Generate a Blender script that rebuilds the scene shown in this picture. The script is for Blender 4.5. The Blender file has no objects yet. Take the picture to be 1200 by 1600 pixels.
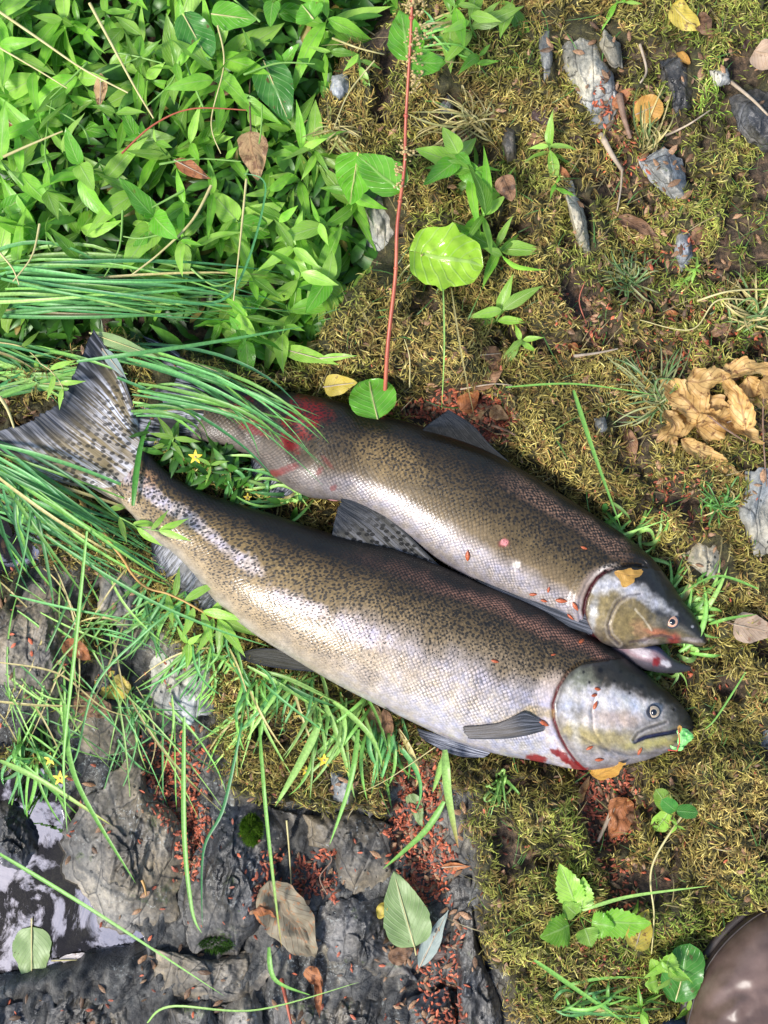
import bpy, bmesh, math, random
import numpy as np
from mathutils import Vector, Matrix
from mathutils.bvhtree import BVHTree

random.seed(7)
rng = np.random.default_rng(11)
S = 1.25 / 1600.0          # metres per reference unit on the ground plane
CAMH = 1.35                # camera height above the fish bed

# ------------------------------------------------------------------ camera, sky, sun
sc = bpy.context.scene
cam_d = bpy.data.cameras.new('camera')
cam = bpy.data.objects.new('camera', cam_d)
sc.collection.objects.link(cam)
cam.location = (0, 0, CAMH)
cam.rotation_euler = (0, 0, 0)
cam_d.sensor_fit = 'VERTICAL'
cam_d.angle = 2 * math.atan(0.625 / CAMH)
cam_d.clip_start = 0.02
cam_d.clip_end = 200
sc.camera = cam

SUN_EL, SUN_AZ = 52.0, 213.0      # elevation; direction the light comes from, degrees counter-clockwise from +X
w = bpy.data.worlds.new('World')
sc.world = w
w.use_nodes = True
wn = w.node_tree.nodes
bg = wn['Background']
sky = wn.new('ShaderNodeTexSky')
sky.sky_type = 'NISHITA'
sky.sun_disc = False
sky.sun_elevation = math.radians(SUN_EL)
sky.sun_rotation = math.radians(90 - SUN_AZ)
sky.air_density = 1.0
sky.dust_density = 1.5
sky.ozone_density = 1.0
w.node_tree.links.new(sky.outputs[0], bg.inputs[0])
bg.inputs[1].default_value = 0.08
sun_d = bpy.data.lights.new('sun', 'SUN')
sun_d.energy = 1.5
sun_d.angle = math.radians(13)
sun_d.color = (1.0, 0.96, 0.9)
sun = bpy.data.objects.new('sun', sun_d)
sc.collection.objects.link(sun)
e, a_ = math.radians(SUN_EL), math.radians(SUN_AZ)
sdir = Vector((math.cos(e) * math.cos(a_), math.cos(e) * math.sin(a_), math.sin(e)))
sun.rotation_euler = sdir.to_track_quat('Z', 'Y').to_euler()
sc.view_settings.view_transform = 'Standard'
sc.view_settings.look = 'None'
sc.view_settings.exposure = 1.62
sc.view_settings.gamma = 1.0
sc.cycles.max_bounces = 6
sc.cycles.transparent_max_bounces = 6

# ------------------------------------------------------------------ helpers
C = sc.collection

def at(x, y, z=0.0):
    k = S * (CAMH - z) / CAMH
    return Vector(((x - 600) * k, (800 - y) * k, z))

def atn(x, y, z):
    k = S * (CAMH - z) / CAMH
    return np.stack([(x - 600) * k, (800 - y) * k, z], -1)

def ss(a, b, v):
    t = np.clip((v - a) / (b - a), 0, 1)
    return t * t * (3 - 2 * t)

def _h(ix, iy, s):
    n = (ix * 374761393 + iy * 668265263 + s * 974634777) & 0xffffffff
    n = ((n ^ (n >> 13)) * 1274126177) & 0xffffffff
    return ((n ^ (n >> 16)) & 0xffff) / 32767.5 - 1.0

def vn(x, y, s=0):
    x = np.asarray(x, float); y = np.asarray(y, float)
    ix = np.floor(x).astype(np.int64); iy = np.floor(y).astype(np.int64)
    fx = x - ix; fy = y - iy
    fx = fx * fx * fx * (fx * (fx * 6 - 15) + 10); fy = fy * fy * fy * (fy * (fy * 6 - 15) + 10)
    a = _h(ix, iy, s); b = _h(ix + 1, iy, s); c = _h(ix, iy + 1, s); d = _h(ix + 1, iy + 1, s)
    return (a * (1 - fx) + b * fx) * (1 - fy) + (c * (1 - fx) + d * fx) * fy

def fbm(x, y, s=0, o=4):
    r = 0; a = 0.55
    for i in range(o):
        r = r + a * vn(x, y, s + i * 17)
        x = x * 2.03 + 5.2; y = y * 2.03 + 1.7; a *= 0.5
    return r

def sdf(poly, x, y):
    """signed distance, negative inside"""
    x = np.asarray(x, float); y = np.asarray(y, float)
    p = np.array(poly, float); n = len(p)
    d = np.full(x.shape, 1e18); inside = np.zeros(x.shape, bool)
    for i in range(n):
        ax, ay = p[i]; bx, by = p[(i + 1) % n]
        ex, ey = bx - ax, by - ay
        wx, wy = x - ax, y - ay
        t = np.clip((wx * ex + wy * ey) / (ex * ex + ey * ey + 1e-9), 0, 1)
        d = np.minimum(d, (wx - ex * t) ** 2 + (wy - ey * t) ** 2)
        c = (ay > y) != (by > y)
        with np.errstate(divide='ignore', invalid='ignore'):
            xi = (bx - ax) * (y - ay) / (by - ay + 1e-12) + ax
        inside ^= (c & (x < xi))
    d = np.sqrt(d)
    return np.where(inside, -d, d)

def pmask(poly, x, y, f=12):
    return ss(f, -f, sdf(poly, x, y))

def pline(pts, x, y):
    """distance to polyline and side (positive = left of travel in y-down coords)"""
    p = np.array(pts, float)
    d = np.full(np.shape(x), 1e18); sd = np.zeros(np.shape(x)); tt = np.zeros(np.shape(x))
    for i in range(len(p) - 1):
        ax, ay = p[i]; ex, ey = p[i + 1] - p[i]
        wx, wy = x - ax, y - ay
        t = np.clip((wx * ex + wy * ey) / (ex * ex + ey * ey), 0, 1)
        q = (wx - ex * t) ** 2 + (wy - ey * t) ** 2
        m = q < d
        d = np.where(m, q, d)
        sd = np.where(m, np.sign(ex * wy - ey * wx), sd)
        tt = np.where(m, (i + t) / (len(p) - 1), tt)
    return np.sqrt(d), sd, tt

def catmull(pts, n, closed=False):
    p = np.array(pts, float)
    m = len(p)
    out = []
    segs = m if closed else m - 1
    ts = np.linspace(0, segs, n, endpoint=not closed)
    for t in ts:
        i = min(int(t), segs - 1); f = t - i
        if closed:
            a, b, c, d = p[(i - 1) % m], p[i % m], p[(i + 1) % m], p[(i + 2) % m]
        else:
            a, b, c, d = p[max(i - 1, 0)], p[i], p[min(i + 1, m - 1)], p[min(i + 2, m - 1)]
        out.append(0.5 * ((2 * b) + (-a + c) * f + (2 * a - 5 * b + 4 * c - d) * f * f + (-a + 3 * b - 3 * c + d) * f ** 3))
    return np.array(out)

def mesh_np(name, verts, faces, mat=None, smooth=True, attrs=None, uv=None):
    verts = np.asarray(verts, np.float32); faces = np.asarray(faces, np.int32)
    me = bpy.data.meshes.new(name)
    k = faces.shape[1]
    me.vertices.add(len(verts)); me.vertices.foreach_set('co', verts.ravel())
    me.loops.add(faces.size); me.loops.foreach_set('vertex_index', faces.ravel())
    me.polygons.add(len(faces))
    me.polygons.foreach_set('loop_start', np.arange(0, faces.size, k, dtype=np.int32))
    if smooth:
        me.polygons.foreach_set('use_smooth', np.ones(len(faces), bool))
    for an, av in (attrs or {}).items():
        av = np.asarray(av, np.float32)
        if av.shape[1] == 4:
            at_ = me.attributes.new(an, 'FLOAT_COLOR', 'POINT'); at_.data.foreach_set('color', av.ravel())
        else:
            at_ = me.attributes.new(an, 'FLOAT_VECTOR', 'POINT'); at_.data.foreach_set('vector', av.ravel())
    if uv is not None:
        l = me.uv_layers.new(name='UVMap')
        l.data.foreach_set('uv', np.asarray(uv, np.float32)[faces.ravel()].ravel())
    me.update(calc_edges=True)
    me.validate()
    if mat: me.materials.append(mat)
    return me

def tag(o, label=None, cat=None, group=None, kind=None):
    if label: o['label'] = label
    if cat: o['category'] = cat
    if group: o['group'] = group
    if kind: o['kind'] = kind
    return o

def link(name, me, parent=None, loc=None):
    o = bpy.data.objects.new(name, me)
    C.objects.link(o)
    if parent is not None: o.parent = parent
    if loc is not None: o.location = loc
    return o

def thing(name, label, cat, loc=(0, 0, 0), group=None):
    o = bpy.data.objects.new(name, None); C.objects.link(o)
    o.empty_display_size = 0.02
    o.location = loc
    return tag(o, label, cat, group)

def localise(me, loc):
    me.transform(Matrix.Translation(-Vector(loc)))
    return me

def grid_faces(nu, nv, wrap=False):
    i, j = np.meshgrid(np.arange(nu - 1), np.arange(nv if wrap else nv - 1), indexing='ij')
    j2 = (j + 1) % nv
    return np.stack([i * nv + j, (i + 1) * nv + j, (i + 1) * nv + j2, i * nv + j2], -1).reshape(-1, 4)

# ------------------------------------------------------------------ materials
def new_mat(name):
    m = bpy.data.materials.new(name); m.use_nodes = True
    nt = m.node_tree
    return m, nt, nt.nodes['Principled BSDF']

class N:
    def __init__(s, nt): s.nt = nt
    def node(s, t, **kw):
        n = s.nt.nodes.new(t)
        for k, v in kw.items(): setattr(n, k, v)
        return n
    def put(s, inp, v):
        if hasattr(v, 'is_output') or isinstance(v, bpy.types.NodeSocket): s.nt.links.new(v, inp)
        elif v is not None: inp.default_value = v
    def pos(s): return s.node('ShaderNodeNewGeometry').outputs['Position']
    def attr(s, n): return s.node('ShaderNodeAttribute', attribute_name=n).outputs
    def noise(s, vec, scale, detail=4, rough=0.55, dist=0.0, dim='3D'):
        n = s.node('ShaderNodeTexNoise', noise_dimensions=dim); s.put(n.inputs['Vector'], vec)
        n.inputs['Scale'].default_value = scale; n.inputs['Detail'].default_value = detail
        n.inputs['Roughness'].default_value = rough; n.inputs['Distortion'].default_value = dist
        return n.outputs['Fac']
    def vor(s, vec, scale, rand=1.0, feat='F1', dim='3D'):
        n = s.node('ShaderNodeTexVoronoi', feature=feat, voronoi_dimensions=dim); s.put(n.inputs['Vector'], vec)
        n.inputs['Scale'].default_value = scale; n.inputs['Randomness'].default_value = rand
        return n.outputs
    def mapv(s, vec, scale=(1, 1, 1), rot=(0, 0, 0), loc=(0, 0, 0)):
        n = s.node('ShaderNodeMapping'); s.put(n.inputs[0], vec)
        n.inputs['Scale'].default_value = scale; n.inputs['Rotation'].default_value = rot; n.inputs['Location'].default_value = loc
        return n.outputs[0]
    def ramp(s, f, stops, interp='LINEAR'):
        n = s.node('ShaderNodeValToRGB'); s.put(n.inputs[0], f); r = n.color_ramp; r.interpolation = interp
        while len(r.elements) < len(stops): r.elements.new(0.5)
        for e_, (p, c) in zip(r.elements, stops):
            e_.position = p; e_.color = c if len(c) == 4 else (*c, 1)
        return n.outputs[0]
    def mix(s, f, a, b, mode='MIX'):
        n = s.node('ShaderNodeMix', data_type='RGBA', blend_type=mode); s.put(n.inputs[0], f)
        for i, v in ((6, a), (7, b)):
            if isinstance(v, tuple) and len(v) == 3: v = (*v, 1)
            s.put(n.inputs[i], v)
        return n.outputs[2]
    def math(s, op, a, b=None, c=None, clamp=False):
        n = s.node('ShaderNodeMath', operation=op, use_clamp=clamp)
        s.put(n.inputs[0], a)
        if b is not None: s.put(n.inputs[1], b)
        if c is not None: s.put(n.inputs[2], c)
        return n.outputs[0]
    def mr(s, v, a, b, c=0.0, d=1.0, smooth=False):
        n = s.node('ShaderNodeMapRange'); s.put(n.inputs[0], v)
        if smooth: n.interpolation_type = 'SMOOTHSTEP'
        for i, q in ((1, a), (2, b), (3, c), (4, d)): s.put(n.inputs[i], q)
        return n.outputs[0]
    def bump(s, h, strength, dist, nrm=None):
        n = s.node('ShaderNodeBump'); s.put(n.inputs['Height'], h)
        n.inputs['Strength'].default_value = strength; n.inputs['Distance'].default_value = dist
        if nrm is not None: s.put(n.inputs['Normal'], nrm)
        return n.outputs[0]
    def sep(s, v):
        n = s.node('ShaderNodeSeparateXYZ'); s.put(n.inputs[0], v); return n.outputs

def leafy(nt, p, fac):
    """adds translucency behind a principled leaf"""
    n = N(nt)
    out = nt.nodes['Material Output']
    tr = n.node('ShaderNodeBsdfTranslucent')
    mx = n.node('ShaderNodeMixShader'); mx.inputs[0].default_value = fac
    nt.links.new(p.outputs[0], mx.inputs[1]); nt.links.new(tr.outputs[0], mx.inputs[2]); nt.links.new(mx.outputs[0], out.inputs[0])
    return tr

def mat_vertex(name, rough=0.6, trans=0.25, spec=0.4, noise_scale=900, namp=0.5):
    m, nt, p = new_mat(name); n = N(nt)
    c = n.attr('Col')['Color']
    nz = n.noise(n.pos(), noise_scale, 2)
    c2 = n.mix(1.0, c, n.ramp(nz, [(0.3, (1 - namp,) * 3), (0.7, (1 + namp * .4,) * 3)]), 'MULTIPLY')
    n.put(p.inputs['Base Color'], c2); p.inputs['Roughness'].default_value = rough
    p.inputs['Specular IOR Level'].default_value = spec
    if trans:
        tr = leafy(nt, p, trans); n.put(tr.inputs[0], c2)
    return m

def mat_leaf(name, col, col2, vein, rough=0.35, trans=0.3, blotch=None, blot=(0.5, 0.6), var=0.25, nveins=9, spec=0.5):
    """leaf: UV.x along, UV.y across (0.5 = midrib)"""
    m, nt, p = new_mat(name); n = N(nt)
    uv = n.node('ShaderNodeUVMap').outputs[0]; s_ = n.sep(uv)
    av = n.math('ABSOLUTE', n.math('SUBTRACT', s_[1], 0.5))
    mid = n.mr(av, 0.015, 0.05, 1, 0, True)
    ph = n.math('SUBTRACT', n.math('MULTIPLY', s_[0], nveins), n.math('MULTIPLY', av, nveins * 0.75))
    fr = n.math('ABSOLUTE', n.math('SUBTRACT', n.math('FRACT', ph), 0.5))
    lat = n.mr(fr, 0.03, 0.13, 0.65, 0, True)
    v = n.math('MAXIMUM', mid, lat)
    rnd = n.node('ShaderNodeObjectInfo').outputs['Random']
    nz = n.noise(n.pos(), 60, 4, 0.6)
    base = n.mix(n.mr(nz, 0.3, 0.7), col, col2)
    br = n.mr(rnd, 0, 1, 1 - var, 1 + var)
    base = n.mix(1.0, base, n.node('ShaderNodeCombineColor').outputs[0], 'MULTIPLY')
    cc = base.node if hasattr(base, 'node') else None
    comb = [q for q in nt.nodes if q.bl_idname == 'ShaderNodeCombineColor'][-1]
    n.put(comb.inputs[0], br); n.put(comb.inputs[1], br); n.put(comb.inputs[2], br)
    if blotch:
        b = n.mr(n.noise(n.pos(), 110, 4, 0.65), blot[0], blot[1], 0, 1, True)
        base = n.mix(b, base, blotch)
    base = n.mix(n.math('MULTIPLY', v, 0.7), base, vein)
    n.put(p.inputs['Base Color'], base)
    p.inputs['Roughness'].default_value = rough
    p.inputs['Specular IOR Level'].default_value = spec
    n.put(p.inputs['Normal'], n.bump(n.math('ADD', v, n.math('MULTIPLY', nz, 0.8)), 0.5, 0.0012))
    tr = leafy(nt, p, trans); n.put(tr.inputs[0], base)
    return m

def mat_rock(name, dark, mid, light, lichen=0.3, rough=0.7, wet=0.0, ang=0.5):
    m, nt, p = new_mat(name); n = N(nt)
    P = n.pos()
    P2 = n.mapv(P, (1, 0.55, 1), (0, 0, ang))
    a = n.noise(P2, 30, 8, 0.68, 0.2)
    b = n.noise(P, 160, 6, 0.7)
    f = n.math('ADD', n.math('MULTIPLY', a, 0.65), n.math('MULTIPLY', b, 0.35))
    c = n.ramp(f, [(0.33, dark), (0.5, mid), (0.66, light)])
    big = n.noise(P, 9, 3)
    c = n.mix(n.mr(big, 0.35, 0.65, 0.0, 0.85, True), c, n.mix(1.0, c, (1.45, 1.2, 0.8), 'MULTIPLY'))
    c = n.mix(1.0, c, n.ramp(n.noise(P2, 14, 4, 0.6), [(0.32, (0.35,) * 3), (0.55, (1.0,) * 3), (0.7, (1.35,) * 3)]), 'MULTIPLY')
    sp = n.vor(P, 95)[0]
    pit = n.math('MULTIPLY', n.mr(sp, 0.12, 0.22, 1, 0, True), n.mr(n.noise(P, 30, 2), 0.5, 0.6))
    c = n.mix(n.math('MULTIPLY', pit, 0.85), c, (0.02, 0.022, 0.02))
    li = n.math('MULTIPLY', n.mr(n.noise(P, 210, 5, 0.75), 0.56, 0.62, 0, 1, True), n.mr(n.noise(P, 17, 3), 0.52, 0.66, 0, 1, True))
    c = n.mix(n.math('MULTIPLY', li, lichen), c, (0.55, 0.58, 0.55))
    mg = n.math('MULTIPLY', n.mr(n.noise(P, 24, 5, 0.7), 0.60, 0.68, 0, 1, True), n.mr(n.noise(P, 420, 2), 0.35, 0.6))
    c = n.mix(n.math('MULTIPLY', mg, 0.75), c, (0.06, 0.09, 0.015))
    n.put(p.inputs['Base Color'], c)
    wn_ = n.noise(P, 25, 4)
    n.put(p.inputs['Roughness'], n.mr(wn_, 0.4, 0.6, rough - wet * 0.45, rough))
    cr = n.vor(n.mapv(P2, (1, 0.6, 1)), 26, 1.0, 'DISTANCE_TO_EDGE')[0]
    c_ = n.mix(n.mr(cr, 0.0, 0.022, 0.8, 0), c, (0.01, 0.01, 0.011)); n.put(p.inputs['Base Color'], c_)
    hgt = n.math('ADD', n.math('MULTIPLY', f, 1.4), n.math('SUBTRACT', n.math('MULTIPLY', n.mr(cr, 0, 0.06, 0, 1), 0.35), pit))
    n.put(p.inputs['Normal'], n.bump(hgt, 0.7, 0.0035))
    return m

M = {}
M['moss'] = mat_vertex('moss_strands', 0.75, 0.25, 0.25)
M['grass'] = mat_vertex('grass_blades', 0.4, 0.3, 0.5, 300, 0.25)
M['litter'] = mat_vertex('litter_bits', 0.55, 0.0, 0.4, 700, 0.6)
M['under'] = mat_vertex('undergrowth_leaves', 0.38, 0.3, 0.5, 120, 0.3)
M['herb'] = mat_leaf('herb_leaf', (0.14, 0.41, 0.025), (0.30, 0.60, 0.06), (0.38, 0.6, 0.17), 0.33, 0.42, (0.34, 0.36, 0.06), (0.66, 0.74), var=0.5)
M['herb_light'] = mat_leaf('herb_leaf_light', (0.28, 0.58, 0.05), (0.44, 0.70, 0.13), (0.5, 0.68, 0.26), 0.33, 0.42, var=0.35)
M['broad'] = mat_leaf('broad_leaf', (0.13, 0.42, 0.03), (0.2, 0.52, 0.05), (0.38, 0.6, 0.16), 0.22, 0.35, (0.2, 0.25, 0.03), (0.64, 0.7), 0.2, 7)
M['lime'] = mat_leaf('lime_leaf', (0.34, 0.66, 0.03), (0.48, 0.76, 0.08), (0.5, 0.72, 0.2), 0.16, 0.4, (0.3, 0.4, 0.03), (0.66, 0.72), 0.05, 6)
M['orange_maple'] = mat_leaf('withered_leaf', (0.50, 0.28, 0.08), (0.80, 0.54, 0.21), (0.30, 0.15, 0.06), 0.5, 0.25, (0.2, 0.09, 0.03), (0.55, 0.66), 0.3, 6)
M['broad_dark'] = mat_leaf('broad_leaf_dark', (0.05, 0.22, 0.03), (0.10, 0.32, 0.05), (0.22, 0.42, 0.12), 0.3, 0.3, (0.14, 0.10, 0.03), (0.62, 0.68), 0.2, 8)
M['pale_green'] = mat_leaf('pale_green_leaf', (0.24, 0.36, 0.12), (0.32, 0.44, 0.18), (0.45, 0.52, 0.28), 0.45, 0.25, (0.16, 0.12, 0.05), (0.68, 0.72), 0.1, 11)
M['grey_leaf'] = mat_leaf('grey_green_leaf', (0.24, 0.30, 0.27), (0.32, 0.38, 0.34), (0.45, 0.5, 0.45), 0.5, 0.2)
M['orange_leaf'] = mat_leaf('orange_leaf', (0.55, 0.26, 0.05), (0.68, 0.40, 0.09), (0.5, 0.27, 0.08), 0.5, 0.3, (0.2, 0.09, 0.02), (0.62, 0.7), 0.1)
M['yellow_leaf'] = mat_leaf('yellow_leaf', (0.60, 0.45, 0.05), (0.66, 0.52, 0.10), (0.62, 0.5, 0.2), 0.5, 0.3, (0.25, 0.13, 0.03), (0.56, 0.64), 0.1)
M['tan_leaf'] = mat_leaf('tan_leaf', (0.42, 0.25, 0.11), (0.56, 0.37, 0.18), (0.36, 0.2, 0.09), 0.55, 0.2, (0.20, 0.10, 0.045), (0.5, 0.62), 0.15)
M['brown_leaf'] = mat_leaf('brown_leaf', (0.19, 0.095, 0.045), (0.33, 0.18, 0.09), (0.15, 0.08, 0.04), 0.6, 0.15, (0.08, 0.04, 0.02), (0.5, 0.62), 0.3)
M['redbrown_leaf'] = mat_leaf('redbrown_leaf', (0.38, 0.13, 0.045), (0.50, 0.20, 0.07), (0.26, 0.1, 0.04), 0.55, 0.2, (0.14, 0.05, 0.02), (0.5, 0.62), 0.15)
M['dark_leaf'] = mat_leaf('dark_leaf', (0.05, 0.025, 0.02), (0.10, 0.055, 0.04), (0.12, 0.07, 0.05), 0.5, 0.1, var=0.3)
M['pink_tan'] = mat_leaf('pinkish_leaf', (0.46, 0.31, 0.2), (0.58, 0.43, 0.3), (0.5, 0.33, 0.2), 0.5, 0.2, (0.3, 0.17, 0.1), (0.56, 0.7), 0.1)
M['grey_tan'] = mat_leaf('weathered_leaf', (0.22, 0.18, 0.11), (0.32, 0.27, 0.18), (0.2, 0.14, 0.08), 0.6, 0.15, (0.36, 0.18, 0.08), (0.56, 0.62), 0.1, 10)
M['wetpale'] = mat_leaf('wet_pale_leaf', (0.45, 0.42, 0.42), (0.55, 0.5, 0.48), (0.3, 0.22, 0.18), 0.25, 0.1, (0.2, 0.13, 0.09), (0.6, 0.66), 0.1)
M['rock_grey'] = mat_rock('grey_rock', (0.05, 0.058, 0.067), (0.25, 0.275, 0.30), (0.58, 0.60, 0.62), 0.7, 0.6, 0.4, 0.3)
M['rock_tan'] = mat_rock('tan_grey_rock', (0.028, 0.028, 0.03), (0.135, 0.128, 0.115), (0.34, 0.31, 0.26), 0.5, 0.6, 0.5, 0.4)
M['rock_dark'] = mat_rock('dark_wet_rock', (0.010, 0.011, 0.013), (0.05, 0.052, 0.057), (0.2, 0.2, 0.205), 0.3, 0.45, 0.5, 0.4)
M['rock_pale'] = mat_rock('pale_rock', (0.12, 0.13, 0.13), (0.28, 0.29, 0.28), (0.55, 0.56, 0.53), 0.9, 0.65, 0.2, 0.2)

def _later():
    m, nt, p = new_mat('withered_leaf_skin'); n = N(nt); P = n.pos()
    a = n.noise(P, 45, 5, 0.65)
    c = n.ramp(a, [(0.33, (0.16, 0.07, 0.025)), (0.45, (0.45, 0.25, 0.085)), (0.6, (0.68, 0.45, 0.19)), (0.72, (0.78, 0.6, 0.34))])
    vn_ = n.vor(n.mapv(P, (1, 0.6, 1), (0, 0, 0.7)), 75, 1, 'DISTANCE_TO_EDGE')[0]
    c = n.mix(n.mr(vn_, 0.0, 0.06, 0.45, 0), c, (0.25, 0.12, 0.05))
    n.put(p.inputs['Base Color'], c); p.inputs['Roughness'].default_value = 0.5
    n.put(p.inputs['Normal'], n.bump(n.math('ADD', a, n.mr(vn_, 0, 0.08, 0, 0.3)), 0.8, 0.003))
    tr = leafy(nt, p, 0.25); n.put(tr.inputs[0], c)
    M['maple'] = m
def mat_plain(name, c1, c2, scale=40, rough=0.5, bump=0.3, bd=0.001, spec=0.5, stretch=(1, 1, 1)):
    m, nt, p = new_mat(name); n = N(nt)
    nz = n.noise(n.mapv(n.pos(), stretch), scale, 5, 0.6)
    n.put(p.inputs['Base Color'], n.mix(n.mr(nz, 0.3, 0.7), c1, c2))
    p.inputs['Roughness'].default_value = rough; p.inputs['Specular IOR Level'].default_value = spec
    n.put(p.inputs['Normal'], n.bump(nz, bump, bd))
    return m
_later()
M['stem_green'] = mat_plain('green_stem', (0.13, 0.30, 0.04), (0.25, 0.42, 0.1), 60, 0.45)
M['stem_red'] = mat_plain('red_stem', (0.33, 0.06, 0.035), (0.46, 0.13, 0.06), 40, 0.4)
M['stem_straw'] = mat_plain('straw_stem', (0.45, 0.38, 0.14), (0.6, 0.53, 0.25), 60, 0.5)
M['stem_orange'] = mat_plain('orange_stem', (0.42, 0.22, 0.05), (0.55, 0.33, 0.1), 60, 0.5)
M['bark'] = mat_plain('twig_bark', (0.13, 0.075, 0.045), (0.30, 0.19, 0.13), 120, 0.7, 0.8, 0.002)
M['bark_pale'] = mat_plain('pale_twig', (0.36, 0.27, 0.18), (0.52, 0.42, 0.3), 120, 0.7, 0.6, 0.001)
M['bud'] = mat_plain('rust_scale', (0.32, 0.055, 0.02), (0.5, 0.13, 0.04), 500, 0.4, 0.6, 0.0008)
M['petal'] = mat_plain('yellow_petal', (0.75, 0.5, 0.02), (0.85, 0.65, 0.05), 200, 0.5)
M['seed'] = mat_plain('dock_seed', (0.38, 0.24, 0.10), (0.55, 0.45, 0.2), 400, 0.6, 0.6, 0.001)
M['leather'] = mat_plain('brown_leather', (0.05, 0.026, 0.019), (0.20, 0.13, 0.105), 16, 0.38, 0.25, 0.002)
M['rubber'] = mat_plain('dark_rubber', (0.03, 0.024, 0.022), (0.06, 0.045, 0.04), 50, 0.5)
M['denim'] = mat_plain('blue_denim', (0.02, 0.035, 0.09), (0.05, 0.08, 0.17), 600, 0.85, 0.8, 0.002)

# ground material: moss bed / rock / soil by vertex masks
m, nt, p = new_mat('bank_ground'); n = N(nt)
P = n.pos(); A = n.sep(n.attr('Msk')['Vector'])
P2 = n.mapv(P, (1, 0.6, 1), (0, 0, 0.4))
soil = n.ramp(n.noise(P, 130, 6, 0.7), [(0.35, (0.022, 0.016, 0.011)), (0.52, (0.075, 0.05, 0.03)), (0.66, (0.19, 0.12, 0.07))])
mossc = n.ramp(n.noise(P, 220, 5, 0.7), [(0.35, (0.018, 0.016, 0.005)), (0.55, (0.05, 0.045, 0.012)), (0.7, (0.11, 0.09, 0.028))])
ra = n.math('ADD', n.math('MULTIPLY', n.noise(P2, 36, 8, 0.65, 0.6), 0.65), n.math('MULTIPLY', n.noise(P, 170, 6, 0.7), 0.35))
rockc = n.ramp(ra, [(0.34, (0.02, 0.021, 0.022)), (0.5, (0.09, 0.088, 0.082)), (0.64, (0.22, 0.21, 0.185))])
rockc = n.mix(1.0, rockc, n.ramp(n.noise(P2, 13, 5, 0.65), [(0.35, (0.4,) * 3), (0.55, (1.05,) * 3), (0.68, (1.7, 1.55, 1.25))]), 'MULTIPLY')
lich = n.math('MULTIPLY', n.mr(n.noise(P, 230, 5, 0.75), 0.55, 0.6, 0, 1, True), n.mr(n.noise(P, 15, 3), 0.52, 0.64, 0, 1, True))
rockc = n.mix(n.math('MULTIPLY', lich, 0.6), rockc, (0.5, 0.53, 0.5))
crk = n.vor(P2, 30, 1, 'DISTANCE_TO_EDGE')[0]
rockc = n.mix(n.mr(crk, 0, 0.035, 0.85, 0), rockc, (0.01, 0.01, 0.01))
c = n.mix(A[1], soil, rockc)
c = n.mix(A[0], c, mossc)
c = n.mix(n.math('MULTIPLY', A[2], 0.6), c, (0.012, 0.012, 0.01))
n.put(p.inputs['Base Color'], c)
n.put(p.inputs['Roughness'], n.mr(A[2], 0, 1, 0.75, 0.25))
n.put(p.inputs['Normal'], n.bump(n.math('ADD', ra, n.math('MULTIPLY', n.noise(P, 500, 4), 0.4)), 0.9, 0.005))
M['ground'] = m

# ------------------------------------------------------------------ fish outlines (back point, belly point) along the body
FA = [((176, 706), (156, 724)), ((190, 692), (140, 742)), ((214, 680), (136, 757)), ((228, 700), (160, 772)), ((250, 727), (197, 795)), ((284, 752), (234, 838)), ((332, 774), (268, 862)),
      ((386, 791), (302, 896)), ((441, 808), (340, 943)), ((500, 828), (392, 987)), ((560, 844), (455, 1027)), ((620, 858), (520, 1066)),
      ((680, 880), (590, 1102)), ((740, 905), (650, 1131)), ((800, 929), (710, 1158)), ((855, 952), (775, 1178)), ((910, 983), (840, 1190)),
      ((955, 1011), (908, 1203)), ((990, 1036), (962, 1198)), ((1022, 1062), (1005, 1189)), ((1050, 1086), (1040, 1176)),
      ((1070, 1107), (1062, 1166)), ((1081, 1124), (1076, 1154)), ((1085, 1134), (1083, 1146))]
FB = [((284, 632), (280, 652)), ((298, 606), (288, 680)), ((336, 600), (320, 690)), ((380, 604), (358, 698)), ((430, 610), (394, 718)), ((480, 617), (434, 750)),
      ((532, 628), (480, 776)), ((590, 647), (535, 784)), ((650, 663), (590, 808)), ((710, 684), (638, 840)), ((770, 709), (682, 873)),
      ((830, 742), (732, 904)), ((885, 777), (785, 930)), ((935, 809), (838, 955)), ((980, 839), (890, 980)), ((1018, 871), (930, 1003)),
      ((1045, 905), (968, 1014)), ((1066, 936), (1003, 1014)), ((1084, 959), (1040, 1006)), ((1097, 982), (1072, 1006)),
      ((1103, 996), (1090, 1010)), ((1105, 1002), (1099, 1009))]
def fish_poly(F, cut=0): return [b for b, v in F] + [v for b, v in F][::-1]
PA, PB = fish_poly(FA), fish_poly(FB)

# ------------------------------------------------------------------ ground
VEG = [(-400, -300), (660, -300), (640, 0), (560, 60), (500, 150), (500, 230), (600, 275), (592, 400), (520, 480), (490, 545), (430, 585), (300, 560), (180, 520), (60, 560), (-400, 640)]
BED = [(-300, 880), (60, 870), (150, 900), (200, 960), (330, 1040), (330, 1150), (350, 1240), (470, 1265), (600, 1262), (640, 1200), (735, 1240), (745, 1420), (770, 1500), (830, 1620), (830, 2000), (-300, 2000)]
POOL = [(-400, 1190), (30, 1215), (75, 1250), (70, 1330), (125, 1375), (150, 1450), (205, 1480), (212, 1512), (150, 1520), (80, 1540), (0, 1555), (-400, 1620)]
POOL2 = [(-400, 720), (10, 770), (50, 830), (40, 880), (-20, 905), (-400, 940)]
CUSH = [(480, 470), (560, 430), (640, 440), (740, 500), (750, 560), (735, 600), (640, 612), (560, 590), (495, 560)]
CUSH2 = [(820, 330), (880, 290), (940, 300), (960, 420), (930, 540), (850, 520), (810, 450)]
CUSH3 = [(1100, 1190), (1260, 1160), (1260, 1400), (1150, 1400), (1095, 1330)]
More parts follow.
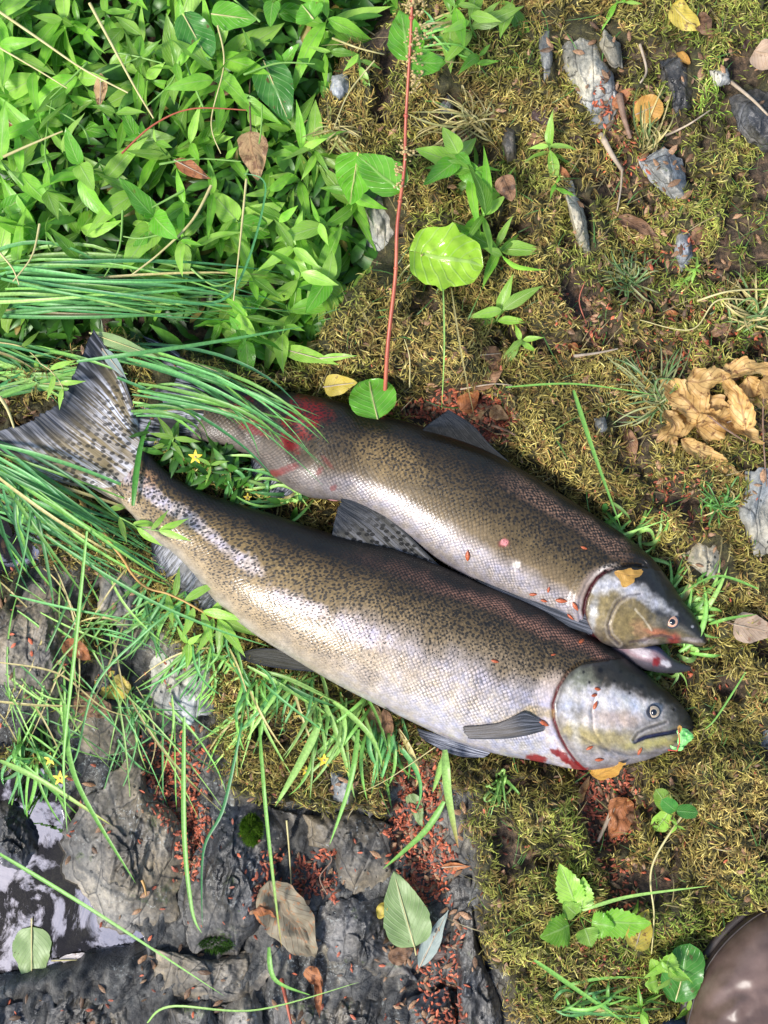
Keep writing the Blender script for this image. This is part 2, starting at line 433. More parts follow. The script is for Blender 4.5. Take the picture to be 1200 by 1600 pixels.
CUSH4 = [(740, 1220), (900, 1230), (930, 1340), (1090, 1380), (1060, 1500), (960, 1590), (800, 1560), (745, 1440)]
LIT = [([(610, 640), (700, 605), (790, 620), (800, 665), (760, 700), (660, 665)], 1.0), ([(225, 1155), (300, 1140), (325, 1210), (310, 1330), (275, 1300), (225, 1215)], 1.0),
       ([(283, 1250), (322, 1250), (318, 1330), (300, 1370), (283, 1330)], 0.9), ([(610, 1190), (690, 1180), (700, 1290), (705, 1400), (640, 1420), (610, 1330)], 1.0),
       ([(900, 1195), (1000, 1200), (990, 1310), (930, 1325), (900, 1260)], 0.8), ([(455, 1340), (520, 1335), (520, 1395), (460, 1400)], 0.9),
       ([(960, 330), (1100, 300), (1110, 420), (990, 430)], 0.12), ([(870, 460), (1200, 440), (1200, 600), (1010, 600), (880, 550)], 0.14),
       ([(930, 130), (1010, 140), (1000, 300), (930, 280)], 0.25), ([(410, 1340), (440, 1330), (430, 1450), (405, 1440)], 0.5),
       ([(990, 1020), (1080, 1040), (1070, 1080), (1000, 1060)], 0.5), ([(660, 1480), (720, 1450), (720, 1600), (650, 1600)], 0.5),
       ([(940, 1340), (1000, 1360), (990, 1440), (940, 1420)], 0.5), ([(560, 1100), (640, 1110), (640, 1190), (570, 1170)], 0.3),
       ([(860, 1420), (1010, 1440), (1010, 1560), (900, 1500)], 0.15), ([(1020, 740), (1110, 720), (1110, 840), (1040, 830)], 0.2)]
WATER_Z = -0.075

def masks(x, y):
    j = 14 * fbm(x / 40, y / 40, 3, 3)
    veg = ss(25, -25, sdf(VEG, x, y) + j * 1.5)
    bed = ss(14, -14, sdf(BED, x, y) + j * 1.8)
    pool = ss(16, -16, sdf(POOL, x, y) + j * 0.6)
    pool = np.maximum(pool, ss(25, -25, sdf(POOL2, x, y) + j))
    lit = np.zeros(x.shape)
    for q, k in LIT:
        if k > 0.4: lit = np.maximum(lit, ss(12, -8, sdf(q, x, y) + j))
    patch = ss(0.12, 0.3, fbm(x / 75, y / 75, 31, 4)) * ss(1300, 1150, y)
    moss = np.clip(1 - veg - bed * (1 - patch * 0.9) - lit, 0, 1) * (1 - pool)
    bare = ss(0.02, 0.26, fbm(x / 52, y / 52, 123, 4)) * pmask([(930, 60), (1300, 60), (1300, 900), (1010, 870), (870, 560), (900, 300)], x, y, 50)
    moss = moss * (1 - 0.8 * bare)
    thin = ss(-0.52, -0.30, fbm(x / 60, y / 60, 77, 4))
    moss = moss * thin
    return veg, bed, pool, lit, moss

def height(x, y):
    veg, bed, pool, lit, moss = masks(x, y)
    near = 1 - ss(0, 260, np.maximum.reduce([-200 - x, x - 1420, -230 - y, y - 1820, 0 * x]))
    h = 0.03 * ss(650, 1250, x) * ss(750, 50, y) + 0.012 * fbm(x / 190, y / 190, 5, 2)
    h = h - 0.05 * veg
    h = h - 0.022 * ss(620, 150, x) * ss(960, 1250, y)
    h = h + 0.016 * (moss - 0.4) + near * moss * (0.030 * np.abs(fbm(x / 70, y / 70, 9, 3)) + 0.004 * fbm(x / 18, y / 18, 12, 2))
    for q, k, f in ((CUSH, 0.035, 26), (CUSH2, 0.024, 30), (CUSH3, 0.03, 30), (CUSH4, 0.014, 26)):
        h = h + k * ss(f, -f, sdf(q, x, y) + 10 * fbm(x / 30, y / 30, 4, 2))
    h = h - 0.008 * lit
    u = (x * 0.86 + y * 0.28) / 46; v_ = (-x * 0.28 + y * 0.96) / 110
    r = 1 - np.abs(fbm(u, v_, 21, 4)) * 2
    h = h + near * bed * (0.020 * (r - 0.6) + 0.010 * (np.floor((fbm(x / 42, y / 95, 61, 3) + 1) * 3) / 3 - 1) + 0.004 * fbm(x / 14, y / 14, 8, 3)) - 0.008 * bed
    h = h * (1 - pool) + pool * (-0.105 + 0.012 * fbm(x / 40, y / 40, 15, 3))
    h = h - 0.15 * ss(-70, -330, x)
    fm = np.maximum(ss(30, -10, sdf(PA, x, y)), ss(30, -10, sdf(PB, x, y)))
    h = h * (1 - fm) + fm * np.minimum(h, -0.006)
    h = h + 0.25 * ss(1300, 9000, x) + 0.1 * fbm(x / 2500, y / 2500, 6, 2) * ss(1500, 6000, np.hypot(x - 600, y - 800))
    return h, (veg, bed, pool, lit, moss)

def axis(lo, hi, step, far):
    core = np.arange(lo, hi + step, step)
    k = 24
    r = np.geomspace(step * 2, far, k)
    return np.concatenate([(lo - r)[::-1], core, hi + r])
gx = axis(-200, 1420, 3.5, 38000); gy = axis(-230, 1820, 3.5, 38000)
GX, GY = np.meshgrid(gx, gy, indexing='ij')
GH, (mv, mb, mp, ml, mm) = height(GX, GY)
gv = np.stack([(GX - 600) * S, (800 - GY) * S, GH], -1).reshape(-1, 3)
wet = np.clip(np.maximum(mp, ss(-0.045, -0.07, GH) * mb), 0, 1)
msk = np.stack([mm, mb, wet], -1).reshape(-1, 3)
gf = grid_faces(len(gx), len(gy))[:, ::-1]
gme = mesh_np('ground', gv, gf, M['ground'], attrs={'Msk': msk})
ground = tag(link('ground', gme), 'mossy stream bank ground', None, None, 'structure')
ground_tree = BVHTree.FromPolygons(gv.tolist(), gf.tolist())
TREES = {'ground': ground_tree}

def cast(x, y, names=None):
    o = Vector((0, 0, CAMH)); d = (at(x, y, 0) - o).normalized()
    best = None
    for k, t in TREES.items():
        if names and k not in names: continue
        q = t.ray_cast(o, d, 5)
        if q[0] is not None and (best is None or q[3] < best[3]): best = q
    return best
def hit(x, y, names=None):
    q = cast(x, y, names)
    return q[0] if q else at(x, y, 0)
def nrm(x, y, names=None):
    q = cast(x, y, names)
    v = q[1] if q else Vector((0, 0, 1))
    return v if v.z > 0 else -v
def gz(x, y):
    return hit(x, y, ('ground',)).z

# ------------------------------------------------------------------ water
m, nt, p = new_mat('stream_water'); n = N(nt)
tp = n.node('ShaderNodeBsdfTransparent'); tp.inputs[0].default_value = (0.42, 0.42, 0.36, 1)
gl = n.node('ShaderNodeBsdfGlossy'); gl.inputs['Roughness'].default_value = 0.02; gl.inputs[0].default_value = (0.9, 0.9, 1.0, 1)
rip = n.bump(n.math('ADD', n.noise(n.pos(), 16, 4, 0.6, 0.8), n.math('MULTIPLY', n.noise(n.pos(), 60, 2), 0.15)), 0.10, 0.006)
n.put(gl.inputs['Normal'], rip)
fr = n.node('ShaderNodeFresnel'); fr.inputs[0].default_value = 1.33; n.put(fr.inputs['Normal'], rip)
mx = n.node('ShaderNodeMixShader'); n.put(mx.inputs[0], n.math('MULTIPLY', fr.outputs[0], n.mr(n.noise(n.pos(), 11, 5, 0.65, 1.2), 0.50, 0.57, 1.2, 18.0), clamp=True))
nt.links.new(tp.outputs[0], mx.inputs[1]); nt.links.new(gl.outputs[0], mx.inputs[2]); nt.links.new(mx.outputs[0], nt.nodes['Material Output'].inputs[0])
M['water'] = m
wx = np.linspace(-9, -0.2, 12); wy = np.linspace(-9, 9, 20)
WX, WY = np.meshgrid(wx, wy, indexing='ij')
wme = mesh_np('water', np.stack([WX, WY, np.full(WX.shape, WATER_Z)], -1).reshape(-1, 3), grid_faces(12, 20), m)
tag(link('water', wme), 'still stream water reflecting pale sky', None, None, 'structure')

# ------------------------------------------------------------------ rocks
def lin_outline(pl, n):
    p = np.array(list(pl) + [pl[0]], float); L = np.concatenate([[0], np.cumsum(np.hypot(*np.diff(p, axis=0).T))])
    q = np.linspace(0, L[-1], n, endpoint=False)
    return np.stack([np.interp(q, L, p[:, 0]), np.interp(q, L, p[:, 1])], -1)

def ring_mesh(name, outline, nr, na, zfun, mat, jag=0.0, seed=0, linear=False):
    """closed star-shaped outline (reference units) filled by rings; zfun(x,y,r)->z"""
    o = lin_outline(outline, na) if linear else catmull(outline, na, True)
    if jag:
        c0 = o.mean(0); ang = np.linspace(0, 2 * math.pi, na, endpoint=False)
        k = 1 + jag * fbm(np.cos(ang) * 4 + seed, np.sin(ang) * 4 + seed, seed, 4 if not linear else 6)
        o = c0 + (o - c0) * k[:, None]
    c0 = np.array([outline[i] for i in range(len(outline))], float).mean(0)
    r = np.linspace(0, 1, nr) ** 0.85
    pts = c0 + (o[None] - c0) * r[:, None, None]
    R = np.repeat(r[:, None], na, 1)
    x, y = pts[..., 0], pts[..., 1]
    z = zfun(x, y, R)
    v = atn(x, y, z).reshape(-1, 3)
    f = grid_faces(nr, na, True)
    uv = np.stack([R * 0.9, 0.5 + 0.5 * R * np.sin(np.linspace(0, 2 * math.pi, na, endpoint=False))[None]], -1).reshape(-1, 2)
    me = mesh_np(name, v, f, mat, uv=uv)
    return me

ROCKV = []
def rock(outline, h, label, mat='rock_grey', jag=0.08, seed=1, power=3.5, ridge=0.006, tilt=(0, 0), base=None, name='rock', cat='rock'):
    cx, cy = np.mean([q[0] for q in outline]), np.mean([q[1] for q in outline])
    if cy < 950 and cx > 400: outline = [(cx + (q[0] - cx) * 1.32, cy + (q[1] - cy) * 1.18) for q in outline]
    g = gz(cx, cy) if base is None else base
    span = max(np.ptp([q[0] for q in outline]), np.ptp([q[1] for q in outline]))
    rr_ = np.random.default_rng(seed); pl_ = []
    for i in range(7):
        a = rr_.uniform(0, 2 * math.pi); dx, dy = math.cos(a), math.sin(a)
        ext = max((q[0] - cx) * dx + (q[1] - cy) * dy for q in outline)
        pl_.append((dx, dy, ext * rr_.uniform(0.75, 1.1), rr_.uniform(0.1, 0.55)))
    def zf(x, y, R):
        fac = np.ones(x.shape)
        for dx, dy, ext, st in pl_: fac = np.minimum(fac, 1 - np.maximum(0, ((x - cx) * dx + (y - cy) * dy) / ext - st) / (1.15 - st))
        prof = np.clip((1 - R ** (power * 1.6)) * fac, 0, 1)
        u = (x * 0.88 + y * 0.3) / 34; v_ = (-x * 0.3 + y * 0.95) / 95
        rd = 1 - 2 * np.abs(fbm(u, v_, seed + 40, 4))
        step = np.floor((fbm(x / 60, y / 90, seed + 3, 3) + 1) * 3.0) / 3.0 - 1
        z = g + h * prof + prof * (ridge * (rd - 0.4) + ridge * 1.2 * step + 0.0018 * fbm(x / 7, y / 7, seed, 3))
        z = z + ((x - cx) * tilt[0] + (y - cy) * tilt[1]) * S * prof
        return np.where(R > 0.97, g - 0.05, z)
    nr = int(np.clip(span / 4, 16, 60)); na = int(np.clip(span * 1.0, 64, 260))
    me = ring_mesh(name, outline, nr, na, zf, M[mat], jag * 1.6, seed, True)
    TREES['rock%d' % len(ROCKV)] = BVHTree.FromPolygons([v.co.copy() for v in me.vertices], [tuple(pp.vertices) for pp in me.polygons])
    ROCKV.append(outline)
    loc = at(cx, cy, g)
    localise(me, loc)
    return tag(link(name, me, loc=loc), label, cat)

rock([(905, 42), (884, 62), (886, 112), (905, 150), (922, 192), (944, 192), (963, 158), (948, 112), (926, 72)], 0.032, 'large grey slanted rock blade near the top beside the brown leaf gully', seed=2, tilt=(0.1, 0))
rock([(846, 45), (842, 90), (850, 138), (860, 132), (862, 80), (858, 45)], 0.022, 'thin upright grey rock fin left of the large slanted rock blade', seed=3)
rock([(946, 48), (940, 72), (955, 102), (970, 104), (966, 70)], 0.018, 'pale lichen-grey stone between the large rock blade and the gully', 'rock_pale', seed=4)
rock([(1006, 252), (1038, 236), (1060, 252), (1073, 320), (1052, 312), (1022, 282)], 0.026, 'wedge-shaped grey rock with a pale corner in the moss below the yellow leaf', 'rock_grey', seed=5)
rock([(1150, 158), (1175, 146), (1230, 150), (1230, 235), (1190, 232), (1160, 200)], 0.03, 'dark grey angular rock at the right edge of the moss', 'rock_dark', seed=6)
rock([(1036, 100), (1060, 92), (1078, 118), (1076, 165), (1056, 176), (1040, 140)], 0.018, 'blue-grey rock under the orange leaf crumb in the upper moss', 'rock_dark', seed=7)
rock([(1112, 112), (1135, 108), (1138, 130), (1118, 136)], 0.014, 'small grey stone poking through moss above the angular dark rock', seed=8)
rock([(580, 300), (612, 300), (628, 360), (618, 440), (596, 450), (570, 380)], 0.03, 'blue-grey rock face between the leafy herbs and the red dock stem', 'rock_pale', seed=9)
rock([(690, 118), (704, 120), (708, 200), (696, 226), (686, 180)], 0.012, 'narrow grey rock sliver in dry grass right of the red stem', seed=10)
rock([(788, 198), (802, 206), (806, 248), (794, 254), (786, 225)], 0.014, 'slim dark rock chip in moss left of the purple-brown leaf', 'rock_dark', seed=11)
rock([(880, 288), (896, 292), (914, 345), (920, 400), (908, 398), (892, 340)], 0.034, 'thin pale-edged rock fin standing out of the golden moss', 'rock_pale', seed=12)
rock([(1060, 358), (1078, 360), (1082, 400), (1066, 420), (1056, 395)], 0.016, 'small grey rock beneath the curled brown leaf', seed=13)
rock([(522, 120), (540, 118), (546, 140), (530, 154), (518, 142)], 0.016, 'blue-grey pebble beside the herb patch at the top', seed=14, name='pebble', cat='pebble')
rock([(466, 158), (480, 154), (484, 180), (472, 198), (464, 184)], 0.014, 'pinkish brown pebble among the stems of the herb patch', 'rock_tan', seed=15, name='pebble', cat='pebble')
rock([(1168, 742), (1210, 735), (1215, 860), (1180, 858), (1160, 800)], 0.018, 'pale streaked rock at the right edge below the withered leaf', 'rock_pale', seed=16)
rock([(1075, 868), (1110, 836), (1126, 860), (1134, 910), (1112, 916), (1086, 900)], 0.016, 'grey rock with a white vein right of the upper fish head', 'rock_pale', seed=17)
rock([(1172, 1120), (1215, 1110), (1215, 1190), (1182, 1184)], 0.016, 'pale speckled rock at the right edge above the golden moss', 'rock_pale', seed=18)
rock([(930, 655), (944, 652), (948, 672), (934, 680)], 0.012, 'little pale pebble in moss left of the withered leaf', 'rock_pale', seed=19, name='pebble', cat='pebble')
rock([(365, 172), (392, 168), (392, 186), (372, 192)], 0.012, 'dark pebble hidden between herb stems near the brown leaf', 'rock_dark', seed=20, name='pebble', cat='pebble')
# outcrop slabs, lower left
rock([(-40, 925), (40, 905), (110, 925), (118, 985), (112, 1060), (92, 1105), (40, 1085), (-40, 1060)], 0.022, 'grey bedrock slab at the left edge under the long grass', 'rock_tan', seed=21, ridge=0.007)
rock([(112, 1080), (190, 1075), (225, 1120), (215, 1175), (140, 1190), (110, 1150)], 0.016, 'tan bedrock lump beneath the yellow spotted leaf', 'rock_tan', seed=22)
rock([(150, 1225), (225, 1160), (232, 1230), (300, 1300), (290, 1360), (280, 1430), (225, 1470), (150, 1440), (95, 1370), (90, 1300)], 0.036, 'largest tan-grey bedrock slab beside the pool', 'rock_tan', seed=23, ridge=0.01, tilt=(0.03, 0))
rock([(300, 1340), (330, 1220), (370, 1230), (470, 1270), (440, 1340), (410, 1440), (370, 1500), (300, 1490), (278, 1440)], 0.03, 'dark grey bedrock slab marked by a green moss pad', 'rock_dark', seed=24, ridge=0.009)
rock([(470, 1270), (560, 1262), (612, 1290), (618, 1350), (600, 1400), (530, 1400), (520, 1330), (478, 1320)], 0.026, 'tan bedrock slab above the dry crumpled leaf', 'rock_tan', seed=25, ridge=0.008)
rock([(505, 1405), (600, 1400), (640, 1470), (650, 1530), (590, 1530), (520, 1510), (490, 1450)], 0.022, 'dark bedrock slab left of the pale green toothed leaf', 'rock_dark', seed=26, ridge=0.008)
rock([(235, 1480), (330, 1500), (400, 1480), (440, 1500), (400, 1560), (330, 1570), (250, 1550)], 0.016, 'low brownish bedrock ledge under the crumpled leaf', 'rock_tan', seed=27)
rock([(-60, 1590), (60, 1550), (180, 1530), (250, 1530), (270, 1600), (260, 1680), (-60, 1680)], 0.022, 'black wet bedrock ledge below the pool', 'rock_dark', seed=28, ridge=0.012, base=-0.05)
rock([(262, 1575), (330, 1555), (345, 1600), (335, 1660), (270, 1660)], 0.022, 'brown chipped stone at the bottom edge left of the cleft', 'rock_tan', seed=29)
rock([(345, 1570), (400, 1540), (415, 1600), (400, 1670), (350, 1670)], 0.024, 'split dark stone at the bottom edge beside the chipped brown stone', 'rock_tan', seed=30)
rock([(420, 1545), (560, 1540), (640, 1560), (640, 1680), (430, 1680)], 0.02, 'dark wet bedrock at the bottom below the grass stalk', 'rock_dark', seed=31, ridge=0.01)
rock([(690, 1370), (735, 1370), (748, 1480), (780, 1560), (800, 1680), (720, 1680), (712, 1500)], 0.022, 'upright dark bedrock edge beside the mossy slope', 'rock_dark', seed=32, ridge=0.01)
rock([(615, 1560), (700, 1540), (715, 1600), (710, 1680), (620, 1680)], 0.02, 'blue-black stone at the bottom edge among red scales', 'rock_dark', seed=33)
rock([(515, 1205), (545, 1200), (560, 1235), (545, 1262), (520, 1250)], 0.016, 'small pale grey stone in moss above the bedrock', 'rock_grey', seed=34)
rock([(250, 1010), (330, 1040), (340, 1110), (290, 1135), (235, 1100), (230, 1040)], 0.014, 'grey stone behind the grass below the lower fish', 'rock_grey', seed=35)
rock([(-30, 1215), (40, 1255), (70, 1330), (55, 1385), (10, 1380), (-30, 1330)], 0.05, 'dark stone standing in the pool at the left edge', 'rock_dark', seed=36, ridge=0.012, base=-0.10)
rock([(160, 880), (225, 890), (240, 960), (200, 990), (150, 960)], 0.014, 'moss-flecked stone below the drooping grass tuft', 'rock_tan', seed=37)

# ------------------------------------------------------------------ fish
def mat_fish(name, scale):
    m, nt, p = new_mat(name); n = N(nt)
    col = n.attr('Col')['Color']; prm = n.sep(n.attr('Prm')['Vector']); uvm = n.attr('Uvm')['Vector']
    spotd, scal, silver = prm[0], prm[1], prm[2]
    wob = n.node('ShaderNodeVectorMath', operation='ADD')
    nn = n.node('ShaderNodeTexNoise'); n.put(nn.inputs['Vector'], uvm); nn.inputs['Scale'].default_value = 30
    sc_ = n.node('ShaderNodeVectorMath', operation='SCALE'); n.put(sc_.inputs[0], nn.outputs['Color']); sc_.inputs['Scale'].default_value = 0.008
    n.put(wob.inputs[0], uvm); n.put(wob.inputs[1], sc_.outputs[0])
    q = n.mapv(wob.outputs[0], (1.0, 1.15, 1), (0, 0, math.radians(45)))
    v = n.vor(q, scale, 0.22, 'F1', '2D')
    cen = n.mr(v[0], 0.22, 0.58, 1.0, 0.0, True)
    cellr = n.sep(v[1])[0]
    # scale tone
    lo = n.mix(1.0, col, (0.18, 0.17, 0.17), 'MULTIPLY')
    hi = n.mix(1.0, col, n.mix(cellr, (0.95, 0.95, 0.95), (1.5, 1.42, 1.38)), 'MULTIPLY')
    c = n.mix(scal, col, n.mix(cen, lo, hi))
    # freckles
    f1 = n.vor(n.mapv(wob.outputs[0], (0.75, 1.1, 1)), 270, 1.0, 'F1', '2D')[0]
    patch = n.noise(uvm, 120, 3, 0.6)
    th = n.math('MULTIPLY', spotd, n.mr(patch, 0.3, 0.7, 0.2, 0.52))
    sp1 = n.mr(n.math('SUBTRACT', th, f1), -0.05, 0.06, 0, 1, True)
    f2 = n.vor(n.mapv(wob.outputs[0], (0.8, 1, 1), (0, 0, 0), (3, 5, 0)), 105, 1.0, 'F1', '2D')[0]
    sp2 = n.mr(n.math('SUBTRACT', n.math('MULTIPLY', n.math('POWER', spotd, 2.0), 0.15), f2), -0.04, 0.03, 0, 1, True)
    sp = n.math('MULTIPLY', n.math('MAXIMUM', sp1, sp2), 0.86)
    c = n.mix(sp, c, (0.008, 0.008, 0.007))
    # iridescence of the silver skin
    ir = n.ramp(n.noise(uvm, 75, 3, 0.6), [(0.35, (0.88, 0.9, 1.12)), (0.5, (1.02, 0.98, 1.0)), (0.62, (1.08, 1.0, 0.86))])
    c = n.mix(silver, c, n.mix(1.0, c, ir, 'MULTIPLY'))
    # soft mottling
    mo = n.noise(uvm, 55, 5, 0.7)
    c = n.mix(1.0, c, n.ramp(mo, [(0.3, (0.72,) * 3), (0.7, (1.2,) * 3)]), 'MULTIPLY')
    c = n.mix(1.0, c, n.ramp(n.noise(uvm, 420, 4, 0.7), [(0.3, (0.78,) * 3), (0.7, (1.2,) * 3)]), 'MULTIPLY')
    n.put(p.inputs['Base Color'], c)
    n.put(p.inputs['Metallic'], n.math('MULTIPLY', silver, 0.32))
    n.put(p.inputs['Roughness'], n.math('ADD', n.math('ADD', n.mr(silver, 0, 1, 0.48, 0.42), n.math('MULTIPLY', n.math('SUBTRACT', mo, 0.5), 0.35)), n.math('MULTIPLY', n.math('MULTIPLY', cellr, scal), 0.18)))
    n.put(p.inputs['Coat Weight'], n.mr(silver, 0.0, 0.5, 0.12, 0.75)); n.put(p.inputs['Coat Roughness'], n.mr(mo, 0.35, 0.65, 0.08, 0.2))
    p.inputs['Specular IOR Level'].default_value = 0.35
    hh = n.math('ADD', n.math('MULTIPLY', n.math('MULTIPLY', cen, scal), 1.0), n.math('MULTIPLY', n.noise(uvm, 260, 3), 0.5))
    bp = n.bump(hh, 0.5, 0.0009)
    n.put(p.inputs['Normal'], bp)
    n.put(p.inputs['Coat Normal'], n.bump(n.math('ADD', hh, n.math('MULTIPLY', mo, 2.0)), 0.3, 0.0009))
    return m
M['fish'] = mat_fish('salmon_skin', 235)

def mixc(c, m, col):
    m = np.clip(m, 0, 1)[..., None]
    return c * (1 - m) + np.array(col, float) * m

def blob(x, y, cx, cy, rx, ry, ang=0, soft=0.4, ns=0.35, sc_=18, seed=5):
    a = math.radians(ang); dx, dy = x - cx, y - cy
    u = (dx * math.cos(a) + dy * math.sin(a)) / rx; v = (-dx * math.sin(a) + dy * math.cos(a)) / ry
    r = np.sqrt(u * u + v * v) + ns * fbm(x / sc_, y / sc_, seed, 3) + 0.45 * ns * fbm(x / 4, y / 4, seed + 1, 2)
    return ss(1 + soft, 1 - soft, r)

def stops(v, st):
    out = np.zeros(v.shape + (3,))
    vs = [q[0] for q in st]
    for k in range(3): out[..., k] = np.interp(v, vs, [q[1][k] for q in st])
    return out

def build_body(F, thick, paint, relief, root, zlift, nst=460, ntop=150, nbot=36, tree=None):
    arr = np.array([[*b, *v] for b, v in F], float)
    cs = catmull(arr, nst)
    # concentrate stations evenly by arc length
    cen = (cs[:, :2] + cs[:, 2:]) / 2
    L = np.concatenate([[0], np.cumsum(np.hypot(*np.diff(cen, axis=0).T))])
    q = np.linspace(0, L[-1], nst)
    cs = np.stack([np.interp(q, L, cs[:, k]) for k in range(4)], -1)
    u = q / L[-1]
    wd = np.hypot(cs[:, 0] - cs[:, 2], cs[:, 1] - cs[:, 3]) * S
    tk = np.interp(u, [t[0] for t in thick], [t[1] for t in thick]) * wd / 2
    lift = np.interp(u, [t[0] for t in zlift], [t[1] for t in zlift])
    zc = lift + tk
    th = np.concatenate([np.linspace(0, math.pi, ntop), np.linspace(math.pi, 2 * math.pi, nbot + 2)[1:-1]])
    nth = len(th)
    cth, sth = np.cos(th), np.sin(th)
    B, V = cs[:, None, :2], cs[:, None, 2:]
    k = ((1 + np.sign(cth) * np.abs(cth) ** 0.92) / 2)[None, :, None]
    P = V + (B - V) * k
    Z = zc[:, None] + tk[:, None] * np.sign(sth)[None] * np.abs(sth)[None] ** 0.86
    # flatten underside
    Z = np.maximum(Z, lift[:, None] + 0.0)
    x, y = P[..., 0], P[..., 1]
    top = ss(0.0, 0.25, sth)[None]
    Z = Z + relief(x, y, u[:, None]) * top
    zc_b = np.broadcast_to(zc[:, None], x.shape)
    # sections are laid out at mid height so the silhouette sits where the body really ends
    kk = S * (CAMH - zc_b) / CAMH
    kt = S * (CAMH - Z) / CAMH
    kx = np.where(Z > zc_b, kt, kk)
    vx, vy = (x - 600) * kx, (800 - y) * kx
    verts = np.stack([vx, vy, Z], -1).reshape(-1, 3)
    v = (1 - cth)[None] / 2 * np.ones_like(x)
    col, prm = paint(x, y, u[:, None] * np.ones_like(x), v)
    arc = (np.cumsum(np.ones(nth)) / nth)
    thn = np.concatenate([np.linspace(0, 1, ntop), np.linspace(1, 1.6, nbot)])
    uvm = np.stack([q[:, None] * S * np.ones_like(x), thn[None] * wd[:, None] * 1.25 + 0 * x, np.zeros_like(x)], -1)
    faces = grid_faces(nst, nth, True)
    col4 = np.concatenate([col, np.ones(col.shape[:-1] + (1,))], -1).reshape(-1, 4)
    # caps
    base = len(verts)
    e0 = verts[:nth].mean(0); e1 = verts[-nth:].mean(0)
    verts = np.concatenate([verts, [e0, e1]])
    col4 = np.concatenate([col4, [col4[0], col4[-1]]]); prm2 = np.concatenate([prm.reshape(-1, 3), [[0, 0, 0], [0, 0, 0]]])
    uvm2 = np.concatenate([uvm.reshape(-1, 3), [[0, 0, 0], [0, 0, 0]]])
    j = np.arange(nth); j2 = (j + 1) % nth
    cap0 = np.stack([np.full(nth, base), j, j2, j2], -1)
    cap1 = np.stack([np.full(nth, base + 1), (nst - 1) * nth + j2, (nst - 1) * nth + j, (nst - 1) * nth + j], -1)
    me = mesh_np('body', verts, faces, M['fish'], attrs={'Col': col4, 'Prm': prm2, 'Uvm': uvm2})
    bm = bmesh.new(); bm.from_mesh(me); bm.verts.ensure_lookup_table()
    for cc, ring in ((base, range(nth)), (base + 1, range((nst - 1) * nth, nst * nth))):
        ring = list(ring)
        for i in range(nth):
            try: bm.faces.new((bm.verts[cc], bm.verts[ring[i]], bm.verts[ring[(i + 1) % nth]])).smooth = True
            except ValueError: pass
    bmesh.ops.recalc_face_normals(bm, faces=bm.faces)
    bm.to_mesh(me); bm.free()
    if tree: TREES[tree] = BVHTree.FromPolygons([q_.co.copy() for q_ in me.vertices], [tuple(q_.vertices) for q_ in me.polygons])
    localise(me, root.location)
    return link('body', me, root)

# --- fin builder
def mat_fin():
    m, nt, p = new_mat('fin_membrane'); n = N(nt)
    col = n.attr('Col')['Color']; prm = n.sep(n.attr('Prm')['Vector'])
    uv = n.attr('Uvm')['Vector']
    st = n.noise(n.mapv(uv, (17, 1.3, 1)), 1.0, 4, 0.6, 0.3)
    st2 = n.noise(n.mapv(uv, (70, 2.5, 1), (0, 0, 0), (5, 1, 0)), 1.0, 3, 0.6)
    stk = n.mr(n.math('ADD', n.math('MULTIPLY', st, 0.6), n.math('MULTIPLY', st2, 0.4)), 0.47, 0.58, 0, 1, True)
    c = n.mix(n.math('MULTIPLY', stk, prm[1]), col, (0.72, 0.73, 0.82))  # wet glints along the rays, painted in as pale streaks
    c = n.mix(n.math('MULTIPLY', n.mr(st2, 0.46, 0.34, 0, 1), 0.4), c, (0.015, 0.015, 0.015))
    sp = n.vor(n.mapv(n.pos(), (0.8, 1.15, 1), (0, 0, 0.6)), 125, 0.75, 'F1', '2D')[0]
    spm = n.math('MULTIPLY', n.mr(sp, 0.24, 0.36, 1, 0, True), prm[0])
    c = n.mix(spm, c, (0.01, 0.01, 0.009))
    n.put(p.inputs['Base Color'], c)
    p.inputs['Roughness'].default_value = 0.55
    n.put(p.inputs['Coat Weight'], n.math('MULTIPLY', prm[1], 0.2)); p.inputs['Coat Roughness'].default_value = 0.2; p.inputs['Specular IOR Level'].default_value = 0.2
    n.put(p.inputs['Normal'], n.bump(st2, 0.6, 0.0012))
    return m
M['fin'] = mat_fin()

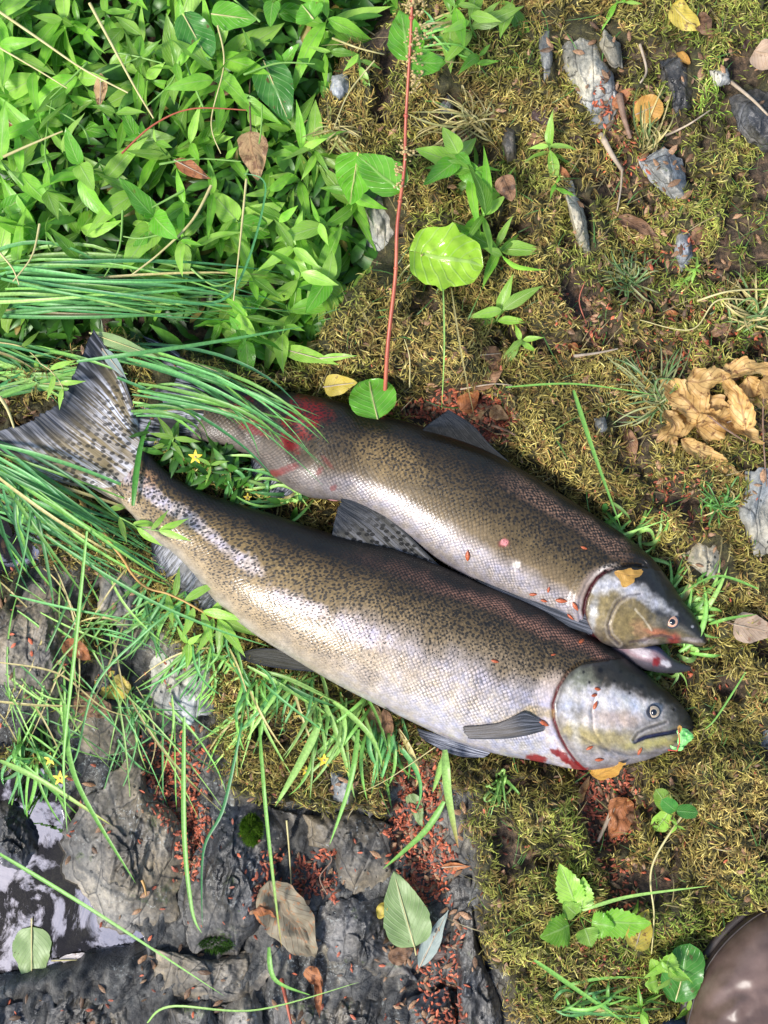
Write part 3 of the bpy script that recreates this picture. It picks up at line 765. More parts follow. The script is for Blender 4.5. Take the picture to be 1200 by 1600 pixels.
def fin(name, base, outer, edge0, edge1, zf, root, paint, ns=90, nt_=44, ray=0.0009, nray=22, thickness=0.0012, bulge=0.0):
    """base/outer: polylines; edge0/edge1: leading and trailing ray shapes; zf(x,y,s,t)->z"""
    b = catmull(base, ns); o = catmull(outer, ns)
    t = np.linspace(0, 1, nt_)[None, :, None]; s = np.linspace(0, 1, ns)[:, None, None]
    Pn = b[:, None] * (1 - t) + o[:, None] * t
    for ed, wgt in ((edge0, (1 - s) ** 2.5), (edge1, s ** 2.5)):
        if ed is not None:
            ec = catmull(ed, nt_)[None]
            ln = ec[:, :1] * (1 - t) + ec[:, -1:] * t
            Pn = Pn + (ec - ln) * wgt
    s2, t2 = s[..., 0] + 0 * t[..., 0], t[..., 0] + 0 * s[..., 0]
    # frayed outer edge
    fr = 1 + 0.03 * fbm(s2 * 30, s2 * 3, 3, 3) * t2
    Pn = b[:, None] + (Pn - b[:, None]) * fr[..., None]
    x, y = Pn[..., 0], Pn[..., 1]
    z = zf(x, y, s2, t2)
    z = z + ray * 0.8 * (fbm(s2 * nray * 1.3, t2 * 1.5, 11, 3)) * (0.3 + 0.7 * t2) + 0.0015 * fbm(s2 * 5, t2 * 3, 9, 3) * t2
    if bulge: z = z + bulge * np.sin(math.pi * s2) * t2
    v1 = atn(x, y, z).reshape(-1, 3); v2 = v1 - np.array([0, 0, thickness])
    col, prm = paint(x, y, s2, t2)
    uvm = np.stack([s2, t2, 0 * s2], -1).reshape(-1, 3)
    n_ = ns * nt_
    f1 = grid_faces(ns, nt_)
    f2 = f1[:, ::-1] + n_
    idx = np.arange(n_).reshape(ns, nt_)
    loop = np.concatenate([idx[:, 0], idx[-1, 1:], idx[::-1, -1][1:], idx[0, ::-1][1:-1]])
    l2 = np.roll(loop, -1)
    side = np.stack([loop, l2, l2 + n_, loop + n_], -1)
    col4 = np.concatenate([col, np.ones(col.shape[:-1] + (1,))], -1).reshape(-1, 4)
    me = mesh_np(name, np.concatenate([v1, v2]), np.concatenate([f1, f2, side]), M['fin'],
                 attrs={'Col': np.concatenate([col4, col4]), 'Prm': np.concatenate([prm.reshape(-1, 3)] * 2), 'Uvm': np.concatenate([uvm, uvm])})
    localise(me, root.location)
    return link(name, me, root)

def fin_paint(core, edge, streak=0.8, spots=0.8, edgew=0.18, e0=0.05, e1=0.05, streak_fn=None):
    def f(x, y, s, t):
        c = np.ones(s.shape + (3,)) * np.array(core)
        m = np.maximum(ss(1 - edgew * 1.7, 1.0 - edgew * 0.3, t + 0.08 * fbm(s * 12, t * 4, 4, 2)), np.maximum(ss(e0, 0, s), ss(1 - e1, 1, s)))
        c = mixc(c, m, edge)
        st = streak * (1 - 0.8 * m) * np.ones(s.shape)
        if streak_fn is not None: st = st * streak_fn(s, t)
        return c, np.stack([spots * (1 - m) * np.ones(s.shape), st, 0 * s], -1)
    return f

# --- eye: a ball with iris and pupil, set in the head
def mat_simple(name, col, rough=0.2, coat=1.0, metal=0.0):
    m, nt, p = new_mat(name); p.inputs['Base Color'].default_value = (*col, 1); p.inputs['Roughness'].default_value = rough
    p.inputs['Coat Weight'].default_value = coat; p.inputs['Coat Roughness'].default_value = 0.04; p.inputs['Metallic'].default_value = metal
    return m
M['eye_rim'] = mat_simple('eye_rim', (0.02, 0.025, 0.035), 0.3)
M['iris'] = mat_plain('fish_iris', (0.30, 0.22, 0.13), (0.5, 0.42, 0.32), 500, 0.25)
M['iris_red'] = mat_plain('fish_iris_copper', (0.5, 0.2, 0.1), (0.75, 0.5, 0.36), 400, 0.25)
M['pupil'] = mat_simple('fish_pupil', (0.006, 0.007, 0.01), 0.08)

def disc_dome(name, r, h, mat, root, c, nr=8, na=28, r_in=0.0, parent=None):
    rr = np.linspace(r_in, 1, nr)[:, None]; a = np.linspace(0, 2 * math.pi, na, endpoint=False)[None]
    x = rr * r * np.cos(a); y = rr * r * np.sin(a); z = h * (1 - rr ** 2) + 0 * a
    me = mesh_np(name, np.stack([x, y, z], -1).reshape(-1, 3), grid_faces(nr, na, True), mat)
    me.transform(Matrix.Translation(c - root.location))
    return link(name, me, parent or root)

def make_eye(x, y, r, tree, root, iris):
    h = hit(x, y, (tree,))
    e_ = disc_dome('eye', r * 1.28 * S, 0.0024, M['eye_rim'], root, h + Vector((0, 0, -0.0006)))
    disc_dome('iris', r * S, 0.0028, iris, root, h + Vector((0, 0, 0.0008)), parent=e_)
    disc_dome('pupil', r * 0.55 * S, 0.0016, M['pupil'], root, h + Vector((-0.0003, -0.0003, 0.0029)), parent=e_)
    return e_

# --- fish A (lower, large)
rootA = thing('salmon', 'larger silver salmon in front, mouth closed, a green leaf scrap at its snout', 'fish', at(600, 980, 0), 'freshly caught salmon lying on the bank')
GILLA = [(950, 1031), (928, 1034), (908, 1038), (888, 1052), (873, 1075), (865, 1100), (867, 1125), (876, 1150), (888, 1172), (903, 1192), (922, 1207)]
MOUTHA = [(1086, 1138), (1062, 1141), (1045, 1145), (1027, 1148), (1008, 1152), (992, 1159)]
MAXA = [(989, 1156), (997, 1145), (1010, 1138), (1026, 1133), (1040, 1128)]
PREA = [(945, 1060), (930, 1085), (924, 1110), (926, 1140), (938, 1162), (960, 1180)]

def reliefA(x, y, u):
    d, sd, t = pline(GILLA, x, y)
    head = (sd < 0)
    near = ss(60, 0, d)
    z = np.where(head, 0.0026 * ss(-3, 4, d) * ss(90, 10, d), 0.0)
    z = z - 0.0035 * ss(7, 1, d) * (~head)
    dm, _, _ = pline(MOUTHA, x, y); z = z - 0.004 * ss(4.5, 0.5, dm)
    dx, _, _ = pline(MAXA, x, y); z = z - 0.0016 * ss(4, 0.5, dx)
    dp, _, _ = pline(PREA, x, y); z = z - 0.0012 * ss(5, 0.5, dp) + 0.0008 * ss(14, 5, dp)
    z = z - 0.0012 * ss(17, 11, np.hypot(x - 1021, y - 1112))
    z = z + 0.0018 * fbm(x / 26, y / 26, 6, 3) * ss(860, 930, x)
    z = z - 0.0016 * ss(14, 2, pline([(1000, 1098), (985, 1085), (965, 1078)], x, y)[0]) - 0.002 * ss(3.5, 1, np.hypot(x - 1053, y - 1108))
    z = z - 0.0012 * ss(4, 0.5, pline([(905, 1150), (940, 1168), (985, 1180), (1030, 1176)], x, y)[0]) + 0.0016 * ss(13, 7, np.hypot(x - 1021, y - 1112))
    # fold where the belly wall meets the flank
    return z

def paintA(x, y, u, v):
    nz = fbm(x / 34, y / 34, 2, 4); nz2 = fbm(x / 11, y / 11, 8, 3)
    vv = v + 0.05 * nz
    rear = stops(vv, [(0, (0.005, 0.005, 0.004)), (0.17, (0.010, 0.008, 0.006)), (0.29, (0.085, 0.062, 0.028)), (0.45, (0.18, 0.138, 0.062)), (0.7, (0.235, 0.18, 0.09)), (0.88, (0.29, 0.24, 0.15)), (1, (0.3, 0.3, 0.28))])
    front = stops(vv, [(0, (0.006, 0.006, 0.006)), (0.06, (0.02, 0.016, 0.013)), (0.12, (0.24, 0.135, 0.105)), (0.20, (0.05, 0.038, 0.022)), (0.33, (0.105, 0.083, 0.045)), (0.45, (0.20, 0.17, 0.12)), (0.56, (0.42, 0.41, 0.44)), (0.72, (0.50, 0.47, 0.42)), (0.86, (0.48, 0.48, 0.5)), (1, (0.38, 0.38, 0.42))])
    f = ss(0.34, 0.72, u + 0.05 * nz)
    c = rear * (1 - f[..., None]) + front * f[..., None]
    silver = ss(0.42, 0.62, vv) * (0.2 + 0.65 * f)
    # pale highlights painted into the skin colour along the lateral line of the tail half
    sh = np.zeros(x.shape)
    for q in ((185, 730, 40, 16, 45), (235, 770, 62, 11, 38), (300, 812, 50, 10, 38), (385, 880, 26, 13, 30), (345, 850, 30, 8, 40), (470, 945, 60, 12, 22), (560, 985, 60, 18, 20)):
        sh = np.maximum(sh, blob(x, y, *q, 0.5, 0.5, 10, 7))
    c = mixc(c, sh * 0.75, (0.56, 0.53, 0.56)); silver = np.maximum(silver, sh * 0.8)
    spot = (0.25 + 0.75 * ss(0.05, 0.2, vv)) * ss(0.97, 0.35, vv + 0.12 * f) * (1 - 0.45 * f * ss(0.4, 0.6, vv))
    spot = np.maximum(spot, 0.75 * (1 - f) * ss(0.98, 0.8, vv))
    scal = (0.34 + 0.26 * f) * (0.6 + 0.55 * ss(-0.3, 0.3, fbm(x / 24, y / 24, 51, 3)))
    back = ss(0.03, 0.08, vv) * ss(0.23, 0.15, vv) * ss(0.38, 0.5, u)
    scal = np.maximum(scal * ss(1.0, 0.8, vv), back)
    spot = np.where(back > 0.3, spot * 0.85, spot)
    # head
    d, sd, t = pline(GILLA, x, y)
    head = np.where(sd < 0, ss(-1, 2, d), 0) * ss(0.72, 0.76, u)
    hc = stops(vv, [(0, (0.010, 0.011, 0.011)), (0.3, (0.032, 0.031, 0.027)), (0.40, (0.06, 0.06, 0.052)), (0.52, (0.2, 0.195, 0.19)), (0.8, (0.26, 0.25, 0.23)), (0.93, (0.27, 0.27, 0.3)), (1, (0.2, 0.2, 0.23))])
    hs = ss(0.4, 0.6, vv) * 0.35
    def hb(cx, cy, rx, ry, an, col, k, sv=None, seed=5, ns=0.5):
        nonlocal hc, hs
        b = blob(x, y, cx, cy, rx, ry, an, 0.75, ns, 11, seed) * k * 0.9
        hc = mixc(hc, b, col)
        if sv is not None: hs = hs * (1 - b) + sv * b
    hb(905, 1070, 22, 22, 0, (0.26, 0.3, 0.24), 0.7, 0.3, 3)
    hb(950, 1098, 60, 19, 12, (0.68, 0.69, 0.72), 1.1, 0.6, 4)  # silver cheek, its white highlight painted into the skin colour
    hb(995, 1100, 40, 10, 20, (0.68, 0.7, 0.74), 1.1, 0.6, 6)
    hb(895, 1113, 22, 14, 40, (0.55, 0.6, 0.68), 1.0, 0.6, 7)
    hb(932, 1128, 48, 12, 8, (0.62, 0.6, 0.6), 1.0, 0.5, 8)
    hb(900, 1117, 14, 9, 30, (0.2, 0.19, 0.14), 0.8, 0.2, 9)
    hb(965, 1122, 34, 10, 5, (0.52, 0.42, 0.36), 0.75, 0.3, 10)
    hb(905, 1145, 28, 12, 20, (0.42, 0.37, 0.14), 0.75, 0.2, 11)
    hb(955, 1155, 42, 12, 5, (0.40, 0.35, 0.13), 0.7, 0.2, 12)
    hb(1025, 1160, 42, 9, -8, (0.36, 0.35, 0.11), 0.85, 0.2, 13)
    hb(895, 1130, 6, 40, -15, (0.5, 0.53, 0.57), 0.5, 0.5, 14)
    hb(1040, 1110, 16, 10, 30, (0.3, 0.3, 0.3), 0.7, 0.2, 15)
    hb(1066, 1116, 24, 16, 45, (0.035, 0.037, 0.037), 0.95, 0.0, 16)
    # small black spots on the crown
    for (px, py, r) in ((938, 1047, 4), (970, 1049, 2.6), (1003, 1072, 3.2), (921, 1066, 2), (960, 1064, 2), (984, 1083, 1.8), (990, 1056, 2), (912, 1050, 2), (948, 1034, 2)):
        hc = mixc(hc, ss(r + 1.2, r - .8, np.hypot(x - px, y - py)), (0.006, 0.006, 0.006))
    dm, _, _ = pline(MOUTHA, x, y); hc = mixc(hc, ss(5, 1.5, dm), (0.02, 0.025, 0.07))
    dx, _, _ = pline(MAXA, x, y); hc = mixc(hc, ss(3, 1, dx) * 0.7, (0.06, 0.06, 0.06)); hc = mixc(hc, ss(2.5, 0.5, np.abs(dx - 4)) * 0.35 * ss(60, 20, np.hypot(x - 1010, y - 1140)), (0.55, 0.55, 0.57))
    dp, _, _ = pline(PREA, x, y); hc = mixc(hc, ss(2.4, 0.8, dp) * 0.35, (0.1, 0.09, 0.07))
    hc = mixc(hc, ss(4, 1.5, np.abs(d - 4)) * 0.3, (0.05, 0.05, 0.06))
    hc = mixc(hc, ss(3, 1, pline([(905, 1150), (940, 1168), (985, 1180), (1030, 1176)], x, y)[0]) * 0.45, (0.1, 0.09, 0.08)); hc = mixc(hc, ss(3, 1.5, np.hypot(x - 1053, y - 1108)) * 0.8, (0.01, 0.01, 0.012))
    rim = np.hypot(x - 1021, y - 1112); hc = mixc(hc, ss(3, 1, np.abs(rim - 13.5)) * 0.4, (0.36, 0.38, 0.42)); hc = mixc(hc, ss(13, 10.5, rim), (0.03, 0.035, 0.05))
    hc = hc * (1 + 0.3 * np.clip(fbm(x / 6, y / 3.2, 88, 3), -0.8, 0.8))[..., None]
    # pale skin just behind the gill slit
    bk = np.where(sd >= 0, ss(42, 8, d), 0) * ss(0.3, 0.5, vv)
    c = mixc(c, bk * 0.7, (0.66, 0.6, 0.6)); scal = scal * (1 - bk * 0.8); spot = spot * (1 - bk)
    c = mixc(c, head, 0); c = c + hc * head[..., None]
    scal = scal * (1 - head); spot = spot * (1 - head); silver = silver * (1 - head) + hs * head
    gr = np.where(sd >= 0, ss(5.0, 2.2, d), ss(1.5, 0, d)) * ss(0.25, 0.5, v)
    c = mixc(c, gr, (0.09, 0.012, 0.018)); silver = silver * (1 - gr)
    for q in ((838, 1186, 17, 7, 22), (880, 1183, 14, 6, 45), (902, 1198, 22, 6, 32), (868, 1176, 8, 4, 40)):
        b = blob(x, y, *q, 0.3, 0.6, 8, 3); c = mixc(c, b * 0.95, (0.17, 0.006, 0.008)); silver = silver * (1 - b)
    pt = blob(x, y, 840, 1112, 26, 9, 10, 0.4, 0.4, 10, 4); c = mixc(c, pt * 0.6, (0.42, 0.33, 0.13))
    pt = blob(x, y, 222, 745, 26, 13, 40, 0.4, 0.5, 10, 4); c = mixc(c, pt * 0.5, (0.45, 0.28, 0.17))
    c = c * (np.array((1.13, 0.99, 0.84)) * (1 - 0.75 * np.clip(silver, 0, 1))[..., None] + 0.75 * np.clip(silver, 0, 1)[..., None] * np.array((1.0, 1.0, 1.0)))
    c = c * (1 + 0.14 * nz2 + 0.22 * fbm(x / 4.5, y / 4.5, 71, 3))[..., None]
    return np.clip(c, 0.004, 0.85), np.stack([np.clip(spot, 0, 1), np.clip(scal, 0, 1), np.clip(silver, 0, 1)], -1)

build_body(FA, [(0, 0.1), (0.03, 0.16), (0.07, 0.34), (0.14, 0.5), (0.3, 0.56), (0.55, 0.52), (0.75, 0.50), (0.85, 0.54), (0.93, 0.62), (1, 0.75)], paintA, reliefA, rootA,
           [(0, 0.022), (0.15, 0.012), (0.3, 0.0), (1, -0.002)], nst=640, tree='fishA')
make_eye(1021, 1112, 8.8, 'fishA', rootA, M['iris'])

def onfish(tree, off=0.002):
    def f(x, y, s, t):
        z = np.zeros(x.shape)
        for i in np.ndindex(x.shape):
            q = cast(x[i], y[i], (tree,)); g = cast(x[i], y[i], ('ground',))
            z[i] = max((q[0].z if q else -1), (g[0].z if g else -1)) + off
        return z
    return f
def zlin(z0, z1, p_=1.0):
    return lambda x, y, s, t: z0 + (z1 - z0) * t ** p_

dark_edge = (0.012, 0.016, 0.022)
tail_st = lambda s, t: 0.25 + 0.75 * np.clip(ss(0.35, 0.05, np.abs(s - 0.12)) + ss(0.3, 0.05, np.abs(s - 0.9)) + ss(0.25, 0, t) + ss(0.1, 0.0, np.abs(s - 0.55)) * 0.6, 0, 1)
def over_body(tree, f):
    def g(x, y, s, t):
        z = f(x, y, s, t)
        for i in np.ndindex(z.shape):
            if t[i] < 0.4:
                q = cast(x[i], y[i], (tree,))
                if q and abs(s[i] - 0.5) < 0.49: z[i] = max(z[i], q[0].z + 0.0008 * min(1, t[i] * 8) - 0.0012 * max(0, 1 - t[i] * 12))
        return z
    return g
def tail_paint(base_fn, body):
    def f(x, y, s, t):
        c, q = base_fn(x, y, s, t)
        k = ss(0.30, 0.0, t + 0.10 * fbm(s * 9, t * 3, 31, 3))
        c = mixc(c, k * 0.85, body); q[..., 1] = q[..., 1] * (1 - 0.55 * k); return c, q
    return f
fin('caudal_fin', [(221, 662), (230, 700), (212, 738), (180, 765), (124, 762)], [(146, 514), (128, 556), (110, 596), (97, 622), (80, 640), (60, 648), (42, 660), (0, 674), (-16, 690)],
    [(221, 662), (208, 632), (186, 575), (146, 514)], [(124, 762), (90, 752), (30, 728), (-16, 690)],
    over_body('fishA', lambda x, y, s, t: 0.012 + 0.022 * ss(0, 0.35, t) + 0.006 * t + 0.006 * np.sin(s * 3.1) * t), rootA,
    tail_paint(fin_paint((0.22, 0.17, 0.09), dark_edge, 1.0, 0.8, 0.28, 0.08, 0.05, tail_st), (0.42, 0.37, 0.33)), ns=130, nt_=60, nray=30, ray=0.0011)
fin('dorsal_fin', [(694, 890), (640, 872), (580, 856), (520, 842)], [(537, 771), (531, 786), (525, 803), (520, 828)],
    [(694, 890), (664, 862), (622, 820), (588, 792), (560, 779), (537, 771)], [(520, 842), (519, 835), (520, 828)],
    zlin(0.058, 0.05), rootA, fin_paint((0.06, 0.056, 0.045), dark_edge, 0.16, 1.0, 0.42, 0.1, 0.04), nray=14)
fin('anal_fin', [(248, 824), (276, 848), (309, 884), (348, 936)], [(236, 850), (243, 893), (275, 926), (322, 957)],
    None, None, zlin(0.03, 0.018), rootA, fin_paint((0.06, 0.063, 0.066), dark_edge, 0.35, 0.0, 0.2), nray=16)
fin('pelvic_fin', [(482, 1034), (488, 1042), (492, 1050)], [(372, 1022), (368, 1025), (374, 1030)],
    [(482, 1034), (440, 1016), (400, 1014), (372, 1022)], [(492, 1050), (450, 1046), (410, 1040), (374, 1030)], zlin(0.03, 0.022), rootA,
    fin_paint((0.04, 0.038, 0.026), (0.015, 0.018, 0.03), 0.05, 0.0, 0.1, 0.05, 0.25), nray=8)
fin('pectoral_fin', [(838, 1121), (850, 1131), (850, 1142)], [(724, 1136), (726, 1145), (734, 1155)],
    [(838, 1121), (820, 1112), (800, 1121), (775, 1131), (724, 1136)], [(850, 1142), (815, 1151), (780, 1155), (734, 1155)], onfish('fishA', 0.003), rootA,
    lambda x, y, s, t: (mixc(np.ones(s.shape + (3,)) * np.array((0.12, 0.105, 0.09)), np.maximum(ss(0.62, 0.3, t + 0.2 * s), ss(0.8, 1, s)), (0.02, 0.024, 0.03)), np.stack([0 * s, 0.15 + 0 * s, 0 * s], -1)), ns=44, nt_=40, nray=10)
fin('pectoral_fin', [(770, 1172), (762, 1180), (755, 1184)], [(652, 1138), (656, 1150), (668, 1160)], None, [(755, 1184), (720, 1182), (690, 1172), (668, 1160)],
    zlin(0.025, 0.03), rootA, fin_paint((0.05, 0.055, 0.075), dark_edge, 0.7, 0.0, 0.15), nray=10)

# --- fish B (upper)
rootB = thing('salmon', 'darker salmon behind with gaping mouth and a tan leaf scrap on its head', 'fish', at(700, 780, 0), 'freshly caught salmon lying on the bank')
GILLB = [(1000, 886), (988, 884), (967, 887), (948, 894), (935, 904), (925, 918), (917, 937), (914, 953), (917, 970), (926, 990), (945, 1010)]
PREB = [(1000, 928), (981, 930), (964, 942), (955, 960), (950, 977), (953, 993), (967, 1006)]
JAWB = [(985, 1003), (1008, 1000), (1020, 994), (1035, 992), (1050, 996)]

def reliefB(x, y, u):
    d, sd, t = pline(GILLB, x, y)
    head = sd < 0
    z = np.where(head, 0.0028 * ss(-3, 4, d) * ss(80, 10, d), 0.0)
    z = z - 0.0045 * ss(8, 1, d) * (~head) + 0.003 * ss(10, 14, d) * ss(30, 18, d) * (~head)
    dp, _, _ = pline(PREB, x, y); z = z - 0.0012 * ss(4, 0.5, dp) + 0.0005 * ss(14, 5, dp)
    dj, _, _ = pline(JAWB, x, y); z = z - 0.0018 * ss(4, 0.5, dj)
    z = z - 0.0014 * ss(19, 12, np.hypot(x - 1050, y - 970))
    z = z + 0.0014 * fbm(x / 24, y / 24, 16, 3) * ss(900, 960, x)
    z = z - 0.006 * ss(30, 8, np.hypot((x - 470) / 1.0, (y - 690) / 1.6))
    return z

def paintB(x, y, u, v):
    nz = fbm(x / 34, y / 34, 22, 4); nz2 = fbm(x / 11, y / 11, 28, 3)
    vv = v + 0.05 * nz
    c = stops(vv, [(0, (0.007, 0.006, 0.005)), (0.14, (0.017, 0.013, 0.008)), (0.34, (0.05, 0.038, 0.019)), (0.54, (0.105, 0.082, 0.04)), (0.66, (0.16, 0.128, 0.075)), (0.76, (0.36, 0.345, 0.36)), (0.88, (0.33, 0.315, 0.31)), (1, (0.22, 0.215, 0.23))])
    f = ss(0.18, 0.42, u)
    tailc = stops(vv, [(0, (0.007, 0.006, 0.005)), (0.3, (0.035, 0.028, 0.017)), (0.6, (0.065, 0.052, 0.033)), (0.85, (0.12, 0.108, 0.1)), (1, (0.10, 0.098, 0.1))])
    c = tailc * (1 - f[..., None]) + c * f[..., None]
    gold = blob(x, y, 610, 715, 60, 26, 20, 0.5, 0.4, 18, 9); c = mixc(c, gold * 0.5, (0.25, 0.19, 0.085))
    silver = ss(0.64, 0.8, vv) * 0.7 * ss(0.15, 0.4, u)
    cop = ss(0.03, 0.1, vv) * ss(0.27, 0.18, vv) * ss(0.52, 0.62, u) * ss(0.82, 0.78, u)
    c = mixc(c, cop * 0.7, (0.26, 0.17, 0.125))
    spot = ss(0.72, 0.4, vv) * 0.9
    scal = np.maximum(0.5 * ss(1.0, 0.85, vv) * (0.55 + 0.6 * ss(-0.3, 0.3, fbm(x / 24, y / 24, 52, 3))), cop)
    d, sd, t = pline(GILLB, x, y)
    head = np.where(sd < 0, ss(-1, 2, d), 0) * ss(0.70, 0.74, u)
    hc = stops(vv, [(0, (0.009, 0.010, 0.011)), (0.36, (0.018, 0.019, 0.02)), (0.48, (0.11, 0.11, 0.1)), (0.6, (0.13, 0.11, 0.06)), (0.85, (0.12, 0.105, 0.075)), (1, (0.04, 0.04, 0.05))])
    hs = 0 * x + 0.1
    def hb(cx, cy, rx, ry, an, col, k, sv=None, seed=5, ns=0.45):
        nonlocal hc, hs
        b = blob(x, y, cx, cy, rx, ry, an, 0.7, ns + 0.2, 12, seed) * k * 0.9
        hc = mixc(hc, b, col)
        if sv is not None: hs = hs * (1 - b) + sv * b
    hb(945, 945, 22, 34, 15, (0.19, 0.16, 0.065), 0.8, 0.1, 3)
    hb(985, 970, 34, 34, 0, (0.19, 0.155, 0.06), 0.85, 0.1, 4)
    hb(1005, 985, 16, 12, 30, (0.30, 0.18, 0.1), 0.7, 0.0, 5)
    hb(945, 912, 22, 11, -10, (0.46, 0.49, 0.54), 0.95, 0.5, 6)
    hb(985, 922, 30, 10, 18, (0.46, 0.49, 0.54), 0.95, 0.5, 7)
    hb(1024, 943, 26, 9, 32, (0.46, 0.49, 0.54), 0.95, 0.5, 8)
    hb(927, 955, 6, 26, 5, (0.35, 0.4, 0.46), 0.6, 0.5, 9)
    hb(1030, 955, 10, 7, 40, (0.03, 0.035, 0.045), 0.8, 0.1, 10, 0.2)
    hb(1080, 1000, 12, 3, 8, (0.3, 0.28, 0.3), 0.8, 0.2, 11)
    hb(1052, 1000, 8, 8, 0, (0.22, 0.03, 0.03), 0.9, 0.0, 12)
    hb(1030, 988, 18, 5, 8, (0.36, 0.12, 0.07), 0.75, 0.0, 13)
    hb(1010, 1003, 14, 5, -6, (0.3, 0.3, 0.34), 0.7, 0.3, 14)
    dp, _, _ = pline(PREB, x, y); hc = mixc(hc, ss(2.2, 0.8, dp) * 0.7, (0.06, 0.05, 0.06)); hc = mixc(hc, ss(2.5, 1, np.abs(dp - 4.5)) * 0.2, (0.5, 0.47, 0.45))
    dj, _, _ = pline(JAWB, x, y); hc = mixc(hc, ss(3, 1, dj) * 0.7, (0.06, 0.04, 0.05))
    dl, _, _ = pline([(992, 952), (1005, 966), (1018, 985)], x, y); hc = mixc(hc, ss(2.2, 0.8, dl) * 0.6, (0.5, 0.48, 0.38))
    dn = np.hypot(x - 1082, y - 979); hc = mixc(hc, ss(3, 1.5, dn), (0.3, 0.33, 0.38))
    hc = hc * (1 + 0.5 * np.clip(fbm(x / 6, y / 3.2, 89, 3), -0.8, 0.8))[..., None]
    # pale flap behind the opercle
    bk = np.where(sd >= 0, ss(22, 10, d), 0) * ss(0.35, 0.5, vv)
    c = mixc(c, bk * 0.6, (0.42, 0.36, 0.36)); scal = scal * (1 - bk); spot = spot * (1 - bk)
    bk2 = np.where(sd >= 0, ss(14, 6, d), 0) * ss(0.6, 0.4, vv) * ss(0.25, 0.36, vv)
    c = mixc(c, bk2 * 0.9, (0.6, 0.6, 0.62))
    c = c * (1 - head[..., None]) + hc * head[..., None]
    scal = scal * (1 - head); spot = spot * (1 - head); silver = silver * (1 - head) + hs * head
    gr = np.where(sd >= 0, ss(6.5, 4, d), ss(2.0, 0, d)) * ss(0.3, 0.4, v)
    c = mixc(c, gr, (0.05, 0.01, 0.016)); silver = silver * (1 - gr)
    for q, k in (((472, 650, 26, 40, 25), 0.9), ((455, 690, 16, 16, 0), 0.95), ((395, 668, 24, 10, 18), 0.9), ((380, 626, 14, 10, 0), 0.7), ((440, 735, 22, 6, -20), 0.7), ((500, 645, 20, 14, 20), 0.5),
                 ((500, 735, 5, 8, 30), 0.6), ((520, 762, 5, 5, 0), 0.6), ((787, 847, 8, 7, 0), 0.6), ((510, 720, 3, 14, -40), 0.5)):
        b = blob(x, y, *q, 0.35, 0.6, 12, 33); c = mixc(c, b * k, (0.15, 0.006, 0.006)); silver = silver * (1 - b * k); scal = scal * (1 - .5 * b)
    b = blob(x, y, 788, 848, 6, 5, 0, 0.3, 0.4, 5, 3); c = mixc(c, b, (0.6, 0.25, 0.28))
    b = blob(x, y, 808, 883, 7, 6, 0, 0.4, 0.6, 5, 3); c = mixc(c, b, (0.75, 0.74, 0.7))
    c = c * (np.array((1.13, 0.99, 0.84)) * (1 - 0.75 * np.clip(silver, 0, 1))[..., None] + 0.75 * np.clip(silver, 0, 1)[..., None] * np.array((1.0, 1.0, 1.0)))
    c = c * (1 + 0.14 * nz2 + 0.22 * fbm(x / 4.5, y / 4.5, 71, 3))[..., None]
    return np.clip(c, 0.004, 0.85), np.stack([np.clip(spot, 0, 1), np.clip(scal, 0, 1), np.clip(silver, 0, 1)], -1)

build_body(FB, [(0, 0.16), (0.05, 0.34), (0.12, 0.5), (0.3, 0.6), (0.55, 0.58), (0.75, 0.56), (0.85, 0.6), (0.93, 0.66), (1, 0.7)], paintB, reliefB, rootB,
           [(0, 0.012), (0.15, 0.004), (0.3, 0.0), (0.8, 0.0), (1, 0.016)], nst=560, tree='fishB')
make_eye(1050, 971, 8.5, 'fishB', rootB, M['iris_red'])

# lower jaw of the gaping fish: lofted piece with pink inside
def loft(name, pairs, zc, tk, mat, root, colf, nst=70, nth=40):
    arr = catmull([[*b, *v] for b, v in pairs], nst)
    th = np.linspace(0, 2 * math.pi, nth, endpoint=False)
    u = np.linspace(0, 1, nst)
    wd = np.hypot(arr[:, 0] - arr[:, 2], arr[:, 1] - arr[:, 3]) * S
    zz = np.interp(u, *zip(*zc)); t_ = np.interp(u, *zip(*tk)) * wd / 2
    k = ((1 + np.cos(th)) / 2)[None, :, None]
    Pp = arr[:, None, 2:] + (arr[:, None, :2] - arr[:, None, 2:]) * k
    Z = zz[:, None] + t_[:, None] * np.sin(th)[None]
    v = (1 - np.cos(th))[None] / 2 + 0 * Z
    vs = atn(Pp[..., 0], Pp[..., 1], Z).reshape(-1, 3)
    col, prm = colf(Pp[..., 0], Pp[..., 1], u[:, None] + 0 * Z, v)
    col4 = np.concatenate([col, np.ones(col.shape[:-1] + (1,))], -1).reshape(-1, 4)
    uvm = np.stack([u[:, None] * 0.1 + 0 * Z, v * 0.03, 0 * Z], -1).reshape(-1, 3)
    me = mesh_np(name, vs, grid_faces(nst, nth, True), mat, attrs={'Col': col4, 'Prm': prm.reshape(-1, 3), 'Uvm': uvm})
    bm = bmesh.new(); bm.from_mesh(me); bmesh.ops.holes_fill(bm, edges=bm.edges, sides=0); bmesh.ops.recalc_face_normals(bm, faces=bm.faces); bm.to_mesh(me); bm.free()
    localise(me, root.location)
    return link(name, me, root)
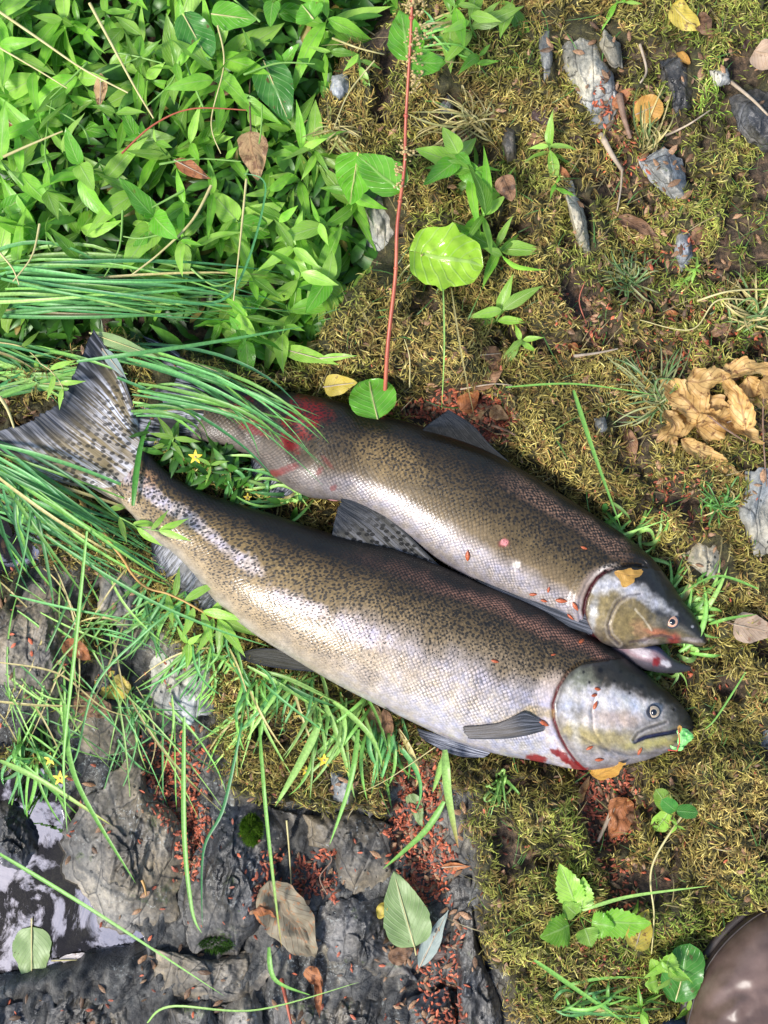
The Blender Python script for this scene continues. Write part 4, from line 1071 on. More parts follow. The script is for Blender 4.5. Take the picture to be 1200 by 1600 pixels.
def jawcol(x, y, u, v):
    c = stops(v, [(0, (0.02, 0.03, 0.09)), (0.16, (0.05, 0.06, 0.12)), (0.26, (0.3, 0.2, 0.21)), (0.55, (0.3, 0.18, 0.19)), (0.72, (0.07, 0.055, 0.065)), (1, (0.03, 0.03, 0.035))])
    c = mixc(c, ss(0.55, 0.75, u), (0.035, 0.035, 0.037))
    c = mixc(c, ss(0.22, 0.05, u), (0.06, 0.055, 0.07))
    c = mixc(c, blob(x, y, 1000, 1018, 20, 7, 20, 0.4, 0.5, 8, 3) * 0.8, (0.72, 0.62, 0.62))
    c = mixc(c, blob(x, y, 1027, 1034, 5, 7, 0, 0.4, 0.8, 5, 5), (0.2, 0.012, 0.012))
    c = mixc(c, blob(x, y, 1040, 1037, 9, 5, 20, 0.4, 0.5, 5, 6) * 0.8, (0.75, 0.68, 0.66))
    return c, np.stack([0 * x, 0 * x, 0 * x + 0.05], -1)
loft('lower_jaw', [((935, 975), (920, 1000)), ((975, 1001), (958, 1022)), ((1004, 1006), (990, 1040)), ((1028, 1010), (1018, 1049)), ((1045, 1024), (1042, 1052)), ((1064, 1035), (1062, 1051)), ((1080, 1041), (1079, 1048))],
     [(0, 0.035), (0.5, 0.038), (1, 0.022)], [(0, 0.9), (0.5, 0.8), (1, 0.8)], M['fish'], rootB, jawcol)
fin('caudal_fin', [(306, 588), (322, 610), (322, 650), (296, 692)], [(222, 524), (250, 560), (262, 590), (240, 612), (222, 628), (208, 655), (204, 694)],
    [(306, 586), (290, 560), (258, 538), (222, 524)], [(294, 694), (270, 696), (230, 698), (204, 694)], over_body('fishB', lambda x, y, s, t: 0.006 + 0.016 * ss(0, 0.35, t)), rootB,
    fin_paint((0.018, 0.018, 0.02), (0.008, 0.01, 0.014), 0.55, 0.2, 0.15, 0.04, 0.04), ns=110, nray=26, ray=0.0012)
fin('dorsal_fin', [(796, 722), (750, 700), (705, 684), (660, 672)], [(701, 640), (694, 645), (686, 651), (668, 664)],
    [(796, 722), (765, 694), (738, 664), (701, 640)], None, zlin(0.065, 0.062), rootB, fin_paint((0.014, 0.014, 0.013), dark_edge, 0.0, 1.0, 0.4, 0.1, 0.04), nray=12)
fin('anal_fin', [(404, 688), (430, 712), (462, 745), (492, 770)], [(393, 706), (395, 765), (432, 778), (472, 774)], None, None, zlin(0.03, 0.022), rootB,
    fin_paint((0.03, 0.033, 0.045), dark_edge, 0.3, 0.0, 0.15), nray=14)
fin('pectoral_fin', [(925, 962), (928, 975), (925, 992)], [(745, 898), (742, 902), (748, 910)], [(925, 962), (880, 944), (820, 918), (745, 898)], [(925, 992), (880, 976), (810, 940), (748, 910)],
    zlin(0.064, 0.06), rootB, fin_paint((0.035, 0.04, 0.05), dark_edge, 0.2, 0.0, 0.1, 0.1, 0.1), nray=9)
me = mesh_np('vent', *(lambda v: (v, grid_faces(10, 12, True)))(np.stack([
    (np.linspace(-1, 1, 10)[:, None] * 0.012 + 0 * np.zeros((1, 12))),
    (np.sqrt(1 - np.linspace(-1, 1, 10) ** 2 * .98)[:, None] * 0.004 * np.cos(np.linspace(0, 2 * math.pi, 12, endpoint=False))[None]),
    (np.sqrt(1 - np.linspace(-1, 1, 10) ** 2 * .98)[:, None] * 0.004 * np.sin(np.linspace(0, 2 * math.pi, 12, endpoint=False))[None])], -1).reshape(-1, 3)), mat_simple('pink_flesh', (0.62, 0.3, 0.3), 0.35, 0.6))
vo = link('vent', me, rootB); vo.location = at(518, 777, 0.035) - rootB.location; vo.rotation_euler = (0, 0, math.radians(-12))

# ------------------------------------------------------------------ moss (uncountable)
def ribbons(base, d0, bend, length, width, wdir, seg, colr, taper=0.15, zig=0.0, tipcol=None):
    """vectorised ribbons: base (n,3), d0 (n,3) heading, bend (n,3) added quadratically"""
    n_ = len(base); t = np.linspace(0, 1, seg + 1)[None, :, None]
    P_ = base[:, None] + d0[:, None] * length[:, None, None] * t + bend[:, None] * length[:, None, None] * t * t
    w_ = width[:, None] * (1 - (1 - taper) * np.linspace(0, 1, seg + 1)[None] ** 1.5)
    if zig: w_ = w_ * (1 + zig * ((np.arange(seg + 1) % 2) * 2 - 1)[None])
    a = P_ - wdir[:, None] * w_[..., None]; b = P_ + wdir[:, None] * w_[..., None]
    V_ = np.stack([a, b], 2).reshape(n_, -1, 3)
    k = np.arange(seg)
    f = np.stack([2 * k, 2 * k + 1, 2 * k + 3, 2 * k + 2], -1)
    F_ = (f[None] + (np.arange(n_) * (2 * (seg + 1)))[:, None, None]).reshape(-1, 4)
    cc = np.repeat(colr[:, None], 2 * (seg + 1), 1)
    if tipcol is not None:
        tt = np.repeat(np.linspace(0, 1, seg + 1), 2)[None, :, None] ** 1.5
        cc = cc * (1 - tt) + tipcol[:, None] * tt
    cc = np.concatenate([cc, np.ones(cc.shape[:-1] + (1,))], -1)
    return V_.reshape(-1, 3), F_, cc.reshape(-1, 4)

inrock = lambda x, y: np.min([sdf(o, x, y) for o in ROCKV], 0)
NM = 245000
mx_ = rng.uniform(-190, 1400, NM); my_ = rng.uniform(-220, 1800, NM)
hh, (v_, b_, p_, l_, mo_) = height(mx_, my_)
TAILS = ([(222, 662), (206, 600), (146, 510), (95, 620), (0, 668), (-20, 695), (120, 765)], [(306, 586), (260, 538), (222, 524), (240, 612), (204, 694), (296, 696)])
fish_d = np.minimum(np.minimum(sdf(PA, mx_, my_), sdf(PB, mx_, my_)), np.minimum(sdf(TAILS[0], mx_, my_), sdf(TAILS[1], mx_, my_)) - 14)
rk = inrock(mx_, my_)
keep = (rng.random(NM) < mo_ * 1.0) & (fish_d > -14) & (rk > 0 + 9 * fbm(mx_ / 14, my_ / 14, 2, 3))
mx_, my_, hh, mo_, rk = mx_[keep], my_[keep], hh[keep], mo_[keep], rk[keep]
n_ = len(mx_)
hx = (height(mx_ + 3, my_)[0] - hh) / (3 * S); hy = -(height(mx_, my_ + 3)[0] - hh) / (3 * S)
nor = np.stack([-hx, -hy, np.ones(n_)], -1); nor /= np.linalg.norm(nor, axis=1)[:, None]
# local combing direction + randomness
ang = 2.5 * math.pi * fbm(mx_ / 45, my_ / 45, 60, 2) + rng.normal(0, 1.1, n_)
tan = np.stack([np.cos(ang), np.sin(ang), 0 * ang], -1)
tan -= nor * (tan * nor).sum(1)[:, None]; tan /= np.linalg.norm(tan, axis=1)[:, None]
side = np.cross(nor, tan)
up = rng.uniform(0.35, 1.2, n_)[:, None]
d0 = tan * 0.8 + nor * up
bend = -nor * (up * rng.uniform(0.5, 1.0, n_)[:, None]) + side * rng.normal(0, 0.45, n_)[:, None]
ln = rng.uniform(0.007, 0.017, n_); wdth = rng.uniform(0.0006, 0.0012, n_)
g1 = fbm(mx_ / 90, my_ / 90, 41, 4); g2 = fbm(mx_ / 22, my_ / 22, 47, 3)
olive = np.array((0.23, 0.195, 0.045)); gold = np.array((0.40, 0.31, 0.09)); green = np.array((0.18, 0.27, 0.04)); brown = np.array((0.22, 0.12, 0.045))
cc = np.repeat(olive[None], n_, 0)
mixn = lambda c, m_, t: c * (1 - np.clip(m_, 0, 1)[:, None]) + t * np.clip(m_, 0, 1)[:, None]
zone_green = np.maximum(pmask([(1000, -60), (1260, -60), (1260, 620), (1050, 560), (960, 200)], mx_, my_, 60) * 0.5, pmask(CUSH4, mx_, my_, 30) * 0.35)
zone_gold = np.maximum.reduce([pmask(CUSH3, mx_, my_, 25), pmask([(800, 260), (960, 260), (970, 560), (820, 560)], mx_, my_, 40) * 0.6, pmask(CUSH, mx_, my_, 30) * 0.5])
cc = mixn(cc, ss(-0.1, 0.5, g1) * 0.5 + zone_gold * 0.6, gold)
cc = mixn(cc, ss(0.05, 0.45, -g1) * 0.5 + zone_green, green)
cc = mixn(cc, ss(0.1, 0.5, g2) * 0.55, brown)
cc = mixn(cc, (rng.random(n_) < 0.16) * 0.8, brown); cc = mixn(cc, (rng.random(n_) < 0.12) * 0.8, np.array((0.42, 0.36, 0.13)))
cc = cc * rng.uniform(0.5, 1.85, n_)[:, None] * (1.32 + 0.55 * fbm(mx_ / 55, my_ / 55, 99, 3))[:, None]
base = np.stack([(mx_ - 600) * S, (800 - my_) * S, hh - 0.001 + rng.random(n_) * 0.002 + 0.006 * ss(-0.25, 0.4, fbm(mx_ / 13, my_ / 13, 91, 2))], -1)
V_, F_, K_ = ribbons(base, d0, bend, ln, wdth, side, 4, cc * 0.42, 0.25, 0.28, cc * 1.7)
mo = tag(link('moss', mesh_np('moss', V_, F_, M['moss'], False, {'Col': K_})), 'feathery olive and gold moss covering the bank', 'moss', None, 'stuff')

# small moss pad on the bedrock
def moss_pad(x, y, rx, ry, n_, label, col):
    r_ = np.sqrt(rng.random(n_)); a = rng.uniform(0, 2 * math.pi, n_)
    xx = x + rx * r_ * np.cos(a); yy = y + ry * r_ * np.sin(a)
    g = np.array([hit(q, w_).z for q, w_ in zip(xx, yy)])
    z = g + 0.006 * (1 - r_ ** 2)
    b0 = np.stack([(xx - 600) * S * (CAMH - z) / CAMH, (800 - yy) * S * (CAMH - z) / CAMH, z], -1)
    d_ = np.stack([np.cos(a) * 0.5 + rng.normal(0, .4, n_), -np.sin(a) * 0.5 + rng.normal(0, .4, n_), np.ones(n_)], -1)
    wd_ = np.stack([-np.sin(a), np.cos(a), 0 * a], -1)
    v, f, k = ribbons(b0, d_, d_ * 0, np.full(n_, 0.0035), np.full(n_, 0.0006), wd_, 1, np.array(col)[None] * rng.uniform(0.5, 1.4, (n_, 1)))
    o = ring_mesh('moss_pad', [(x - rx, y), (x, y - ry), (x + rx, y), (x, y + ry)], 8, 24, lambda X, Y, R: gz0 + 0.007 * (1 - R ** 2) - 0.002, mat_plain('moss_pad_base', (0.03, 0.07, 0.005), (0.06, 0.12, 0.01), 300, 0.8)) if False else None
    loc = at(x, y, float(g.mean())); me = mesh_np('moss_pad', v, f, M['moss'], False, {'Col': k}); localise(me, loc)
    return tag(link('moss_pad', me, loc=loc), label, 'moss pad')
moss_pad(393, 1296, 17, 24, 2600, 'round bright green moss pad on the dark bedrock slab', (0.12, 0.24, 0.015))
moss_pad(338, 1476, 26, 12, 900, 'sparse dark green moss patch in the wet cleft of the bedrock', (0.05, 0.13, 0.012))

# ------------------------------------------------------------------ red litter (uncountable)
def grains(px, py, lo, hi, colf, lift=0.0015, seed=1, names=None):
    n_ = len(px)
    pts = np.array([tuple(hit(a, b, names)) for a, b in zip(px, py)])
    L_ = rng.uniform(lo, hi, n_); W_ = L_ * rng.uniform(0.28, 0.42, n_)
    a = rng.uniform(0, 2 * math.pi, n_); el = rng.normal(0, 0.35, n_)
    dx = np.stack([np.cos(a) * np.cos(el), np.sin(a) * np.cos(el), np.sin(el)], -1)
    dy = np.stack([-np.sin(a), np.cos(a), 0 * a], -1); dz = np.cross(dx, dy)
    prof = [(-1, 0, 0), (-.35, 1, 0), (-.35, 0, 0.8), (-.35, -1, 0), (.45, .85, 0), (.45, 0, 0.7), (.45, -.85, 0), (1, 0, 0.1)]
    fc = [(0, 1, 2, 2), (0, 2, 3, 3), (1, 4, 5, 2), (2, 5, 6, 3), (4, 7, 5, 5), (5, 7, 6, 6)]
    vs = np.stack([pts + dx * (L_ * q[0] / 2)[:, None] + dy * (W_ * q[1] / 2)[:, None] + dz * (W_ * q[2] / 2)[:, None] + np.array([0, 0, 1]) * (lift + rng.random(n_) * 0.002)[:, None] for q in prof], 1)
    tri = []
    for f in fc:
        if f[2] == f[3]: tri.append(f[:3])
        else: tri += [(f[0], f[1], f[2]), (f[0], f[2], f[3])]
    tri = np.array(tri)
    F_ = (tri[None] + (np.arange(n_) * 8)[:, None, None]).reshape(-1, 3)
    c = colf(n_); c4 = np.concatenate([c, np.ones((n_, 1))], -1)
    return vs.reshape(-1, 3), F_, np.repeat(c4[:, None], 8, 1).reshape(-1, 4)

def pick_in(poly, dens):
    p0 = np.array(poly); lo = p0.min(0) - 10; hi = p0.max(0) + 10
    n_ = int((hi[0] - lo[0]) * (hi[1] - lo[1]) * dens)
    x = rng.uniform(lo[0], hi[0], n_); y = rng.uniform(lo[1], hi[1], n_)
    k = sdf(poly, x, y) + 26 * fbm(x / 25, y / 25, 3, 3) + rng.normal(0, 7, n_) < 0
    return x[k], y[k]
gx_, gy_ = [], []
for q, k in LIT:
    a, b = pick_in(q, 0.052 * k); gx_.append(a); gy_.append(b)
a = rng.uniform(0, 1200, 700); b = rng.uniform(550, 1600, 700); gx_.append(a); gy_.append(b)
gx_ = np.concatenate(gx_); gy_ = np.concatenate(gy_)
fd = np.minimum(sdf(PA, gx_, gy_), sdf(PB, gx_, gy_)); kp = (fd > 2) & ~((sdf(POOL, gx_, gy_) < 8))
gx_, gy_ = gx_[kp], gy_[kp]
def redc(n_):
    t = rng.random((n_, 1)); c = np.array((0.56, 0.135, 0.06)) * (1 - t) + np.array((0.28, 0.075, 0.04)) * t
    c = c * rng.uniform(0.4, 1.7, (n_, 1)); b_ = rng.random(n_) < 0.18; c[b_] = np.array((0.36, 0.22, 0.12)) * rng.uniform(0.3, 1.2, (int(b_.sum()), 1)); return c
v, f, k = grains(gx_, gy_, 0.0035, 0.0105, redc)
tag(link('bud_scale_litter', mesh_np('litter', v, f, M['litter'], False, {'Col': k})), 'rust red bud scales fallen in drifts between moss and rock', 'litter', None, 'stuff')

# brown leaf crumbs and needles
n_ = 8000
a = rng.uniform(0, 1200, n_); b = rng.uniform(0, 1600, n_)
wgt = np.where(sdf(BED, a, b) < 0, 0.07, 0.2) + 0.78 * np.maximum(pmask([(920, 100), (1020, 120), (1110, 380), (1200, 450), (1200, 620), (960, 600), (880, 540), (950, 330)], a, b, 30), pmask([(600, 1150), (740, 1150), (740, 1600), (600, 1600)], a, b, 20) * 0.6)
kp = (rng.random(n_) < wgt) & (np.minimum(sdf(PA, a, b), sdf(PB, a, b)) > 4) & (sdf(POOL, a, b) > 5) & (sdf(VEG, a, b) > -20)
a, b = a[kp], b[kp]
v, f, k = grains(a, b, 0.004, 0.019, lambda n_: np.array((0.30, 0.17, 0.09)) * rng.uniform(0.3, 1.6, (n_, 1)))
tag(link('leaf_litter', mesh_np('crumbs', v, f, M['litter'], False, {'Col': k})), 'brown leaf crumbs and needles scattered over the moss', 'litter', None, 'stuff')

# ------------------------------------------------------------------ leaves
def wprof(kind, t):
    if kind == 'lance': return np.sin(math.pi * np.clip(t, 0, 1) ** 0.75) ** 1.1 * (1 - 0.15 * t)
    if kind == 'ovate': return np.sin(math.pi * t ** 0.62) ** 0.75 * (1 - 0.1 * t)
    if kind == 'round': return np.sqrt(np.clip(1 - (2 * t - 1) ** 2, 0, 1)) ** 0.9
    if kind == 'dock': return np.clip(np.sin(math.pi * np.clip(t, 0, 1) ** 0.72), 0, 1) ** 0.5 * (1 + 0.06 * np.sin(t * 17) + 0.04 * np.sin(t * 31))
    if kind == 'heart': return np.clip(np.sin(math.pi * t ** 0.5) ** 0.7, 0, 1)
    return np.sin(math.pi * t)
def leaf_mesh(name, L, W_, kind, mat, curl=0.1, fold=0.15, crump=0.0, roll=0.0, serr=0.0, nu=10, nv=6, seed=0, side=0.0, wave=0.04, nteeth=12):
    t = np.linspace(0, 1, nu)[:, None]; v = np.linspace(-1, 1, nv + 1)[None]
    w_ = wprof(kind, t) * W_ / 2
    w_ = np.maximum(w_, 0.0004)
    x = L * t + 0 * v
    edge = 1 + serr * (((t * nteeth) % 1.0) - 0.5) * (np.abs(v) > 0.9)
    yy = w_ * v * edge
    if roll:
        R_ = W_ / 2 / roll; ph = yy / R_; y = R_ * np.sin(ph); z = R_ * (1 - np.cos(ph))
    else: y, z = yy, fold * np.abs(yy)
    z = z - curl * L * (t ** 2) + wave * W_ * np.sin(t * 13 + seed) * v ** 2
    if crump: z = z + crump * fbm(x / 0.018 + seed, y / 0.014 + seed, seed, 3); y = y + crump * 0.6 * fbm(x / 0.02, y / 0.02 + 7, seed + 5, 2)
    y = y + side * L * t ** 2
    if kind == 'dock': x = x - 0.22 * L * np.abs(v) ** 1.3 * (1 - t) ** 2.5
    uv = np.stack([t + 0 * v, 0.5 + 0.5 * v + 0 * t], -1).reshape(-1, 2)
    return mesh_np(name, np.stack([x, y, z], -1).reshape(-1, 3), grid_faces(nu, nv + 1)[:, ::-1] if False else grid_faces(nu, nv + 1), mat, uv=uv)

def orient(o, base, tip, up=Vector((0, 0, 1)), parent_loc=None, roll=0.0):
    d = (tip - base).normalized(); y = up.cross(d).normalized(); z = d.cross(y)
    if roll:
        q = Matrix.Rotation(roll, 3, d); y = q @ y; z = q @ z
    m_ = Matrix(((d.x, y.x, z.x), (d.y, y.y, z.y), (d.z, y.z, z.z))).to_4x4()
    m_.translation = base - (parent_loc or Vector((0, 0, 0)))
    o.matrix_local = m_
    return o

def tube_mesh(name, pts, radii, mat, na=6):
    P_ = np.array([tuple(q) for q in pts]); n_ = len(P_)
    T = np.gradient(P_, axis=0); T /= np.linalg.norm(T, axis=1)[:, None] + 1e-12
    ref = np.array([0.13, 0.31, 0.94]); ref = ref if abs((T @ ref)).max() < 0.97 else np.array([1.0, 0, 0.1])
    U = np.cross(T, ref); U /= np.linalg.norm(U, axis=1)[:, None] + 1e-12; Wv = np.cross(T, U)
    a = np.linspace(0, 2 * math.pi, na, endpoint=False)
    r = np.asarray(radii)[:, None, None] if np.ndim(radii) else np.full((n_, 1, 1), radii)
    V_ = P_[:, None] + r * (U[:, None] * np.cos(a)[None, :, None] + Wv[:, None] * np.sin(a)[None, :, None])
    return mesh_np(name, V_.reshape(-1, 3), grid_faces(n_, na, True), mat)

def blade_mesh(name, pts, width, col, tip=None, seed=0):
    """grass blade with a shallow V section along world points"""
    P_ = np.array([tuple(q) for q in pts]); n_ = len(P_)
    T = np.gradient(P_, axis=0); T /= np.linalg.norm(T, axis=1)[:, None] + 1e-12
    u = np.linspace(0, 1, n_)
    side = np.cross(T, np.array([0, 0, 1.0])); side /= np.linalg.norm(side, axis=1)[:, None] + 1e-9
    tw = (random.random() - 0.5) * 1.2
    up_ = np.cross(side, T)
    side = side * np.cos(tw * u)[:, None] + up_ * np.sin(tw * u)[:, None]
    w_ = width / 2 * np.minimum(1, (0.5 + 2 * u)) * (1 - u ** 3) + 0.0001
    a = P_ - side * w_[:, None] + up_ * (w_ * 0.5)[:, None]; b = P_; c = P_ + side * w_[:, None] + up_ * (w_ * 0.5)[:, None]
    V_ = np.stack([a, b, c], 1).reshape(-1, 3)
    col = np.array(col, float); tip = col * 1.15 if tip is None else np.array(tip, float)
    cu = col[None] * (1 - u[:, None] ** 4) + tip[None] * u[:, None] ** 4
    c3 = np.repeat(np.concatenate([cu, np.ones((n_, 1))], -1)[:, None], 3, 1)
    c3[:, 1, :3] *= 1.25
    return mesh_np(name, V_, grid_faces(n_, 3), M['grass'], True, {'Col': c3.reshape(-1, 4)})

# leaf mesh libraries
LIB = {}
def lib(key, n_, fn):
    LIB[key] = [fn(i) for i in range(n_)]
lib('herb', 9, lambda i: leaf_mesh('leaf', 1.0, 0.22 + 0.05 * (i % 4), 'lance', M['herb'] if i % 3 else M['herb_light'], -0.1 + 0.08 * i, 0.28, serr=0.10, seed=i, side=(i - 2.5) * 0.05, nu=11, nv=4))
lib('herb_light', 4, lambda i: leaf_mesh('leaf', 1.0, 0.30, 'lance', M['herb_light'], 0.10 + 0.08 * i, 0.25, seed=i + 9, side=(i - 1.5) * 0.08, nu=11, nv=4, serr=0.08))
lib('willow', 4, lambda i: leaf_mesh('leaf', 1.0, 0.24, 'lance', M['herb_light'], 0.1 + 0.1 * i, 0.15, seed=i + 19, side=(i - 1.5) * 0.12, nu=11, nv=4))
lib('round', 3, lambda i: leaf_mesh('leaf', 1.0, 0.72, 'round', M['broad_dark'] if i else M['herb_light'], 0.1, 0.1, seed=i + 29, nu=11, nv=6))

lib('ovate', 4, lambda i: leaf_mesh('leaf', 1.0, 0.44 + 0.04 * i, 'ovate', M['herb_light'] if i % 2 else M['broad'], 0.05 + 0.08 * i, 0.18, seed=i + 49, side=(i - 1.5) * 0.06, nu=14, nv=6, serr=0.12))
def herb(x, y, hgt, nnode, leaf_px, label, group=None, lk='herb', lean=(0, 0), name='leafy_herb', cat='plant', pairs=2, z0=None, spread=0.35):
    b = hit(x, y); b = Vector((b.x, b.y, b.z if z0 is None else z0))
    root = thing(name, label, cat, b, group)
    top = Vector((lean[0] + random.uniform(-.3, .3), lean[1] + random.uniform(-.3, .3), 1)) * hgt
    mid = top * 0.5 + Vector((random.uniform(-.15, .15), random.uniform(-.15, .15), 0)) * hgt
    def cv(t): return mid * (2 * t * (1 - t)) + top * t * t
    link('stem', tube_mesh('stem', [cv(t) for t in np.linspace(0, 1, 7)], np.linspace(0.0016, 0.0008, 7), M['stem_green'], 5), root)
    a0 = random.uniform(0, 6.28)
    for k in range(nnode):
        t = 0.35 + 0.65 * k / max(1, nnode - 1)
        c0 = cv(t)
        for j in range(pairs):
            a = a0 + k * 1.45 + j * 2 * math.pi / pairs + random.uniform(-.7, .7)
            if random.random() < 0.12: continue
            L = leaf_px * S * random.uniform(0.55, 1.2) * (1.0 if k < nnode - 1 else 0.75)
            me = random.choice(LIB[lk])
            o = link('leaf', me, root)
            d = Vector((math.cos(a), math.sin(a), random.uniform(-0.35, 0.7) + spread * (k == nnode - 1)))
            orient(o, c0, c0 + d * 0.1, roll=random.gauss(0, .5))
            o.scale = (L, L, L)
    return root

# undergrowth mass under the herbs (uncountable)
def under_leaves(n_, poly, zlo, zhi, lpx, label, name):
    p0 = np.array(poly); x = rng.uniform(max(-230, p0[:, 0].min()), p0[:, 0].max(), n_); y = rng.uniform(max(-230, p0[:, 1].min()), p0[:, 1].max(), n_)
    k = (sdf(poly, x, y) < -8) & (np.minimum(sdf(PA, x, y), sdf(PB, x, y)) > 10); x, y = x[k], y[k]; n_ = len(x)
    h = height(x, y)[0]
    z = h + rng.uniform(zlo, zhi, n_)
    base = np.stack([(x - 600) * S, (800 - y) * S, z], -1)
    a = rng.uniform(0, 2 * math.pi, n_); el = rng.normal(0.15, 0.35, n_)
    d_ = np.stack([np.cos(a) * np.cos(el), np.sin(a) * np.cos(el), np.sin(el)], -1)
    tw = rng.normal(0, 0.5, n_)[:, None]
    sd_ = np.stack([-np.sin(a), np.cos(a), 0 * a], -1); upv = np.cross(d_, sd_)
    sd_ = sd_ * np.cos(tw) + upv * np.sin(tw)
    L = rng.uniform(0.6, 1.2, n_) * lpx * S; Wd = L * rng.uniform(0.10, 0.17, n_)
    seg = 7; t = np.linspace(0, 1, seg + 1)
    prof = np.maximum(np.sin(math.pi * t ** 0.75), 0.03)
    Pc = base[:, None] + d_[:, None] * (L[:, None] * t)[..., None] + np.array([0, 0, -1.0]) * ((L * rng.uniform(0.1, 0.5, n_))[:, None] * t ** 2)[..., None]
    ww = (Wd[:, None] * prof)[..., None]
    V_ = np.stack([Pc - sd_[:, None] * ww + upv[:, None] * ww * 0.3, Pc, Pc + sd_[:, None] * ww + upv[:, None] * ww * 0.3], 2)
    f = grid_faces(seg + 1, 3)
    F_ = (f[None] + (np.arange(n_) * 3 * (seg + 1))[:, None, None]).reshape(-1, 4)
    c = np.array((0.03, 0.11, 0.012)) + rng.random((n_, 1)) * np.array((0.07, 0.16, 0.02))
    c = c * rng.uniform(0.6, 1.15, (n_, 1))
    yel = rng.random(n_) < 0.03; c[yel] = (0.32, 0.24, 0.06)
    c4 = np.repeat(np.repeat(np.concatenate([c, np.ones((n_, 1))], -1)[:, None], seg + 1, 1)[:, :, None], 3, 2)
    c4[:, :, 1, :3] *= 1.3
    me = mesh_np(name, V_.reshape(-1, 3), F_, M['under'], True, {'Col': c4.reshape(-1, 4)})
    return tag(link(name, me), label, 'undergrowth', None, 'stuff')
under_leaves(3600, VEG, 0.0, 0.035, 62, 'tangle of low green leaves under the herbs', 'undergrowth')
under_leaves(900, [(230, 660), (300, 690), (380, 700), (400, 770), (470, 780), (510, 800), (460, 800), (330, 765), (240, 710)], 0.0, 0.02, 40, 'short green leaves in the gap between the two fish tails', 'undergrowth')

# herb patch, upper left
HL = 'bright green lance-leaved herb in the dense patch at the upper left'
pts = []
tries = 0
while len(pts) < 118 and tries < 6000:
    tries += 1
    x, y = random.uniform(-40, 620), random.uniform(-40, 560)
    if sdf(VEG, np.array([x]), np.array([y]))[0] > -22: continue
    if y > 470 and x < 330: continue
    if (abs(x - 360) < 60 and abs(y - 40) < 50): continue
    if min([math.hypot(x - q[0], y - q[1]) for q in pts] + [99]) < 33: continue
    pts.append((x, y))
LAND = [((365, 25), 'the large oval leaf at the top'), ((305, 55), 'the round wrinkled leaf'), ((432, 140), 'the large dark oval leaf'), ((300, 265), 'the orange-brown narrow leaf'), ((400, 240), 'the curled tan leaf'),
        ((157, 145), 'the pale brown leaf'), ((20, 195), 'the rusty leaf at the left edge'), ((550, 280), 'the heart-shaped leaf'), ((470, 20), 'the yellowing broad leaf'), ((470, 550), 'the long pointed leaf by the moss cushion'),
        ((100, 80), 'the thick yellow stem'), ((60, 225), 'the notched yellow stem'), ((250, 390), 'the bent pale stem'), ((30, 420), 'the tan straw at the left edge'), ((470, 175), 'the pinkish pebble'), ((335, 140), 'the brown leaf between the stems'), ((370, 400), 'the green-yellow stem')]
SEEN_L = set()
def herb_label(x, y, k, L, pre=None):
    d = sorted(LAND, key=lambda q: math.hypot(q[0][0] - x, q[0][1] - y))
    for (lx, ly), nm in d[:3]:
        a = math.degrees(math.atan2(ly - y, x - lx)) % 360
        side = ['right of', 'above and right of', 'above', 'above and left of', 'left of', 'below and left of', 'below', 'below and right of'][int((a + 22.5) // 45) % 8]
        for ad in ('', 'second '):
            lb = ('%s%s %s %s' % (ad, pre, side, nm)) if pre else '%s%s herb %s %s' % (ad, 'broad-leaved' if L == 0 else ('long-leaved' if L > 78 else 'short-leaved'), side, nm)
            if lb not in SEEN_L: SEEN_L.add(lb); return lb.strip()
    return HL
for i, (x, y) in enumerate(pts):
    LP = random.choice((random.uniform(55, 80), random.uniform(75, 118)))
    OV = random.random() < 0.24
    herb(x, y, random.uniform(0.035, 0.10), random.choice((2, 3, 4, 5)), LP * (0.8 if OV else 1), herb_label(x, y, i, 0 if OV else LP), 'lance-leaved herbs of the upper left patch', lk='ovate' if OV else 'herb')

# singled-out plants
herb(520, 450, 0.07, 4, 62, 'herb with pointed bright leaves leaning over the moss cushion at the patch corner', lk='herb_light', lean=(0.2, 0))
herb(470, 395, 0.08, 4, 66, 'glossy herb at the right rim of the patch below the pale rock face', lk='herb_light')
herb(735, 290, 0.06, 5, 92, 'leafy herb growing in moss right of the red stem, above the broad dock leaf', lk='herb', name='moss_herb')
herb(752, 335, 0.045, 4, 82, 'small-leaved herb tucked behind the broad dock leaf', lk='herb', name='moss_herb')
herb(775, 385, 0.04, 4, 78, 'herb with drooping narrow leaves right of the broad dock leaf', lk='herb', lean=(0.2, -.2), name='moss_herb')
herb(775, 505, 0.04, 3, 78, 'small herb with three toothed leaves on the moss above the brown leaves', lk='herb_light', name='moss_herb', pairs=2)
herb(810, 545, 0.03, 3, 50, 'tiny bright sprig right of the three-leaved herb', lk='herb_light', name='moss_herb')
herb(862, 245, 0.035, 3, 56, 'seedling with spoon-shaped leaves beside the purple-brown leaf', lk='herb_light', name='seedling', lean=(0, .2))
herb(868, 300, 0.025, 2, 44, 'small dark seedling below the spoon-leaved one', lk='herb', name='seedling')
herb(700, 30, 0.05, 4, 78, 'sprawling herb at the top edge right of the dock flowers', lk='herb')
herb(745, 60, 0.045, 4, 74, 'herb spreading over moss at the top, left of the rock fin', lk='herb_light')
herb(800, 20, 0.04, 3, 60, 'long-leaved herb at the top edge above the large rock blade', lk='herb')
herb(745, 105, 0.03, 2, 60, 'drooping two-leaf sprig above the dry grass', lk='herb')
herb(960, 10, 0.03, 2, 44, 'blue-green herb at the top edge left of the pale yellow leaf', lk='herb')
herb(1085, 425, 0.015, 3, 20, 'clover-like sprig with tiny leaves at the right of the moss', lk='herb_light', name='seedling', pairs=3)
herb(1065, 445, 0.012, 3, 18, 'second tiny clover-like sprig just below the first', lk='herb_light', name='seedling', pairs=3)
